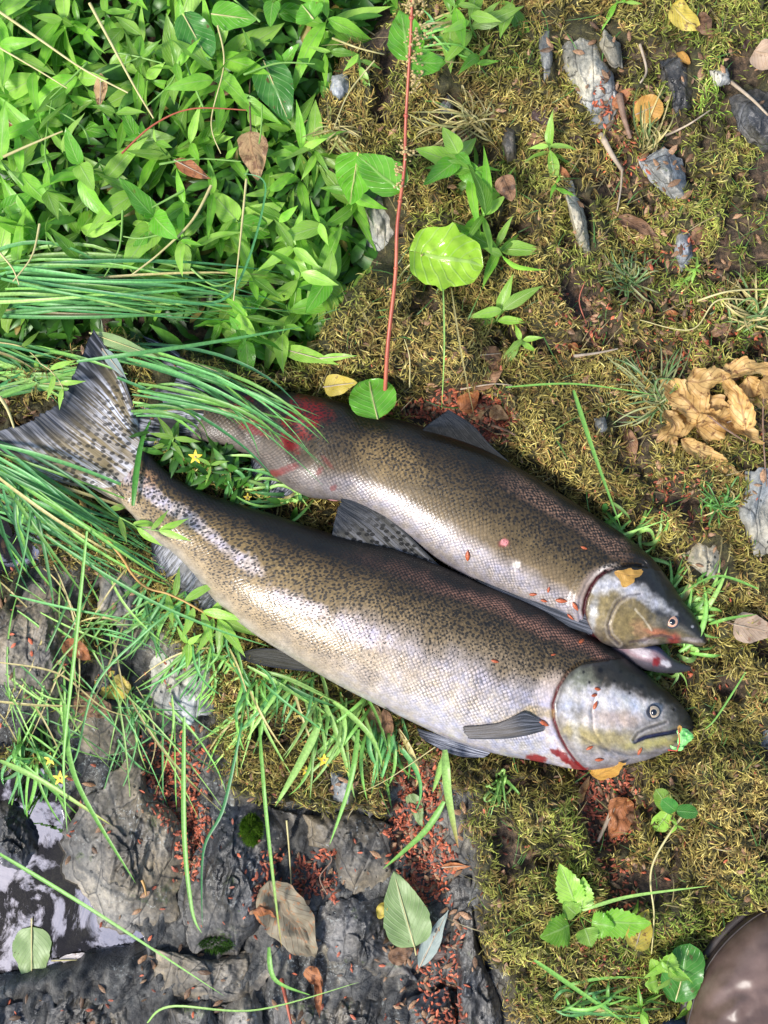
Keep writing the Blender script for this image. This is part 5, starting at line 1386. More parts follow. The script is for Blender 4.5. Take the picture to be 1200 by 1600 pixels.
herb(270, 695, 0.03, 3, 44, 'pale-leaved sprig filling the gap beside the tail of the lower fish', lk='willow', name='sprig')
herb(330, 730, 0.02, 3, 36, 'small sprig with yellow flower bud between the fish tails', lk='willow', name='sprig')
herb(300, 1000, 0.03, 3, 50, 'herb hanging below the willow shoot against the belly', lk='herb_light', name='sprig')
herb(940, 800, 0.015, 2, 30, 'round-leaved sprig on the moss above the upper fish back', lk='round', name='seedling')
herb(1045, 1265, 0.03, 2, 50, 'seedling with large round leaves on moss below the snouts', lk='round', name='seedling', pairs=2)
herb(1058, 1290, 0.018, 2, 18, 'tiny-leaved sprig under the round-leaved seedling', lk='herb_light', name='seedling', pairs=3)
herb(1040, 1500, 0.05, 3, 40, 'leafy sprig beside the boot toe', lk='herb_light', name='sprig', pairs=3)
herb(1070, 1560, 0.03, 3, 34, 'dark sprig pressed against the boot side', lk='herb', name='sprig', pairs=3)
herb(1000, 1570, 0.03, 3, 36, 'leafy sprig at the bottom edge left of the boot', lk='herb', name='sprig', pairs=3)
herb(985, 1435, 0.02, 2, 34, 'small green sprig touching the yellow and white leaf', lk='herb', name='sprig', pairs=2)
herb(560, 110, 0.03, 3, 40, 'herb with rounded leaflets at the top between patch and moss', lk='herb_light')

herb(720, 262, 0.05, 3, 80, 'large-leaved herb at the top of the moss clump beside the red stem', lk='ovate', name='moss_herb')
# willow shoot crossing below the tail
def shoot(ctrl, zoff, r, mat, label, leaves, lk, lpx, name='leafy_shoot', cat='shoot', names=None):
    c = catmull(ctrl, 26)
    b = hit(*c[0]); root = thing(name, label, cat, b)
    zz = np.interp(np.linspace(0, 1, 26), np.linspace(0, 1, len(zoff)), zoff)
    P_ = [at(q[0], q[1], hit(q[0], q[1]).z + z_) for q, z_ in zip(c, zz)]
    k = np.array([tuple(q) for q in P_]); 
    for _ in range(4): k[1:-1, 2] = np.maximum(k[1:-1, 2], (k[:-2, 2] + k[2:, 2]) / 2 - 0.0)
    P_ = [Vector(q) for q in k]
    link('stem', tube_mesh('stem', [q - b for q in P_], np.linspace(r, r * 0.5, 26), mat, 6), root)
    for (t, an, sc_) in leaves:
        i = min(25, int(t * 25)); d = (P_[min(i + 1, 25)] - P_[max(i - 1, 0)]).normalized()
        q = Matrix.Rotation(math.radians(an), 3, 'Z') @ Vector((d.x, d.y, 0)).normalized() + Vector((0, 0, random.uniform(0.05, 0.3)))
        o = link('leaf', random.choice(LIB[lk]), root)
        orient(o, P_[i] - b, P_[i] - b + q, roll=random.uniform(-.4, .4)); L = lpx * S * sc_; o.scale = (L, L, L)
    return root
shoot([(118, 765), (150, 815), (190, 870), (225, 915), (270, 930), (325, 960), (345, 968)], (0.0, 0.02, 0.03, 0.035, 0.035, 0.03), 0.002, M['stem_orange'], 'willow shoot with orange stem and bright leaf cluster lying against the belly',
      [(0.72, 60, 1.1), (0.76, -70, 1.0), (0.8, 30, 1.2), (0.82, -40, 1.0), (0.86, 70, 0.9), (0.9, -80, 1.1), (0.92, 45, 1.2), (0.95, -25, 1.3), (0.98, 5, 1.2), (0.99, -60, 1.0), (0.66, -60, .9), (0.7, 100, .8)], 'willow', 56)
shoot([(140, 770), (175, 800), (215, 822), (250, 830)], (0.03, 0.04, 0.03), 0.0012, M['stem_green'], 'pale green shoot with narrow leaves under the tail fin',
      [(0.3, 40, .9), (0.45, -50, .9), (0.6, 35, 1.0), (0.75, -35, 1.0), (0.85, 50, .8), (0.98, 0, 1.1), (0.98, 30, 1.0)], 'willow', 46)
shoot([(0, 535), (40, 545), (85, 585), (100, 610)], (0.05, 0.05, 0.04), 0.001, M['stem_straw'], 'thin straw stem with pale narrow leaves left of the tail fin',
      [(0.3, 50, .9), (0.5, -50, .9), (0.6, 60, 1.0), (0.7, -45, 1.0), (0.8, 50, .9), (0.95, -30, .8)], 'willow', 40)

# dock: red stem with seed whorls and leaves
root = thing('dock_stalk', 'tall red dock stalk with seed clusters between herb patch and moss', 'plant', hit(600, 645))
b = root.location.copy()
ctl = [(645, -30, 0.20), (641, 70, 0.18), (634, 190, 0.15), (632, 260, 0.13), (621, 350, 0.115), (618, 430, 0.10), (606, 540, 0.08), (600, 648, 0.04)]
cc_ = catmull(ctl, 34)
link('stem', tube_mesh('stem', [at(*q) - b for q in cc_], np.linspace(0.0014, 0.0026, 34), M['stem_red'], 8), root)
for t_ in (0.12, 0.3, 0.52, 0.72, 0.9):
    q = cc_[int(t_ * 33)]; k_ = int(t_ * 33)
    link('node', tube_mesh('node', [at(*cc_[k_]) - b + Vector((0, 0.0015 * s_, 0)) for s_ in (-1.6, -.6, .6, 1.6)], [0.0016, 0.0029, 0.0029, 0.0016], M['stem_red'], 8), root)
def seed_cluster(px, py, pz, n_, r):
    vs, fs = [], []
    bm = bmesh.new()
    for _ in range(n_):
        q = at(px, py, pz) + Vector([random.gauss(0, r) for _ in range(3)])
        k = bmesh.ops.create_icosphere(bm, subdivisions=1, radius=random.uniform(0.0012, 0.0022))
        for v in k['verts']: v.co = Vector((v.co.x, v.co.y * 0.7, v.co.z * 1.2)) + q - b
    me = bpy.data.meshes.new('seed_cluster'); bm.to_mesh(me); bm.free(); me.materials.append(M['seed'])
    link('seed_cluster', me, root)
for q in ((648, 5, .19, 70, .006), (652, 58, .178, 60, .006), (645, 90, .172, 40, .005), (648, 118, .166, 34, .005), (634, 235, .138, 40, .004), (624, 265, .128, 24, .003), (646, 132, .16, 20, .004), (626, 290, .125, 14, .003)): seed_cluster(*q)
for q in ((640, 100, .17, 695, 98, 0.55, 'broad'), (628, 300, .12, 560, 240, 0.0, 'broad'), (640, 95, .172, 625, 15, 0, 'broad')):
    p0, p1 = at(q[0], q[1], q[2]), at(q[3], q[4], q[2] - 0.01)
    L = (p1 - p0).length * 1.1
    me = leaf_mesh('leaf', L, L * 0.62, 'ovate', M[q[6]], 0.15, 0.2, crump=0.004, seed=int(q[0]), nu=20, nv=10, serr=0.06)
    orient(link('leaf', me, root), p0 - b, p1 - b, roll=q[5])
# broad leaves as things of their own
def big_leaf(bx, by, tx, ty, wpx, z, mat, kind, label, name='broad_leaf', cat='leaf', stalk=None, crump=0.002, curl=0.08, fold=0.12, serr=0.03, roll=0.0, nteeth=18, z1=None, side=0.0, rollr=0.0):
    g0, g1 = hit(bx, by).z + z, hit(tx, ty).z + (z if z1 is None else z1)
    p0, p1 = at(bx, by, g0), at(tx, ty, g1)
    L = (p1 - p0).length
    rt = thing(name, label, cat, p0)
    me = leaf_mesh('blade', L, wpx * S, kind, M[mat], curl, fold, crump, roll, serr, nu=26, nv=14, seed=int(bx + by), side=side, nteeth=nteeth)
    orient(link('blade', me, rt), Vector((0, 0, 0)), p1 - p0, roll=rollr)
    d = (p1 - p0)
    link('midrib', tube_mesh('midrib', [d * t + Vector((0, 0, -curl * L * t * t + 0.0007)) for t in np.linspace(0, 0.9, 8)], np.linspace(0.0009, 0.0003, 8), M['stem_straw'] if mat in ('broad', 'pale_green', 'broad_dark') else M['bark_pale'], 5), rt) if crump < 0.0045 and not roll and abs(rollr) < 0.3 and abs(side) < 0.02 else None
    if stalk:
        q = [at(x, y, hit(x, y).z + 0.004 + z * 0.5) - p0 for x, y in stalk]
        q = [Vector((0, 0, 0))] + q
        c = catmull([tuple(v) for v in q], 12)
        link('stalk', tube_mesh('stalk', c, np.linspace(0.0012, 0.0009, 12), M['stem_straw'] if 'brown' not in mat and 'tan' not in mat else M['bark'], 6), rt)
    return rt
big_leaf(660, 398, 756, 414, 92, 0.055, 'lime', 'dock', 'large glossy yellow-green dock leaf lit beside the red stem', stalk=[(636, 418), (620, 440)], crump=0.006, curl=0.06, fold=0.12, serr=0.05)
big_leaf(330, 22, 400, 30, 46, 0.09, 'broad', 'ovate', 'large oval green leaf at the top of the herb patch', crump=0.0015)
big_leaf(285, 20, 325, 92, 55, 0.085, 'broad_dark', 'round', 'round wrinkled green leaf with a brown spot near the top', crump=0.003)
big_leaf(412, 95, 452, 190, 62, 0.07, 'broad_dark', 'ovate', 'large dark oval leaf at the right of the herb patch', crump=0.003)
big_leaf(490, 30, 470, 5, 50, 0.09, 'broad', 'ovate', 'yellowing broad leaf at the top edge of the herb patch', crump=0.003)
big_leaf(560, 238, 545, 325, 62, 0.09, 'broad', 'heart', 'heart-shaped bright leaf overhanging the pale rock face', crump=0.004)
big_leaf(590, 655, 575, 590, 70, 0.02, 'broad', 'round', 'round light green leaf peeping from behind the upper fish back', crump=0.002)
big_leaf(140, 520, 240, 555, 22, 0.075, 'pale_green', 'lance', 'long pale glossy leaf lying over grass at the tail tip', crump=0.001)
big_leaf(160, 545, 195, 590, 18, 0.06, 'grey_leaf', 'lance', 'whitish narrow leaf behind the upper tail lobe', crump=0.001)
big_leaf(440, 545, 520, 565, 26, 0.06, 'herb_light', 'lance', 'pointed green leaf stretched towards the moss cushion', crump=0.001)
big_leaf(500, 560, 556, 555, 12, 0.05, 'herb_light', 'lance', 'narrow leaf at the foot of the moss cushion', crump=0.001)

# fallen leaves
def dead(bx, by, tx, ty, w, mat, kind, label, **kw):
    kw.setdefault('crump', 0.006); kw.setdefault('curl', 0.0); kw.setdefault('serr', 0.04); kw.setdefault('z', 0.005)
    z = kw.pop('z')
    return big_leaf(bx, by, tx, ty, w, z, mat, kind, label, name=kw.pop('name', 'fallen_leaf'), cat='leaf', **kw)
dead(272, 250, 330, 280, 26, 'redbrown_leaf', 'lance', 'orange-brown narrow leaf lying on the herbs left of the curled tan leaf', z=0.085, crump=0.003)
dead(392, 205, 402, 282, 48, 'tan_leaf', 'ovate', 'curled tan leaf with a long stalk hanging on the herb patch', z=0.085, stalk=[(390, 150), (392, 105)], crump=0.006)
dead(158, 115, 156, 172, 22, 'tan_leaf', 'lance', 'pale brown leaf among herbs near the upper left', z=0.085, crump=0.004)
dead(5, 185, 35, 205, 20, 'redbrown_leaf', 'lance', 'small rusty leaf at the left edge of the herb patch', z=0.06, crump=0.004)
dead(315, 130, 360, 148, 24, 'brown_leaf', 'ovate', 'brown leaf deep between herb stems above the tan leaf', z=0.06)
dead(992, 180, 1035, 160, 42, 'orange_leaf', 'round', 'bright yellow-orange leaf at the foot of the upper gully', z=0.018, crump=0.004)
dead(1050, 8, 1092, 50, 40, 'yellow_leaf', 'ovate', 'pale yellow leaf at the top edge of the moss', z=0.012)
dead(1178, 78, 1235, 105, 52, 'pink_tan', 'ovate', 'pinkish tan leaf at the right edge near the top', z=0.015)
dead(1085, 22, 1110, 60, 30, 'brown_leaf', 'ovate', 'brown leaf at the top right under the pale yellow one')
dead(1060, 82, 1078, 96, 14, 'orange_leaf', 'round', 'small orange leaf scrap near the blue-grey rock', z=0.012)
dead(965, 338, 1028, 372, 30, 'brown_leaf', 'lance', 'brown curled leaf right of the golden moss', roll=1.6, crump=0.008, z=0.008)
dead(1022, 360, 1028, 402, 18, 'tan_leaf', 'lance', 'dangling tan curl below the brown curled leaf', roll=1.6)
dead(962, 130, 1000, 155, 24, 'brown_leaf', 'ovate', 'small brown leaf in the upper gully above the orange leaf')
dead(958, 165, 990, 138, 22, 'redbrown_leaf', 'ovate', 'reddish leaf scrap resting on the gully twig')
dead(945, 205, 975, 225, 20, 'brown_leaf', 'lance', 'brown leaf shred beneath the gully twig')
dead(1165, 62, 1180, 92, 18, 'dark_leaf', 'ovate', 'small dark leaf above the pinkish tan leaf')
dead(832, 175, 862, 192, 24, 'dark_leaf', 'ovate', 'dark purple leaf left of the seedling', crump=0.008)
dead(880, 218, 912, 222, 24, 'dark_leaf', 'ovate', 'dark purple-brown crumpled leaf right of the seedling', crump=0.01)
dead(825, 215, 848, 222, 20, 'brown_leaf', 'ovate', 'greyish brown leaf left of the spoon-leaved seedling')
dead(862, 262, 892, 278, 18, 'redbrown_leaf', 'ovate', 'rust-coloured leaf scrap under the seedling')
dead(785, 275, 800, 315, 34, 'brown_leaf', 'ovate', 'half-brown fading leaf at the right of the moss herb', z=0.04)
dead(1012, 470, 990, 540, 38, 'tan_leaf', 'lance', 'long curled tan leaf at the right of the moss', roll=1.9, crump=0.007, z=0.012)
dead(998, 460, 1006, 500, 28, 'brown_leaf', 'ovate', 'brown cupped leaf above the long curled tan leaf', roll=1.4)
dead(888, 535, 905, 560, 22, 'redbrown_leaf', 'lance', 'rusty curl at the left end of the dry grass stalk', roll=1.5)
dead(1040, 490, 1075, 500, 20, 'redbrown_leaf', 'ovate', 'rusty leaf scrap right of the long curled tan leaf')
dead(1110, 520, 1140, 505, 22, 'brown_leaf', 'ovate', 'brown leaf scrap near the right edge above the withered leaf')
dead(1080, 362, 1105, 380, 30, 'brown_leaf', 'ovate', 'crumpled mauve-brown leaf near the small grey rock', crump=0.012)
dead(735, 600, 790, 560, 52, 'brown_leaf', 'ovate', 'brown leaf lying in the hollow above the dorsal fin', crump=0.008, z=0.006)
dead(720, 640, 745, 610, 34, 'redbrown_leaf', 'ovate', 'reddish brown leaf at the left of the hollow above the dorsal fin', crump=0.008)
dead(765, 640, 795, 655, 24, 'tan_leaf', 'ovate', 'orange-tan leaf below the brown hollow leaf', crump=0.006)
dead(732, 648, 765, 632, 26, 'tan_leaf', 'ovate', 'folded tan leaf tip touching the dorsal fin', crump=0.006)
dead(750, 555, 785, 552, 24, 'brown_leaf', 'round', 'small round brown leaf above the hollow', crump=0.003)
dead(978, 670, 990, 725, 26, 'brown_leaf', 'lance', 'narrow brown leaf standing in moss left of the withered leaf', roll=1.0)
dead(505, 605, 558, 598, 34, 'yellow_leaf', 'ovate', 'yellow leaf with brown flecks behind the upper fish', z=0.04, crump=0.003)
dead(1145, 975, 1212, 990, 48, 'pink_tan', 'ovate', 'smooth pale tan leaf at the right edge level with the snouts', z=0.012, stalk=[(1130, 970)], crump=0.003)
dead(580, 1100, 605, 1180, 38, 'tan_leaf', 'lance', 'rolled tan leaf cone sticking out below the belly', roll=1.8, crump=0.004, z=0.012)
dead(600, 1105, 610, 1160, 24, 'brown_leaf', 'lance', 'dark inner side of a rolled leaf below the belly', roll=1.4)
dead(925, 1212, 975, 1190, 34, 'orange_leaf', 'ovate', 'orange leaf tucked under the throat of the lower fish', z=0.01)
dead(975, 1245, 955, 1312, 46, 'redbrown_leaf', 'ovate', 'upright rusty leaf in the litter below the snouts', crump=0.01, z=0.014)
dead(985, 1262, 1000, 1300, 24, 'brown_leaf', 'ovate', 'brown leaf right of the upright rusty leaf')
dead(900, 1255, 922, 1212, 20, 'tan_leaf', 'lance', 'slim tan leaf beneath the throat blood', roll=1.8)
dead(938, 1370, 950, 1400, 20, 'brown_leaf', 'lance', 'narrow brown leaf above the bramble seedling', roll=1.5)
dead(992, 1485, 1010, 1420, 42, 'yellow_leaf', 'ovate', 'yellow and white leaf right of the bramble seedling', z=0.02, crump=0.004)
dead(148, 1062, 205, 1080, 44, 'yellow_leaf', 'round', 'yellow-olive leaf with dark spots on the tan bedrock', z=0.014, crump=0.003)
dead(115, 1095, 175, 1110, 40, 'brown_leaf', 'round', 'wet brown leaf below the yellow spotted leaf', z=0.01)
dead(100, 1005, 142, 1030, 30, 'redbrown_leaf', 'ovate', 'orange-red leaf caught in grass at the left', z=0.03, crump=0.007)
dead(110, 955, 130, 985, 18, 'redbrown_leaf', 'lance', 'small rusty leaf curl above the orange-red leaf', roll=1.4)
dead(415, 1380, 495, 1500, 78, 'grey_tan', 'ovate', 'large weathered crumpled leaf lying on the bedrock', crump=0.012, z=0.016, fold=0.25)
dead(402, 1415, 425, 1450, 26, 'redbrown_leaf', 'round', 'orange folded edge piece left of the large weathered leaf', z=0.014)
dead(495, 1520, 500, 1590, 22, 'redbrown_leaf', 'lance', 'twisted rusty leaf strip at the bottom edge', roll=1.7, z=0.012)
dead(480, 1512, 505, 1540, 26, 'redbrown_leaf', 'ovate', 'dark red wet leaf below the large weathered leaf', z=0.008)
dead(648, 1480, 615, 1362, 76, 'pale_green', 'ovate', 'pale green toothed leaf with brown specks on the bedrock edge', z=0.022, crump=0.0025, serr=0.07, nteeth=22, stalk=[(650, 1492)])
dead(655, 1512, 700, 1422, 30, 'grey_leaf', 'lance', 'grey-green leaf seen from its underside beside the toothed leaf', z=0.012, crump=0.003)
dead(608, 1500, 645, 1480, 28, 'brown_leaf', 'ovate', 'brown leaf below the pale green toothed leaf')
dead(670, 1500, 705, 1460, 28, 'dark_leaf', 'lance', 'dark brown leaf right of the grey-green leaf')
dead(640, 1240, 660, 1292, 24, 'pale_green', 'ovate', 'small grey-green leaf on the red scales', z=0.014)
dead(1122, 1235, 1140, 1240, 8, 'tan_leaf', 'lance', 'tiny tan flake on the golden moss')
dead(598, 1410, 592, 1435, 16, 'yellow_leaf', 'round', 'small olive leaf peeping out beside the toothed leaf', z=0.012)
dead(690, 1355, 735, 1352, 14, 'redbrown_leaf', 'lance', 'rusty bark flake on the dark bedrock edge', crump=0.004)
# floating leaves
def floating(bx, by, tx, ty, w, mat, kind, label, **kw):
    p0, p1 = at(bx, by, WATER_Z + 0.002), at(tx, ty, WATER_Z + 0.002); L = (p1 - p0).length
    rt = thing('floating_leaf', label, 'leaf', p0)
    me = leaf_mesh('blade', L, w * S, kind, M[mat], -0.02, 0.05, kw.get('crump', 0.002), 0, 0.06, nu=26, nv=14, seed=3, nteeth=20)
    orient(link('blade', me, rt), Vector((0, 0, 0)), p1 - p0)
    link('stalk', tube_mesh('stalk', [(p1 - p0) * t + Vector((0, 0, 0.0012)) for t in np.linspace(-0.14, 0.92, 10)], np.linspace(0.0011, 0.0004, 10), M['stem_straw'], 5), rt)
    return rt
floating(50, 1448, 50, 1546, 66, 'pale_green', 'ovate', 'pale green toothed leaf floating on the pool')
floating(92, 1500, 172, 1498, 24, 'wetpale', 'lance', 'pinkish grey wet leaf at the pool edge', crump=0.003)

# withered maple leaf in pieces
def grow_(pl, k):
    c0 = np.mean(pl, 0); return [tuple(c0 + (np.array(q) - c0) * k) for q in pl]
def poly_leaf(outline, z, amp, mat, seed, root=None, label=None, name='lobe'):
    cx, cy = np.mean(outline, 0); g = gz(cx, cy) + z
    def zf(x, y, R): return g + amp * fbm(x / 26 + seed, y / 26, seed, 3) + amp * (0.5 - 1.2 * np.abs(vn(x / 30 + y / 60, y / 34, seed + 3))) + 0.012 * R ** 4 * vn(x / 16, y / 16, seed + 9) - 0.012 * np.clip(R - 0.7, 0, 1) * (vn(x / 40, y / 40, seed + 2) > 0)
    me = ring_mesh(name, grow_(outline, 1.12), 30, 110, zf, M[mat], 0.16, seed, True)
    localise(me, root.location); return link(name, me, root)
rm = thing('withered_leaf', 'large withered tan maple leaf crumpled on the moss at the right', 'leaf', hit(1110, 650))
for bx, by, tx, ty, w_, z_, cr_, rl_, sd_ in ((1098, 655, 1046, 592, 50, .022, .007, 0.7, .1), (1090, 640, 1040, 690, 40, .016, .006, 0.9, -.1), (1070, 600, 1132, 592, 40, .028, .006, 0.5, .1), (1062, 688, 1152, 738, 30, .014, .006, 1.3, 0),
                     (1085, 622, 1178, 692, 42, .028, .007, 0.9, .08), (1088, 668, 1150, 650, 46, .012, .008, 0.3, 0), (1168, 672, 1150, 590, 38, .022, .008, 1.0, .15), (1128, 582, 1216, 566, 34, .026, .008, 1.0, -.1),
                     (1165, 592, 1190, 640, 34, .02, .008, .6, .1), (1046, 640, 1052, 702, 30, .018, .007, 1.1, 0), (1190, 590, 1235, 620, 40, .02, .008, .6, 0)):
    z_ += 0.010
    p0, p1 = at(bx, by, gz(bx, by) + z_), at(tx, ty, gz(tx, ty) + z_ * 0.8)
    L = (p1 - p0).length * 1.12
    me = leaf_mesh('lobe', L, w_ * S * 1.15, 'ovate', M['orange_maple'] if z_ > .013 else M['brown_leaf'], 0.0, 0.1, cr_, rl_, 0.25, nu=34, nv=16, seed=bx, side=sd_, nteeth=7, wave=0.12)
    orient(link('lobe', me, rm), p0 - rm.location, p1 - rm.location, roll=random.uniform(-.5, .5))
link('stalk', tube_mesh('stalk', [at(1095, 640, gz(1095, 640) + .034) - rm.location, at(1130, 668, gz(1130, 668) + .034) - rm.location, at(1165, 690, gz(1165, 690) + .02) - rm.location], [0.0012] * 3, M['bark'], 6), rm)

# bramble seedling with toothed leaflets
def bramble(x, y, specs, label):
    b0 = hit(x, y); rt = thing('bramble_seedling', label, 'plant', b0)
    for (tx, ty, w, zz, m_) in specs:
        q = at(tx, ty, gz(tx, ty) + zz) - b0; st = q * 0.3 + Vector((0, 0, 0.012))
        link('stalk', tube_mesh('stalk', [Vector((0, 0, 0)), st * 0.6, st], [0.001, 0.0008, 0.0007], M['stem_green'], 5), rt)
        L = (q - st).length
        me = leaf_mesh('leaflet', L, w * S, 'ovate', M[m_], 0.08, 0.2, 0.002, 0, 0.28, nu=30, nv=8, seed=tx, nteeth=9)
        orient(link('leaflet', me, rt), st, q)
    return rt
bramble(905, 1430, [(875, 1352, 44, 0.03, 'herb_light'), (912, 1372, 34, 0.03, 'herb_light'), (846, 1465, 50, 0.03, 'herb'), (960, 1450, 44, 0.03, 'herb'), (925, 1480, 36, 0.025, 'herb_light'), (1018, 1445, 46, 0.03, 'herb'), (880, 1410, 30, 0.02, 'herb_light')], 'bramble seedling with toothed leaflets on the lower moss')
bramble(1030, 1520, [(1010, 1540, 32, 0.03, 'herb_light'), (1050, 1490, 34, 0.035, 'herb_light'), (1018, 1500, 26, 0.03, 'herb_light')], 'small toothed seedling between bramble and boot')
big_leaf(1055, 1565, 1080, 1478, 60, 0.03, 'broad_dark', 'round', 'wet dark round leaf beside the boot', crump=0.004)

# ------------------------------------------------------------------ grasses
def blade_pts(p0, p1, ctrl, zb, arch, npt=12, zt=None, names=None):
    """quadratic curve in plan, arched in height, kept above what lies below"""
    t = np.linspace(0, 1, npt)
    x = (1 - t) ** 2 * p0[0] + 2 * t * (1 - t) * ctrl[0] + t * t * p1[0]
    y = (1 - t) ** 2 * p0[1] + 2 * t * (1 - t) * ctrl[1] + t * t * p1[1]
    g = np.array([hit(a, b, names).z for a, b in zip(x, y)])
    z = g[0] + zb + ((g[-1] + (0.004 if zt is None else zt)) - g[0] - zb) * t + arch * 4 * t * (1 - t)
    z = np.maximum(z, g + 0.004)
    for _ in range(25): z[1:-1] = np.maximum(z[1:-1], 0.5 * (z[:-2] + z[2:]))
    return [at(a, b, c) for a, b, c in zip(x, y, z)]

G1 = (0.14, 0.38, 0.11); G2 = (0.22, 0.47, 0.09); G3 = (0.08, 0.27, 0.09); STRAW = (0.5, 0.42, 0.17); G4 = (0.34, 0.57, 0.14)
SOLID = ('ground', 'fishA', 'fishB')
def tussock(label, base, bsp, end, esp, bowv, n_, wpx, arch, cols, name='grass_tussock', cat='grass tussock', zb=0.0, zt=None, part='blade', sp_bow=22, names=SOLID, tips=None):
    b0 = hit(*base, names=('ground',)); rt = thing(name, label, cat, b0)
    for i in range(n_):
        p0 = (base[0] + random.uniform(-1, 1) * bsp[0], base[1] + random.uniform(-1, 1) * bsp[1])
        p1 = (end[0] + random.uniform(-1, 1) * esp[0], end[1] + random.uniform(-1, 1) * esp[1])
        k = 0.5; cx = (p0[0] + p1[0]) / 2 + bowv[0] + random.gauss(0, sp_bow); cy = (p0[1] + p1[1]) / 2 + bowv[1] + random.gauss(0, sp_bow)
        pp = blade_pts(p0, p1, (cx, cy), zb + random.uniform(0, 0.01), arch * random.uniform(0.5, 1.3), zt=zt, names=names)
        c = np.array(random.choice(cols) if random.random() > 0.05 else STRAW) * random.uniform(0.6, 1.35)
        me = blade_mesh(part, [q - b0 for q in pp], wpx * S * random.uniform(0.7, 1.3), c, tips and random.choice(tips))
        link(part, me, rt)
    return rt
tussock('dense sedge tussock whose long blades sweep right from the left edge above the tail', (-60, 455), (25, 45), (330, 462), (170, 42), (0, -4), 56, 5, 0.05, [G1, G1, G3, G2, G4], 'sedge_tussock', zb=0.03, zt=0.05, sp_bow=42)
tussock('sedge tussock behind the tail fin at the left edge', (-30, 580), (25, 60), (150, 590), (90, 60), (0, -10), 40, 5, 0.004, [G1, G3, G2, G4], 'sedge_tussock', zb=0.002, zt=0.0, names=('ground',))
tussock('sedge blades bent over the tail of the upper fish', (190, 550), (60, 30), (460, 700), (55, 60), (45, -50), 20, 4.2, 0.05, [G1, G1, G2, G3], 'sedge_tussock', zb=0.0, zt=0.008)
tussock('arching sedge at the base of the upper fish tail', (215, 620), (14, 30), (400, 680), (90, 25), (30, -25), 12, 5.5, 0.03, [G1, G2], 'sedge_tussock', zb=0.03, zt=0.01)
tussock('sedge tussock fanning out below the tail of the lower fish', (-20, 740), (35, 60), (235, 865), (70, 62), (10, 0), 40, 5, 0.03, [G1, G1, G2, G3], 'sedge_tussock', zb=0.03, zt=0.0, names=('ground',))
tussock('sedge tussock hanging down at the left edge under the tail', (10, 760), (40, 30), (110, 900), (110, 75), (-12, 10), 26, 4.5, 0.03, [G1, G3, G2], 'sedge_tussock', zb=0.03, names=('ground',))
tussock('grass growing between belly and moss below the pelvic fin', (440, 1050), (60, 14), (420, 1160), (130, 60), (-10, 0), 42, 5, 0.02, [G2, G1, G4], zb=0.0, names=('ground',))
tussock('thin sparse grass over the left bedrock', (100, 930), (110, 60), (140, 1080), (150, 110), (0, 0), 30, 3, 0.03, [G2, G1, G4, STRAW], names=('ground',))
tussock('thin sparse grass around the orange-red leaf', (60, 1080), (70, 60), (110, 1150), (110, 90), (0, 0), 34, 3.2, 0.03, [G2, G1, G4], names=('ground',))
tussock('wispy grass on the stones left of the red scale drift', (220, 1080), (60, 40), (250, 1200), (110, 90), (0, 0), 30, 3, 0.02, [G2, G1, G4], names=('ground',))
tussock('wide green grass blades under the middle of the belly', (540, 1090), (50, 14), (520, 1210), (90, 50), (8, 0), 24, 6, 0.025, [G2, G4], zb=0.0, names=('ground',))
tussock('low grass spread left of the pelvic fin', (340, 1000), (40, 25), (300, 1090), (110, 60), (0, 0), 34, 4, 0.018, [G1, G2, G2], zb=0.0, names=('ground',))
tussock('short grass behind the anal fin', (250, 930), (50, 30), (200, 1010), (100, 40), (0, 0), 26, 5, 0.015, [G1, G2], names=('ground',))
tussock('grass below the flank at the rolled tan leaf', (600, 1130), (30, 12), (620, 1230), (50, 40), (6, 0), 18, 6.5, 0.02, [G2, G1], names=('ground',))
tussock('fresh grass tussock in front of the two snouts', (1040, 985), (40, 40), (1080, 950), (60, 85), (14, 0), 46, 7, 0.015, [G2, G4, G2], zb=0.0, names=('ground',))
tussock('grass along the head of the upper fish', (960, 830), (50, 50), (1010, 850), (40, 60), (8, 0), 22, 6, 0.015, [G2, G4], names=('ground',))
tussock('grass under the gaping jaw', (1010, 1050), (30, 10), (1030, 1030), (50, 50), (5, 0), 20, 6, 0.01, [G2, G4], names=('ground',))
tussock('grass between the two fish tails', (420, 770), (70, 18), (410, 760), (100, 50), (0, -5), 46, 5, 0.02, [G2, G4, G1], names=('ground',))
tussock('fine pale grass tuft left of the withered leaf', (1030, 625), (8, 10), (1010, 600), (75, 70), (0, 0), 60, 2.6, 0.01, [(0.14, 0.24, 0.08), (0.3, 0.32, 0.14)], 'grass_tuft', 'grass tuft', names=('ground',))
tussock('fine grass tuft on the moss beside the curled leaf', (985, 440), (8, 8), (985, 430), (55, 50), (0, 0), 44, 2.4, 0.01, [(0.14, 0.24, 0.08), (0.3, 0.32, 0.14)], 'grass_tuft', 'grass tuft', names=('ground',))
tussock('little bright grass tuft near the pale streaked rock', (1125, 790), (5, 5), (1125, 785), (38, 34), (0, 0), 36, 2.4, 0.01, [(0.12, 0.3, 0.06)], 'grass_tuft', 'grass tuft', names=('ground',))
tussock('dry straw grass tuft right of the red stem', (740, 190), (14, 10), (715, 190), (90, 60), (0, 0), 50, 2.6, 0.015, [STRAW, (0.28, 0.27, 0.1), (0.36, 0.3, 0.12)], 'grass_tuft', 'grass tuft', names=('ground',))
tussock('straw-coloured tuft at the rim of the herb patch', (520, 205), (14, 10), (520, 225), (60, 40), (0, 0), 40, 2.6, 0.015, [STRAW, (0.3, 0.33, 0.1)], 'grass_tuft', 'grass tuft', names=('ground',))
tussock('upright pale grass beside the upper gully', (1010, 235), (12, 10), (1030, 180), (34, 70), (0, 0), 26, 2.4, 0.03, [STRAW, (0.2, 0.28, 0.09)], 'grass_tuft', 'grass tuft', names=('ground',))
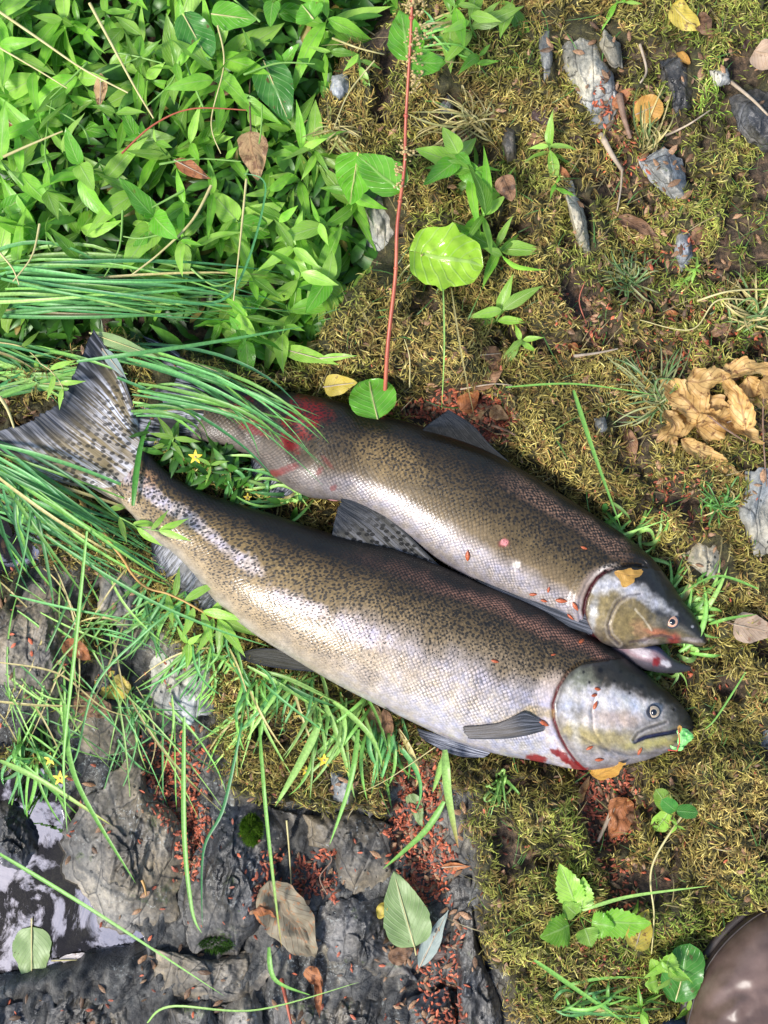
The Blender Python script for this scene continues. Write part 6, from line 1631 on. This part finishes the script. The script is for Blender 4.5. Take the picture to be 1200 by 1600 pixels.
tussock('wispy grass at the right edge beneath the curled leaf', (1170, 500), (20, 20), (1180, 470), (60, 60), (0, 0), 40, 3, 0.015, [(0.16, 0.26, 0.08), STRAW], 'grass_tuft', 'grass tuft', names=('ground',))
tussock('wispy grass right of the herb patch top', (660, 60), (30, 20), (700, 60), (60, 50), (0, 0), 30, 3.4, 0.015, [G1, G2, STRAW], 'grass_tuft', 'grass tuft', names=('ground',))
tussock('small grass tuft on moss below the throat', (785, 1215), (8, 8), (785, 1250), (30, 34), (0, 0), 18, 4, 0.01, [G2, G4], 'grass_tuft', 'grass tuft', names=('ground',))
tussock('grass at the bottom edge left of the boot', (900, 1570), (50, 25), (960, 1560), (100, 36), (0, 0), 20, 4.6, 0.015, [G1, G2], 'grass_tuft', 'grass tuft', names=('ground',))
tussock('grass rooted at the left edge above the pool', (40, 1160), (30, 30), (60, 1240), (70, 60), (0, 0), 26, 5, 0.03, [G1, G2], 'grass_tuft', 'grass tuft', names=('ground',))

def lone(pts, w, col, label, zs=0.02, tip=None, name='long_grass', cat='grass blade', over=None, straw=False):
    c = catmull(pts, 26)
    zz = np.interp(np.linspace(0, 1, 26), np.linspace(0, 1, len(zs)), zs) if hasattr(zs, '__len__') else np.full(26, zs)
    P_ = [at(q[0], q[1], hit(*q).z + z_) for q, z_ in zip(c, zz)]
    k = np.array([tuple(q) for q in P_])
    for _ in range(150): k[1:-1, 2] = np.maximum(k[1:-1, 2], (k[:-2, 2] + k[2:, 2]) / 2)
    k = np.array([tuple(at(q[0], q[1], z_)) for q, z_ in zip(c, k[:, 2])])
    b0 = Vector(k[0])
    if straw: me = tube_mesh(name, k - k[0], np.linspace(w * S / 2, w * S / 4, 26), straw, 6)
    else: me = blade_mesh(name, k - k[0], w * S, col, tip)
    return tag(link(name, me, loc=b0), label, cat, None, 'thing')
lone([(0, 1188), (70, 1222), (175, 1290)], 9, G4, 'wide pale grass blade with yellow tip crossing the pool corner', 0.05, (0.5, 0.45, 0.1))
lone([(-10, 1328), (150, 1425), (350, 1556)], 7, G2, 'long grass blade slanting over the pool towards the bedrock', 0.05)
lone([(100, 1100), (120, 1220), (212, 1380)], 8, G2, 'grass blade bending down onto the pool edge', 0.05)
lone([(288, 1120), (288, 1300), (300, 1420), (315, 1458)], 8, G2, 'upright grass blade over the red scale drift', 0.03)
lone([(378, 1130), (350, 1260), (318, 1330), (316, 1450)], 5, G3, 'thin dark blade right of the upright grass blade', 0.03)
lone([(405, 1130), (415, 1260), (430, 1400), (440, 1480)], 6, G2, 'long blade with brown tip ending on the weathered leaf', 0.03, (0.4, 0.2, 0.05))
lone([(500, 1130), (470, 1190), (430, 1260)], 13, G4, 'broad bright grass blade below the belly', 0.03)
lone([(560, 1140), (548, 1220), (515, 1320)], 8, G2, 'blade pointing down to the bedrock rim', 0.025)
lone([(420, 1480), (430, 1530), (485, 1555)], 8, G2, 'short green blade curled beneath the weathered leaf', 0.012)
lone([(230, 1598), (268, 1572), (400, 1578), (560, 1535)], 3.5, G4, 'thin grass stalk lying over the wet bottom bedrock', 0.02)
lone([(695, 1172), (700, 1240), (716, 1325)], 13, G4, 'broad upright grass blade with a rusty tip right of the red scales', 0.035, (0.4, 0.12, 0.04))
lone([(694, 1180), (685, 1210), (676, 1238)], 10, G4, 'short broad blade leaning left beside the rusty-tipped one', 0.03)
lone([(694, 1252), (662, 1300), (598, 1358)], 10, G2, 'grass blade slanting to the pale green toothed leaf', 0.03)
lone([(300, 930), (225, 990), (150, 1070), (120, 1180), (100, 1210)], 4, G1, 'thin blade running down across the left bedrock', 0.03)
lone([(60, 830), (210, 925), (330, 980), (420, 1010)], 5, G1, 'long blade crossing from the left towards the belly', 0.04)
lone([(136, 830), (118, 1010), (100, 1180), (105, 1300)], 6, G2, 'vertical grass blade at the left over the bedrock', 0.05)
lone([(0, 1035), (90, 1052), (160, 1105), (205, 1120)], 3, STRAW, 'straw blade crossing the yellow spotted leaf', 0.03)
lone([(-10, 1095), (60, 1102), (140, 1103)], 4, STRAW, 'pale straw at the left edge above the pool', 0.03)
lone([(910, 1422), (985, 1400), (1110, 1384)], 6, G4, 'straight pale grass blade lying over the bramble seedling', 0.03)
lone([(835, 1500), (900, 1545), (980, 1600)], 7, G2, 'blade slanting down left of the boot', 0.02)
lone([(790, 605), (900, 600), (1030, 618)], 3, G2, 'fine blade arching right over the moss above the upper fish', 0.02)
lone([(896, 610), (925, 700), (972, 830)], 7, G2, 'long green blade rising from behind the upper fish back', 0.03)
lone([(1108, 975), (1140, 966), (1182, 960)], 5, G2, 'blade pointing right from the grass by the snouts', 0.02)
lone([(1185, 920), (1120, 900), (1060, 930)], 4, G2, 'thin blade near the grey veined rock', 0.02)
lone([(692, 440), (694, 540), (690, 640)], 2.4, G4, 'slender green stalk standing under the broad dock leaf', 0.04)
lone([(705, 450), (722, 560), (742, 655)], 2.5, STRAW, 'thin straw stalk right of the slender green stalk', 0.04)
lone([(1165, 1050), (1120, 1120), (1100, 1140)], 3, G2, 'curved blade at the right of the snouts', 0.015)
lone([(250, 470), (360, 460), (415, 300), (380, 270)], 0.1 + 4, G3, 'dark blade curving through the middle of the herb patch', 0.09)
lone([(120, 565), (300, 540), (475, 510)], 6, G1, 'straight sedge blade laid across the herbs above the upper fish', 0.09)
lone([(208, 790), (214, 735), (222, 690), (236, 655)], 9, (0.08, 0.28, 0.04), 'short grass blade draped over the tail wrist of the lower fish', 0.008)
lone([(60, 545), (130, 560), (200, 585)], 5, G2, 'blade passing behind the upper tail lobe', 0.03)
# dry stems in the herb patch
for pts_, w_, lb in (([(-10, 12), (60, 60), (130, 108), (200, 145)], 5, 'thick yellow dry stem crossing the upper left corner'), ([(140, 5), (175, 70), (210, 135), (240, 185)], 5, 'yellow stem slanting down in the herb patch'),
                     ([(0, 75), (60, 110), (105, 138)], 3.5, 'thin yellow stem at the left edge of the herb patch'), ([(5, 245), (50, 225), (98, 205)], 5, 'short notched yellow stem at the left'),
                     ([(330, 290), (300, 345), (250, 395), (205, 430)], 5, 'pale stem bending through the lower herb patch'), ([(385, 280), (375, 380), (365, 470)], 4, 'green-yellow stem below the curled tan leaf'),
                     ([(190, 240), (240, 195), (300, 170), (385, 172)], 3.5, 'purplish runner arching over the middle herbs'), ([(62, 350), (50, 400), (20, 440)], 4, 'tan stem at the left above the sedge'),
                     ([(520, 60), (560, 75), (600, 85)], 3.5, 'pale stem at the top right of the herb patch'), ([(0, 395), (20, 420), (30, 445)], 3.5, 'tan straw end at the left edge'),
                     ([(585, 95), (545, 145), (522, 200)], 2.5, 'dry straw leaning over the pebble'), ([(0, 620), (12, 640), (22, 668)], 6, 'bright yellow straw tip beside the lower tail lobe'),
                     ([(340, 40), (350, 100), (330, 190), (345, 240)], 3, 'thin green-yellow stem between the two top leaves')):
    lone(pts_, w_, None, lb, 0.10 if pts_[0][1] < 520 else 0.05, name='dry_stem', cat='stem', straw=M['stem_straw'] if 'purpl' not in lb else M['stem_red'])
for i in range(16):
    x0, y0 = random.uniform(20, 460), random.uniform(30, 420); a = random.uniform(0, 6.28); L = random.uniform(60, 150)
    x1, y1 = x0 + L * math.cos(a), y0 + L * math.sin(a)
    if sdf(VEG, np.array([x1]), np.array([y1]))[0] > -10: continue
    lone([(x0, y0), ((x0 + x1) / 2 + random.gauss(0, 12), (y0 + y1) / 2 + random.gauss(0, 12)), (x1, y1)], 4, None, herb_label((x0 + x1) / 2, (y0 + y1) / 2, 0, 1, 'loose green herb stem'), 0.085, name='herb_stem', cat='stem', straw=M['stem_green'])
    bpy.data.objects[-1] if False else None
for o_ in list(C.objects):
    if o_.name.startswith('herb_stem'): o_['group'] = 'loose stems in the herb patch'
for pts_, w_, lb, mt in (([(968, 150), (975, 185), (985, 215)], 12, 'thick pinkish brown twig in the upper gully', 'bark'), ([(940, 212), (955, 240), (972, 266)], 11, 'peeled pinkish twig below the gully leaves', 'bark_pale'),
                         ([(972, 262), (970, 295), (964, 330)], 4, 'knobbly thin twig hanging below the peeled one', 'bark_pale'), ([(1040, 212), (1075, 195), (1110, 172)], 4, 'thin forked twig on the right moss', 'bark_pale'),
                         ([(1142, 128), (1175, 155), (1200, 180)], 6, 'pale twig leaning on the dark angular rock', 'bark_pale'), ([(897, 556), (930, 552), (965, 545)], 5, 'dry stalk left of the long curled tan leaf', 'bark_pale'),
                         ([(1178, 470), (1120, 470), (1080, 515), (1000, 500)], 3, 'long bent straw above the withered leaf', 'stem_straw'), ([(1090, 470), (1140, 455), (1205, 452)], 4, 'straw at the right edge by the clover sprig', 'stem_straw'),
                         ([(916, 505), (905, 470), (914, 440)], 2.5, 'fine red twig on the golden moss', 'stem_red'), ([(962, 1252), (948, 1285), (934, 1315)], 9, 'pinkish twig standing in the litter below the throat', 'bark_pale'),
                         ([(1080, 1255), (1020, 1350), (1022, 1430), (1018, 1490)], 4, 'curving tan stalk right of the bramble seedling', 'stem_straw'), ([(640, 605), (640, 560), (632, 530)], 2.5, 'short straw in the moss cushion', 'stem_straw'),
                         ([(448, 1282), (452, 1330), (455, 1385)], 3.5, 'upright yellow straw above the weathered leaf', 'stem_straw'), ([(222, 1375), (226, 1386), (228, 1398)], 5, 'orange splinter on the tan bedrock slab', 'stem_orange'),
                         ([(510, 1395), (500, 1370), (518, 1345), (512, 1330)], 3, 'curled brown tendril at the small red scale drift', 'bark'), ([(440, 1530), (455, 1600)], 7, 'rusty stick at the bottom edge', 'stem_red'),
                         ([(1196, 560), (1192, 660), (1198, 760)], 4, 'thin dark twig along the right edge', 'bark'), ([(1105, 670), (1150, 655), (1200, 630)], 3, 'white straw over the withered leaf', 'bark_pale'),
                         ([(690, 1160), (610, 1215), (560, 1240)], 2, 'thread-thin straw below the belly', 'stem_straw'), ([(720, 608), (770, 600), (800, 602)], 3, 'thin white straw over the brown hollow leaf', 'bark_pale'),
                         ([(770, 665), (790, 672), (805, 680)], 5, 'grey forked stick right of the dorsal fin', 'bark'), ([(1000, 70), (1010, 110), (1000, 130)], 5, 'small tan stick above the yellow-orange leaf', 'bark_pale')):
    lone(pts_, w_, None, lb, 0.012, name='twig', cat='twig', straw=M[mt])

# scattered thin grass over moss (uncountable)
n_ = 1500
x = rng.uniform(480, 1240, n_); y = rng.uniform(0, 1600, n_)
k = (np.minimum(sdf(PA, x, y), sdf(PB, x, y)) > 12) & (sdf(BED, x, y) > 0); x, y = x[k], y[k]; n_ = len(x)
h = height(x, y)[0]
a = rng.uniform(0, 6.28, n_)
d_ = np.stack([np.cos(a), np.sin(a), rng.uniform(0.1, 0.7, n_)], -1)
c = np.where((rng.random(n_) < 0.55)[:, None], np.array((0.34, 0.28, 0.12)), np.array((0.10, 0.24, 0.05))) * rng.uniform(0.6, 1.3, (n_, 1))
v, f, kk = ribbons(np.stack([(x - 600) * S, (800 - y) * S, h + 0.002], -1), d_, -np.array([[0, 0, .6]]) * np.ones((n_, 1)) + rng.normal(0, .25, (n_, 3)) * [1, 1, 0], rng.uniform(0.015, 0.05, n_), rng.uniform(0.0004, 0.0009, n_), np.stack([-np.sin(a), np.cos(a), 0 * a], -1), 5, c)
tag(link('thin_grass', mesh_np('thin_grass', v, f, M['grass'], False, {'Col': kk})), 'sparse thin grass and straw scattered over the moss', 'grass', None, 'stuff')

# ------------------------------------------------------------------ flowers
def flower(x, y, z, r, label):
    c0 = hit(x, y) + Vector((0, 0, z)); rt = thing('yellow_flower', label, 'flower', c0)
    me = leaf_mesh('petal', r * S, r * S * 0.5, 'ovate', M['petal'], 0.2, 0.1, nu=6, nv=2)
    for i in range(5):
        a = i * 1.2566 + 0.3; o = link('petal', me, rt); orient(o, Vector((0, 0, 0)), Vector((math.cos(a), math.sin(a), 0.25)))
    disc_dome('flower_centre', 2.2 * S, 0.0015, M['seed'], rt, c0 + Vector((0, 0, 0.0005)), 3, 8)
flower(90, 1178, 0.03, 10, 'yellow flower at the left above the pool, upper one of two')
flower(105, 1207, 0.03, 12, 'yellow flower at the left above the pool, lower one of two')
flower(312, 716, 0.03, 11, 'yellow flower between the two fish tails')
flower(390, 778, 0.02, 7, 'small yellow bud at the back of the lower fish')
flower(508, 1182, 0.02, 11, 'yellow flower in the grass below the belly')
flower(480, 1198, 0.02, 8, 'small yellow flower left of the one below the belly')

# ------------------------------------------------------------------ scales on and around the fish
mb_ = []
th = np.linspace(0, 2 * math.pi, 7, endpoint=False); pr = [(-1, 0.05), (-.6, .75), (0, 1), (.55, .7), (1, 0.05)]
vs = np.array([[x0 * 0.5, 0.21 * r0 * math.cos(a), 0.15 * r0 * math.sin(a)] for x0, r0 in pr for a in th])
bud = mesh_np('bud_scale', vs, grid_faces(5, 7, True), M['bud'])
def scale_bit(x, y, L, ang, label, names=('fishA', 'fishB', 'ground')):
    q = cast(x, y, names); nn_ = q[1] if q[1].z > 0 else -q[1]
    o = link('bud_scale', bud)
    d = Vector((math.cos(math.radians(ang)), math.sin(math.radians(ang)), 0)); d = (d - nn_ * d.dot(nn_)).normalized()
    orient(o, q[0] + nn_ * 0.0012, q[0] + nn_ * 0.0012 + d, nn_)
    k = L * S; o.scale = (k, k, k)
    tag(o, label, 'bud scale', 'rust red bud scales stuck to the fish')
for q in ((933, 1076, 13, -20, 'topmost rust bud scale on the cheek of the lower fish'), (928, 1086, 12, 5, 'middle bud scale of the three on the cheek of the lower fish'), (930, 1102, 14, 65, 'lowest and darkest of the three bud scales on the lower fish cheek'),
          (848, 1129, 20, -30, 'long orange bud scale at the pectoral fin root'), (818, 1143, 9, 20, 'pinkish scrap lying on the pectoral fin'), (921, 1168, 12, 30, 'dark bud scale low on the gill cover'),
          (936, 1186, 15, -8, 'bud scale at the throat of the lower fish'), (999, 1173, 14, 75, 'bud scale under the mouth corner of the lower fish'), (773, 1033, 12, -15, 'lone bud scale in the middle of the silver flank'),
          (908, 1002, 14, 40, 'bud scale on the copper back behind the lower fish head'), (833, 928, 12, 10, 'first bud scale from the tail side in the gap between the fish'), (850, 938, 11, -15, 'bud scale on the dark fin in the gap, second from the left'),
          (857, 921, 10, 80, 'upright bud scale at the belly rim of the upper fish'), (877, 938, 18, -5, 'elongated bud scale row on the dark pectoral fin'), (892, 963, 13, -40, 'bud scale at the point where copper back meets the fin'),
          (899, 947, 16, -60, 'slanted bud scale below the gill flap of the upper fish'), (912, 856, 11, -20, 'small red bud scale on the upper flank near the head'), (731, 868, 18, 85, 'thin upright reddish scale near the belly of the upper fish'),
          (864, 1023, 8, 10, 'tiny speck of bud scale on the lower fish shoulder')):
    scale_bit(*q)
# leaf scraps on the fish
q = hit(980, 901, ('fishB',)); rt = thing('leaf_scrap', 'torn orange-tan leaf scrap on the upper fish head', 'leaf scrap', q)
o = ring_mesh('blade', [(960, 893), (975, 890), (985, 888), (992, 891), (1003, 890), (1002, 900), (992, 903), (990, 911), (975, 917), (968, 905)], 10, 44, lambda x, y, R: np.array([[hit(a, b, ('fishB',)).z for a, b in zip(r1, r2)] for r1, r2 in zip(x, y)]) + 0.002 + 0.0015 * vn(x / 6, y / 6, 3), M['orange_leaf'], 0.15, 5)
localise(o, q); link('blade', o, rt)
q = at(1068, 1152, 0.045); rt = thing('leaf_scrap', 'bright green crumpled leaf scrap at the snout of the lower fish', 'leaf scrap', q)
mg_ = mat_plain('mint_green', (0.16, 0.55, 0.12), (0.34, 0.75, 0.24), 120, 0.3, 0.4)
for pl, sd_ in (([(1057, 1142), (1068, 1138), (1078, 1143), (1084, 1152), (1076, 1160), (1066, 1168), (1058, 1160), (1060, 1150)], 1), ([(1046, 1164), (1056, 1168), (1068, 1166), (1066, 1172), (1054, 1173)], 2)):
    o = ring_mesh('fold', pl, 10, 40, lambda x, y, R: 0.046 + 0.004 * fbm(x / 6, y / 6, sd_, 3) - 0.003 * R ** 2, mg_, 0.1, sd_)
    localise(o, q); link('fold', o, rt)
link('tendril', tube_mesh('tendril', [at(1044, 1172, 0.042) - q, at(1058, 1173, 0.05) - q, at(1062, 1160, 0.058) - q, at(1060, 1140, 0.058) - q], [0.0008] * 4, mat_simple('red_thread', (0.5, 0.04, 0.02), 0.4, 0.2), 6), rt)
q2 = at(1062, 1133, 0.055); rt = thing('leaf_scrap', 'tiny ochre flake on the nose of the lower fish', 'leaf scrap', q2)
me = leaf_mesh('blade', 12 * S, 7 * S, 'ovate', M['orange_leaf'], 0, 0.1, nu=6, nv=2); orient(link('blade', me, rt), Vector((0, 0, 0)), Vector((0, -1, 0)))

# ------------------------------------------------------------------ boot
rb = thing('boot', 'worn brown leather boot toe at the bottom right corner', 'boot', hit(1200, 1560))
bo = [(1066, 1640), (1074, 1570), (1096, 1510), (1138, 1455), (1196, 1412), (1262, 1402), (1320, 1440), (1350, 1530), (1350, 1700), (1320, 1880), (1200, 1920), (1090, 1820)]
def grow(pl, k):
    c0 = np.mean(pl, 0); return [tuple(c0 + (np.array(q) - c0) * k) for q in pl]
g0 = 0.0
def zboot(x, y, R):
    z = g0 + 0.018 + 0.085 * (1 - R ** 2.4) ** 0.6 - 0.0 * R + 0.05 * ss(1500, 1850, y) * (1 - R ** 2)
    cr = 0
    for cl, dp in (([(1110, 1578), (1150, 1552), (1215, 1540)], .0034), ([(1150, 1600), (1185, 1572), (1240, 1566)], .003), ([(1140, 1530), (1165, 1560), (1170, 1600)], .0014)):
        dd, _, tt = pline(cl, x, y); cr = cr - dp * ss(22, 0, dd)
    return z + cr + 0.002 * fbm(x / 40, y / 40, 3, 3)
me = ring_mesh('upper', bo, 44, 150, zboot, M['leather'], 0.0, 1); localise(me, rb.location); link('upper', me, rb)
me = ring_mesh('sole', grow(bo, 1.035), 24, 150, lambda x, y, R: g0 + np.where(R > 0.97, -0.02, 0.016 + 0.004 * (1 - R)), M['rubber'], 0.0, 1); localise(me, rb.location); link('sole', me, rb)
oo = catmull(grow(bo, 0.985), 160, True)
oo = catmull(grow(bo, 1.018), 160, True)
me = tube_mesh('welt', [at(q[0], q[1], g0 + 0.022) - rb.location for q in oo], np.full(160, 0.006), M['rubber'], 8); link('welt', me, rb)
c0b = np.mean(bo, 0); o2 = catmull(bo, 160, True)
rs = c0b + (o2 - c0b) * 0.94; zz = zboot(rs[:, 0], rs[:, 1], np.full(160, 0.94))
me = tube_mesh('seam', [at(q[0], q[1], z_ + 0.0004) - rb.location for q, z_ in zip(rs, zz)], np.full(160, 0.0012), M['rubber'], 6); link('seam', me, rb)
# seam across the toe
sm = catmull([(1150, 1560), (1175, 1500), (1230, 1470), (1290, 1500)], 30)
shaft = [Vector((at(1240, 1780, 0.1)[0], at(1240, 1780, 0.1)[1], z)) - rb.location for z in np.linspace(0.06, 0.34, 10)]
link('shaft', tube_mesh('shaft', [q + Vector((0, -0.25 * (i / 9) * 0.3, 0)) for i, q in enumerate(shaft)], np.linspace(0.055, 0.065, 10), M['leather'], 24), rb)
# denim fold at the bottom edge
rd = thing('trouser_fold', 'dark blue denim fold at the bottom edge beside the boot', 'trousers', at(1050, 1640, 0.03))
me = ring_mesh('cloth', [(1025, 1640), (1036, 1594), (1062, 1590), (1088, 1596), (1110, 1640), (1090, 1740), (1040, 1730)], 20, 60, lambda x, y, R: 0.0 + np.where(R > 0.97, -0.02, 0.05 * (1 - R ** 2) ** 0.5 + 0.01 + 0.004 * np.sin(x / 6)), M['denim'], 0.03, 3)
localise(me, rd.location); link('cloth', me, rd)
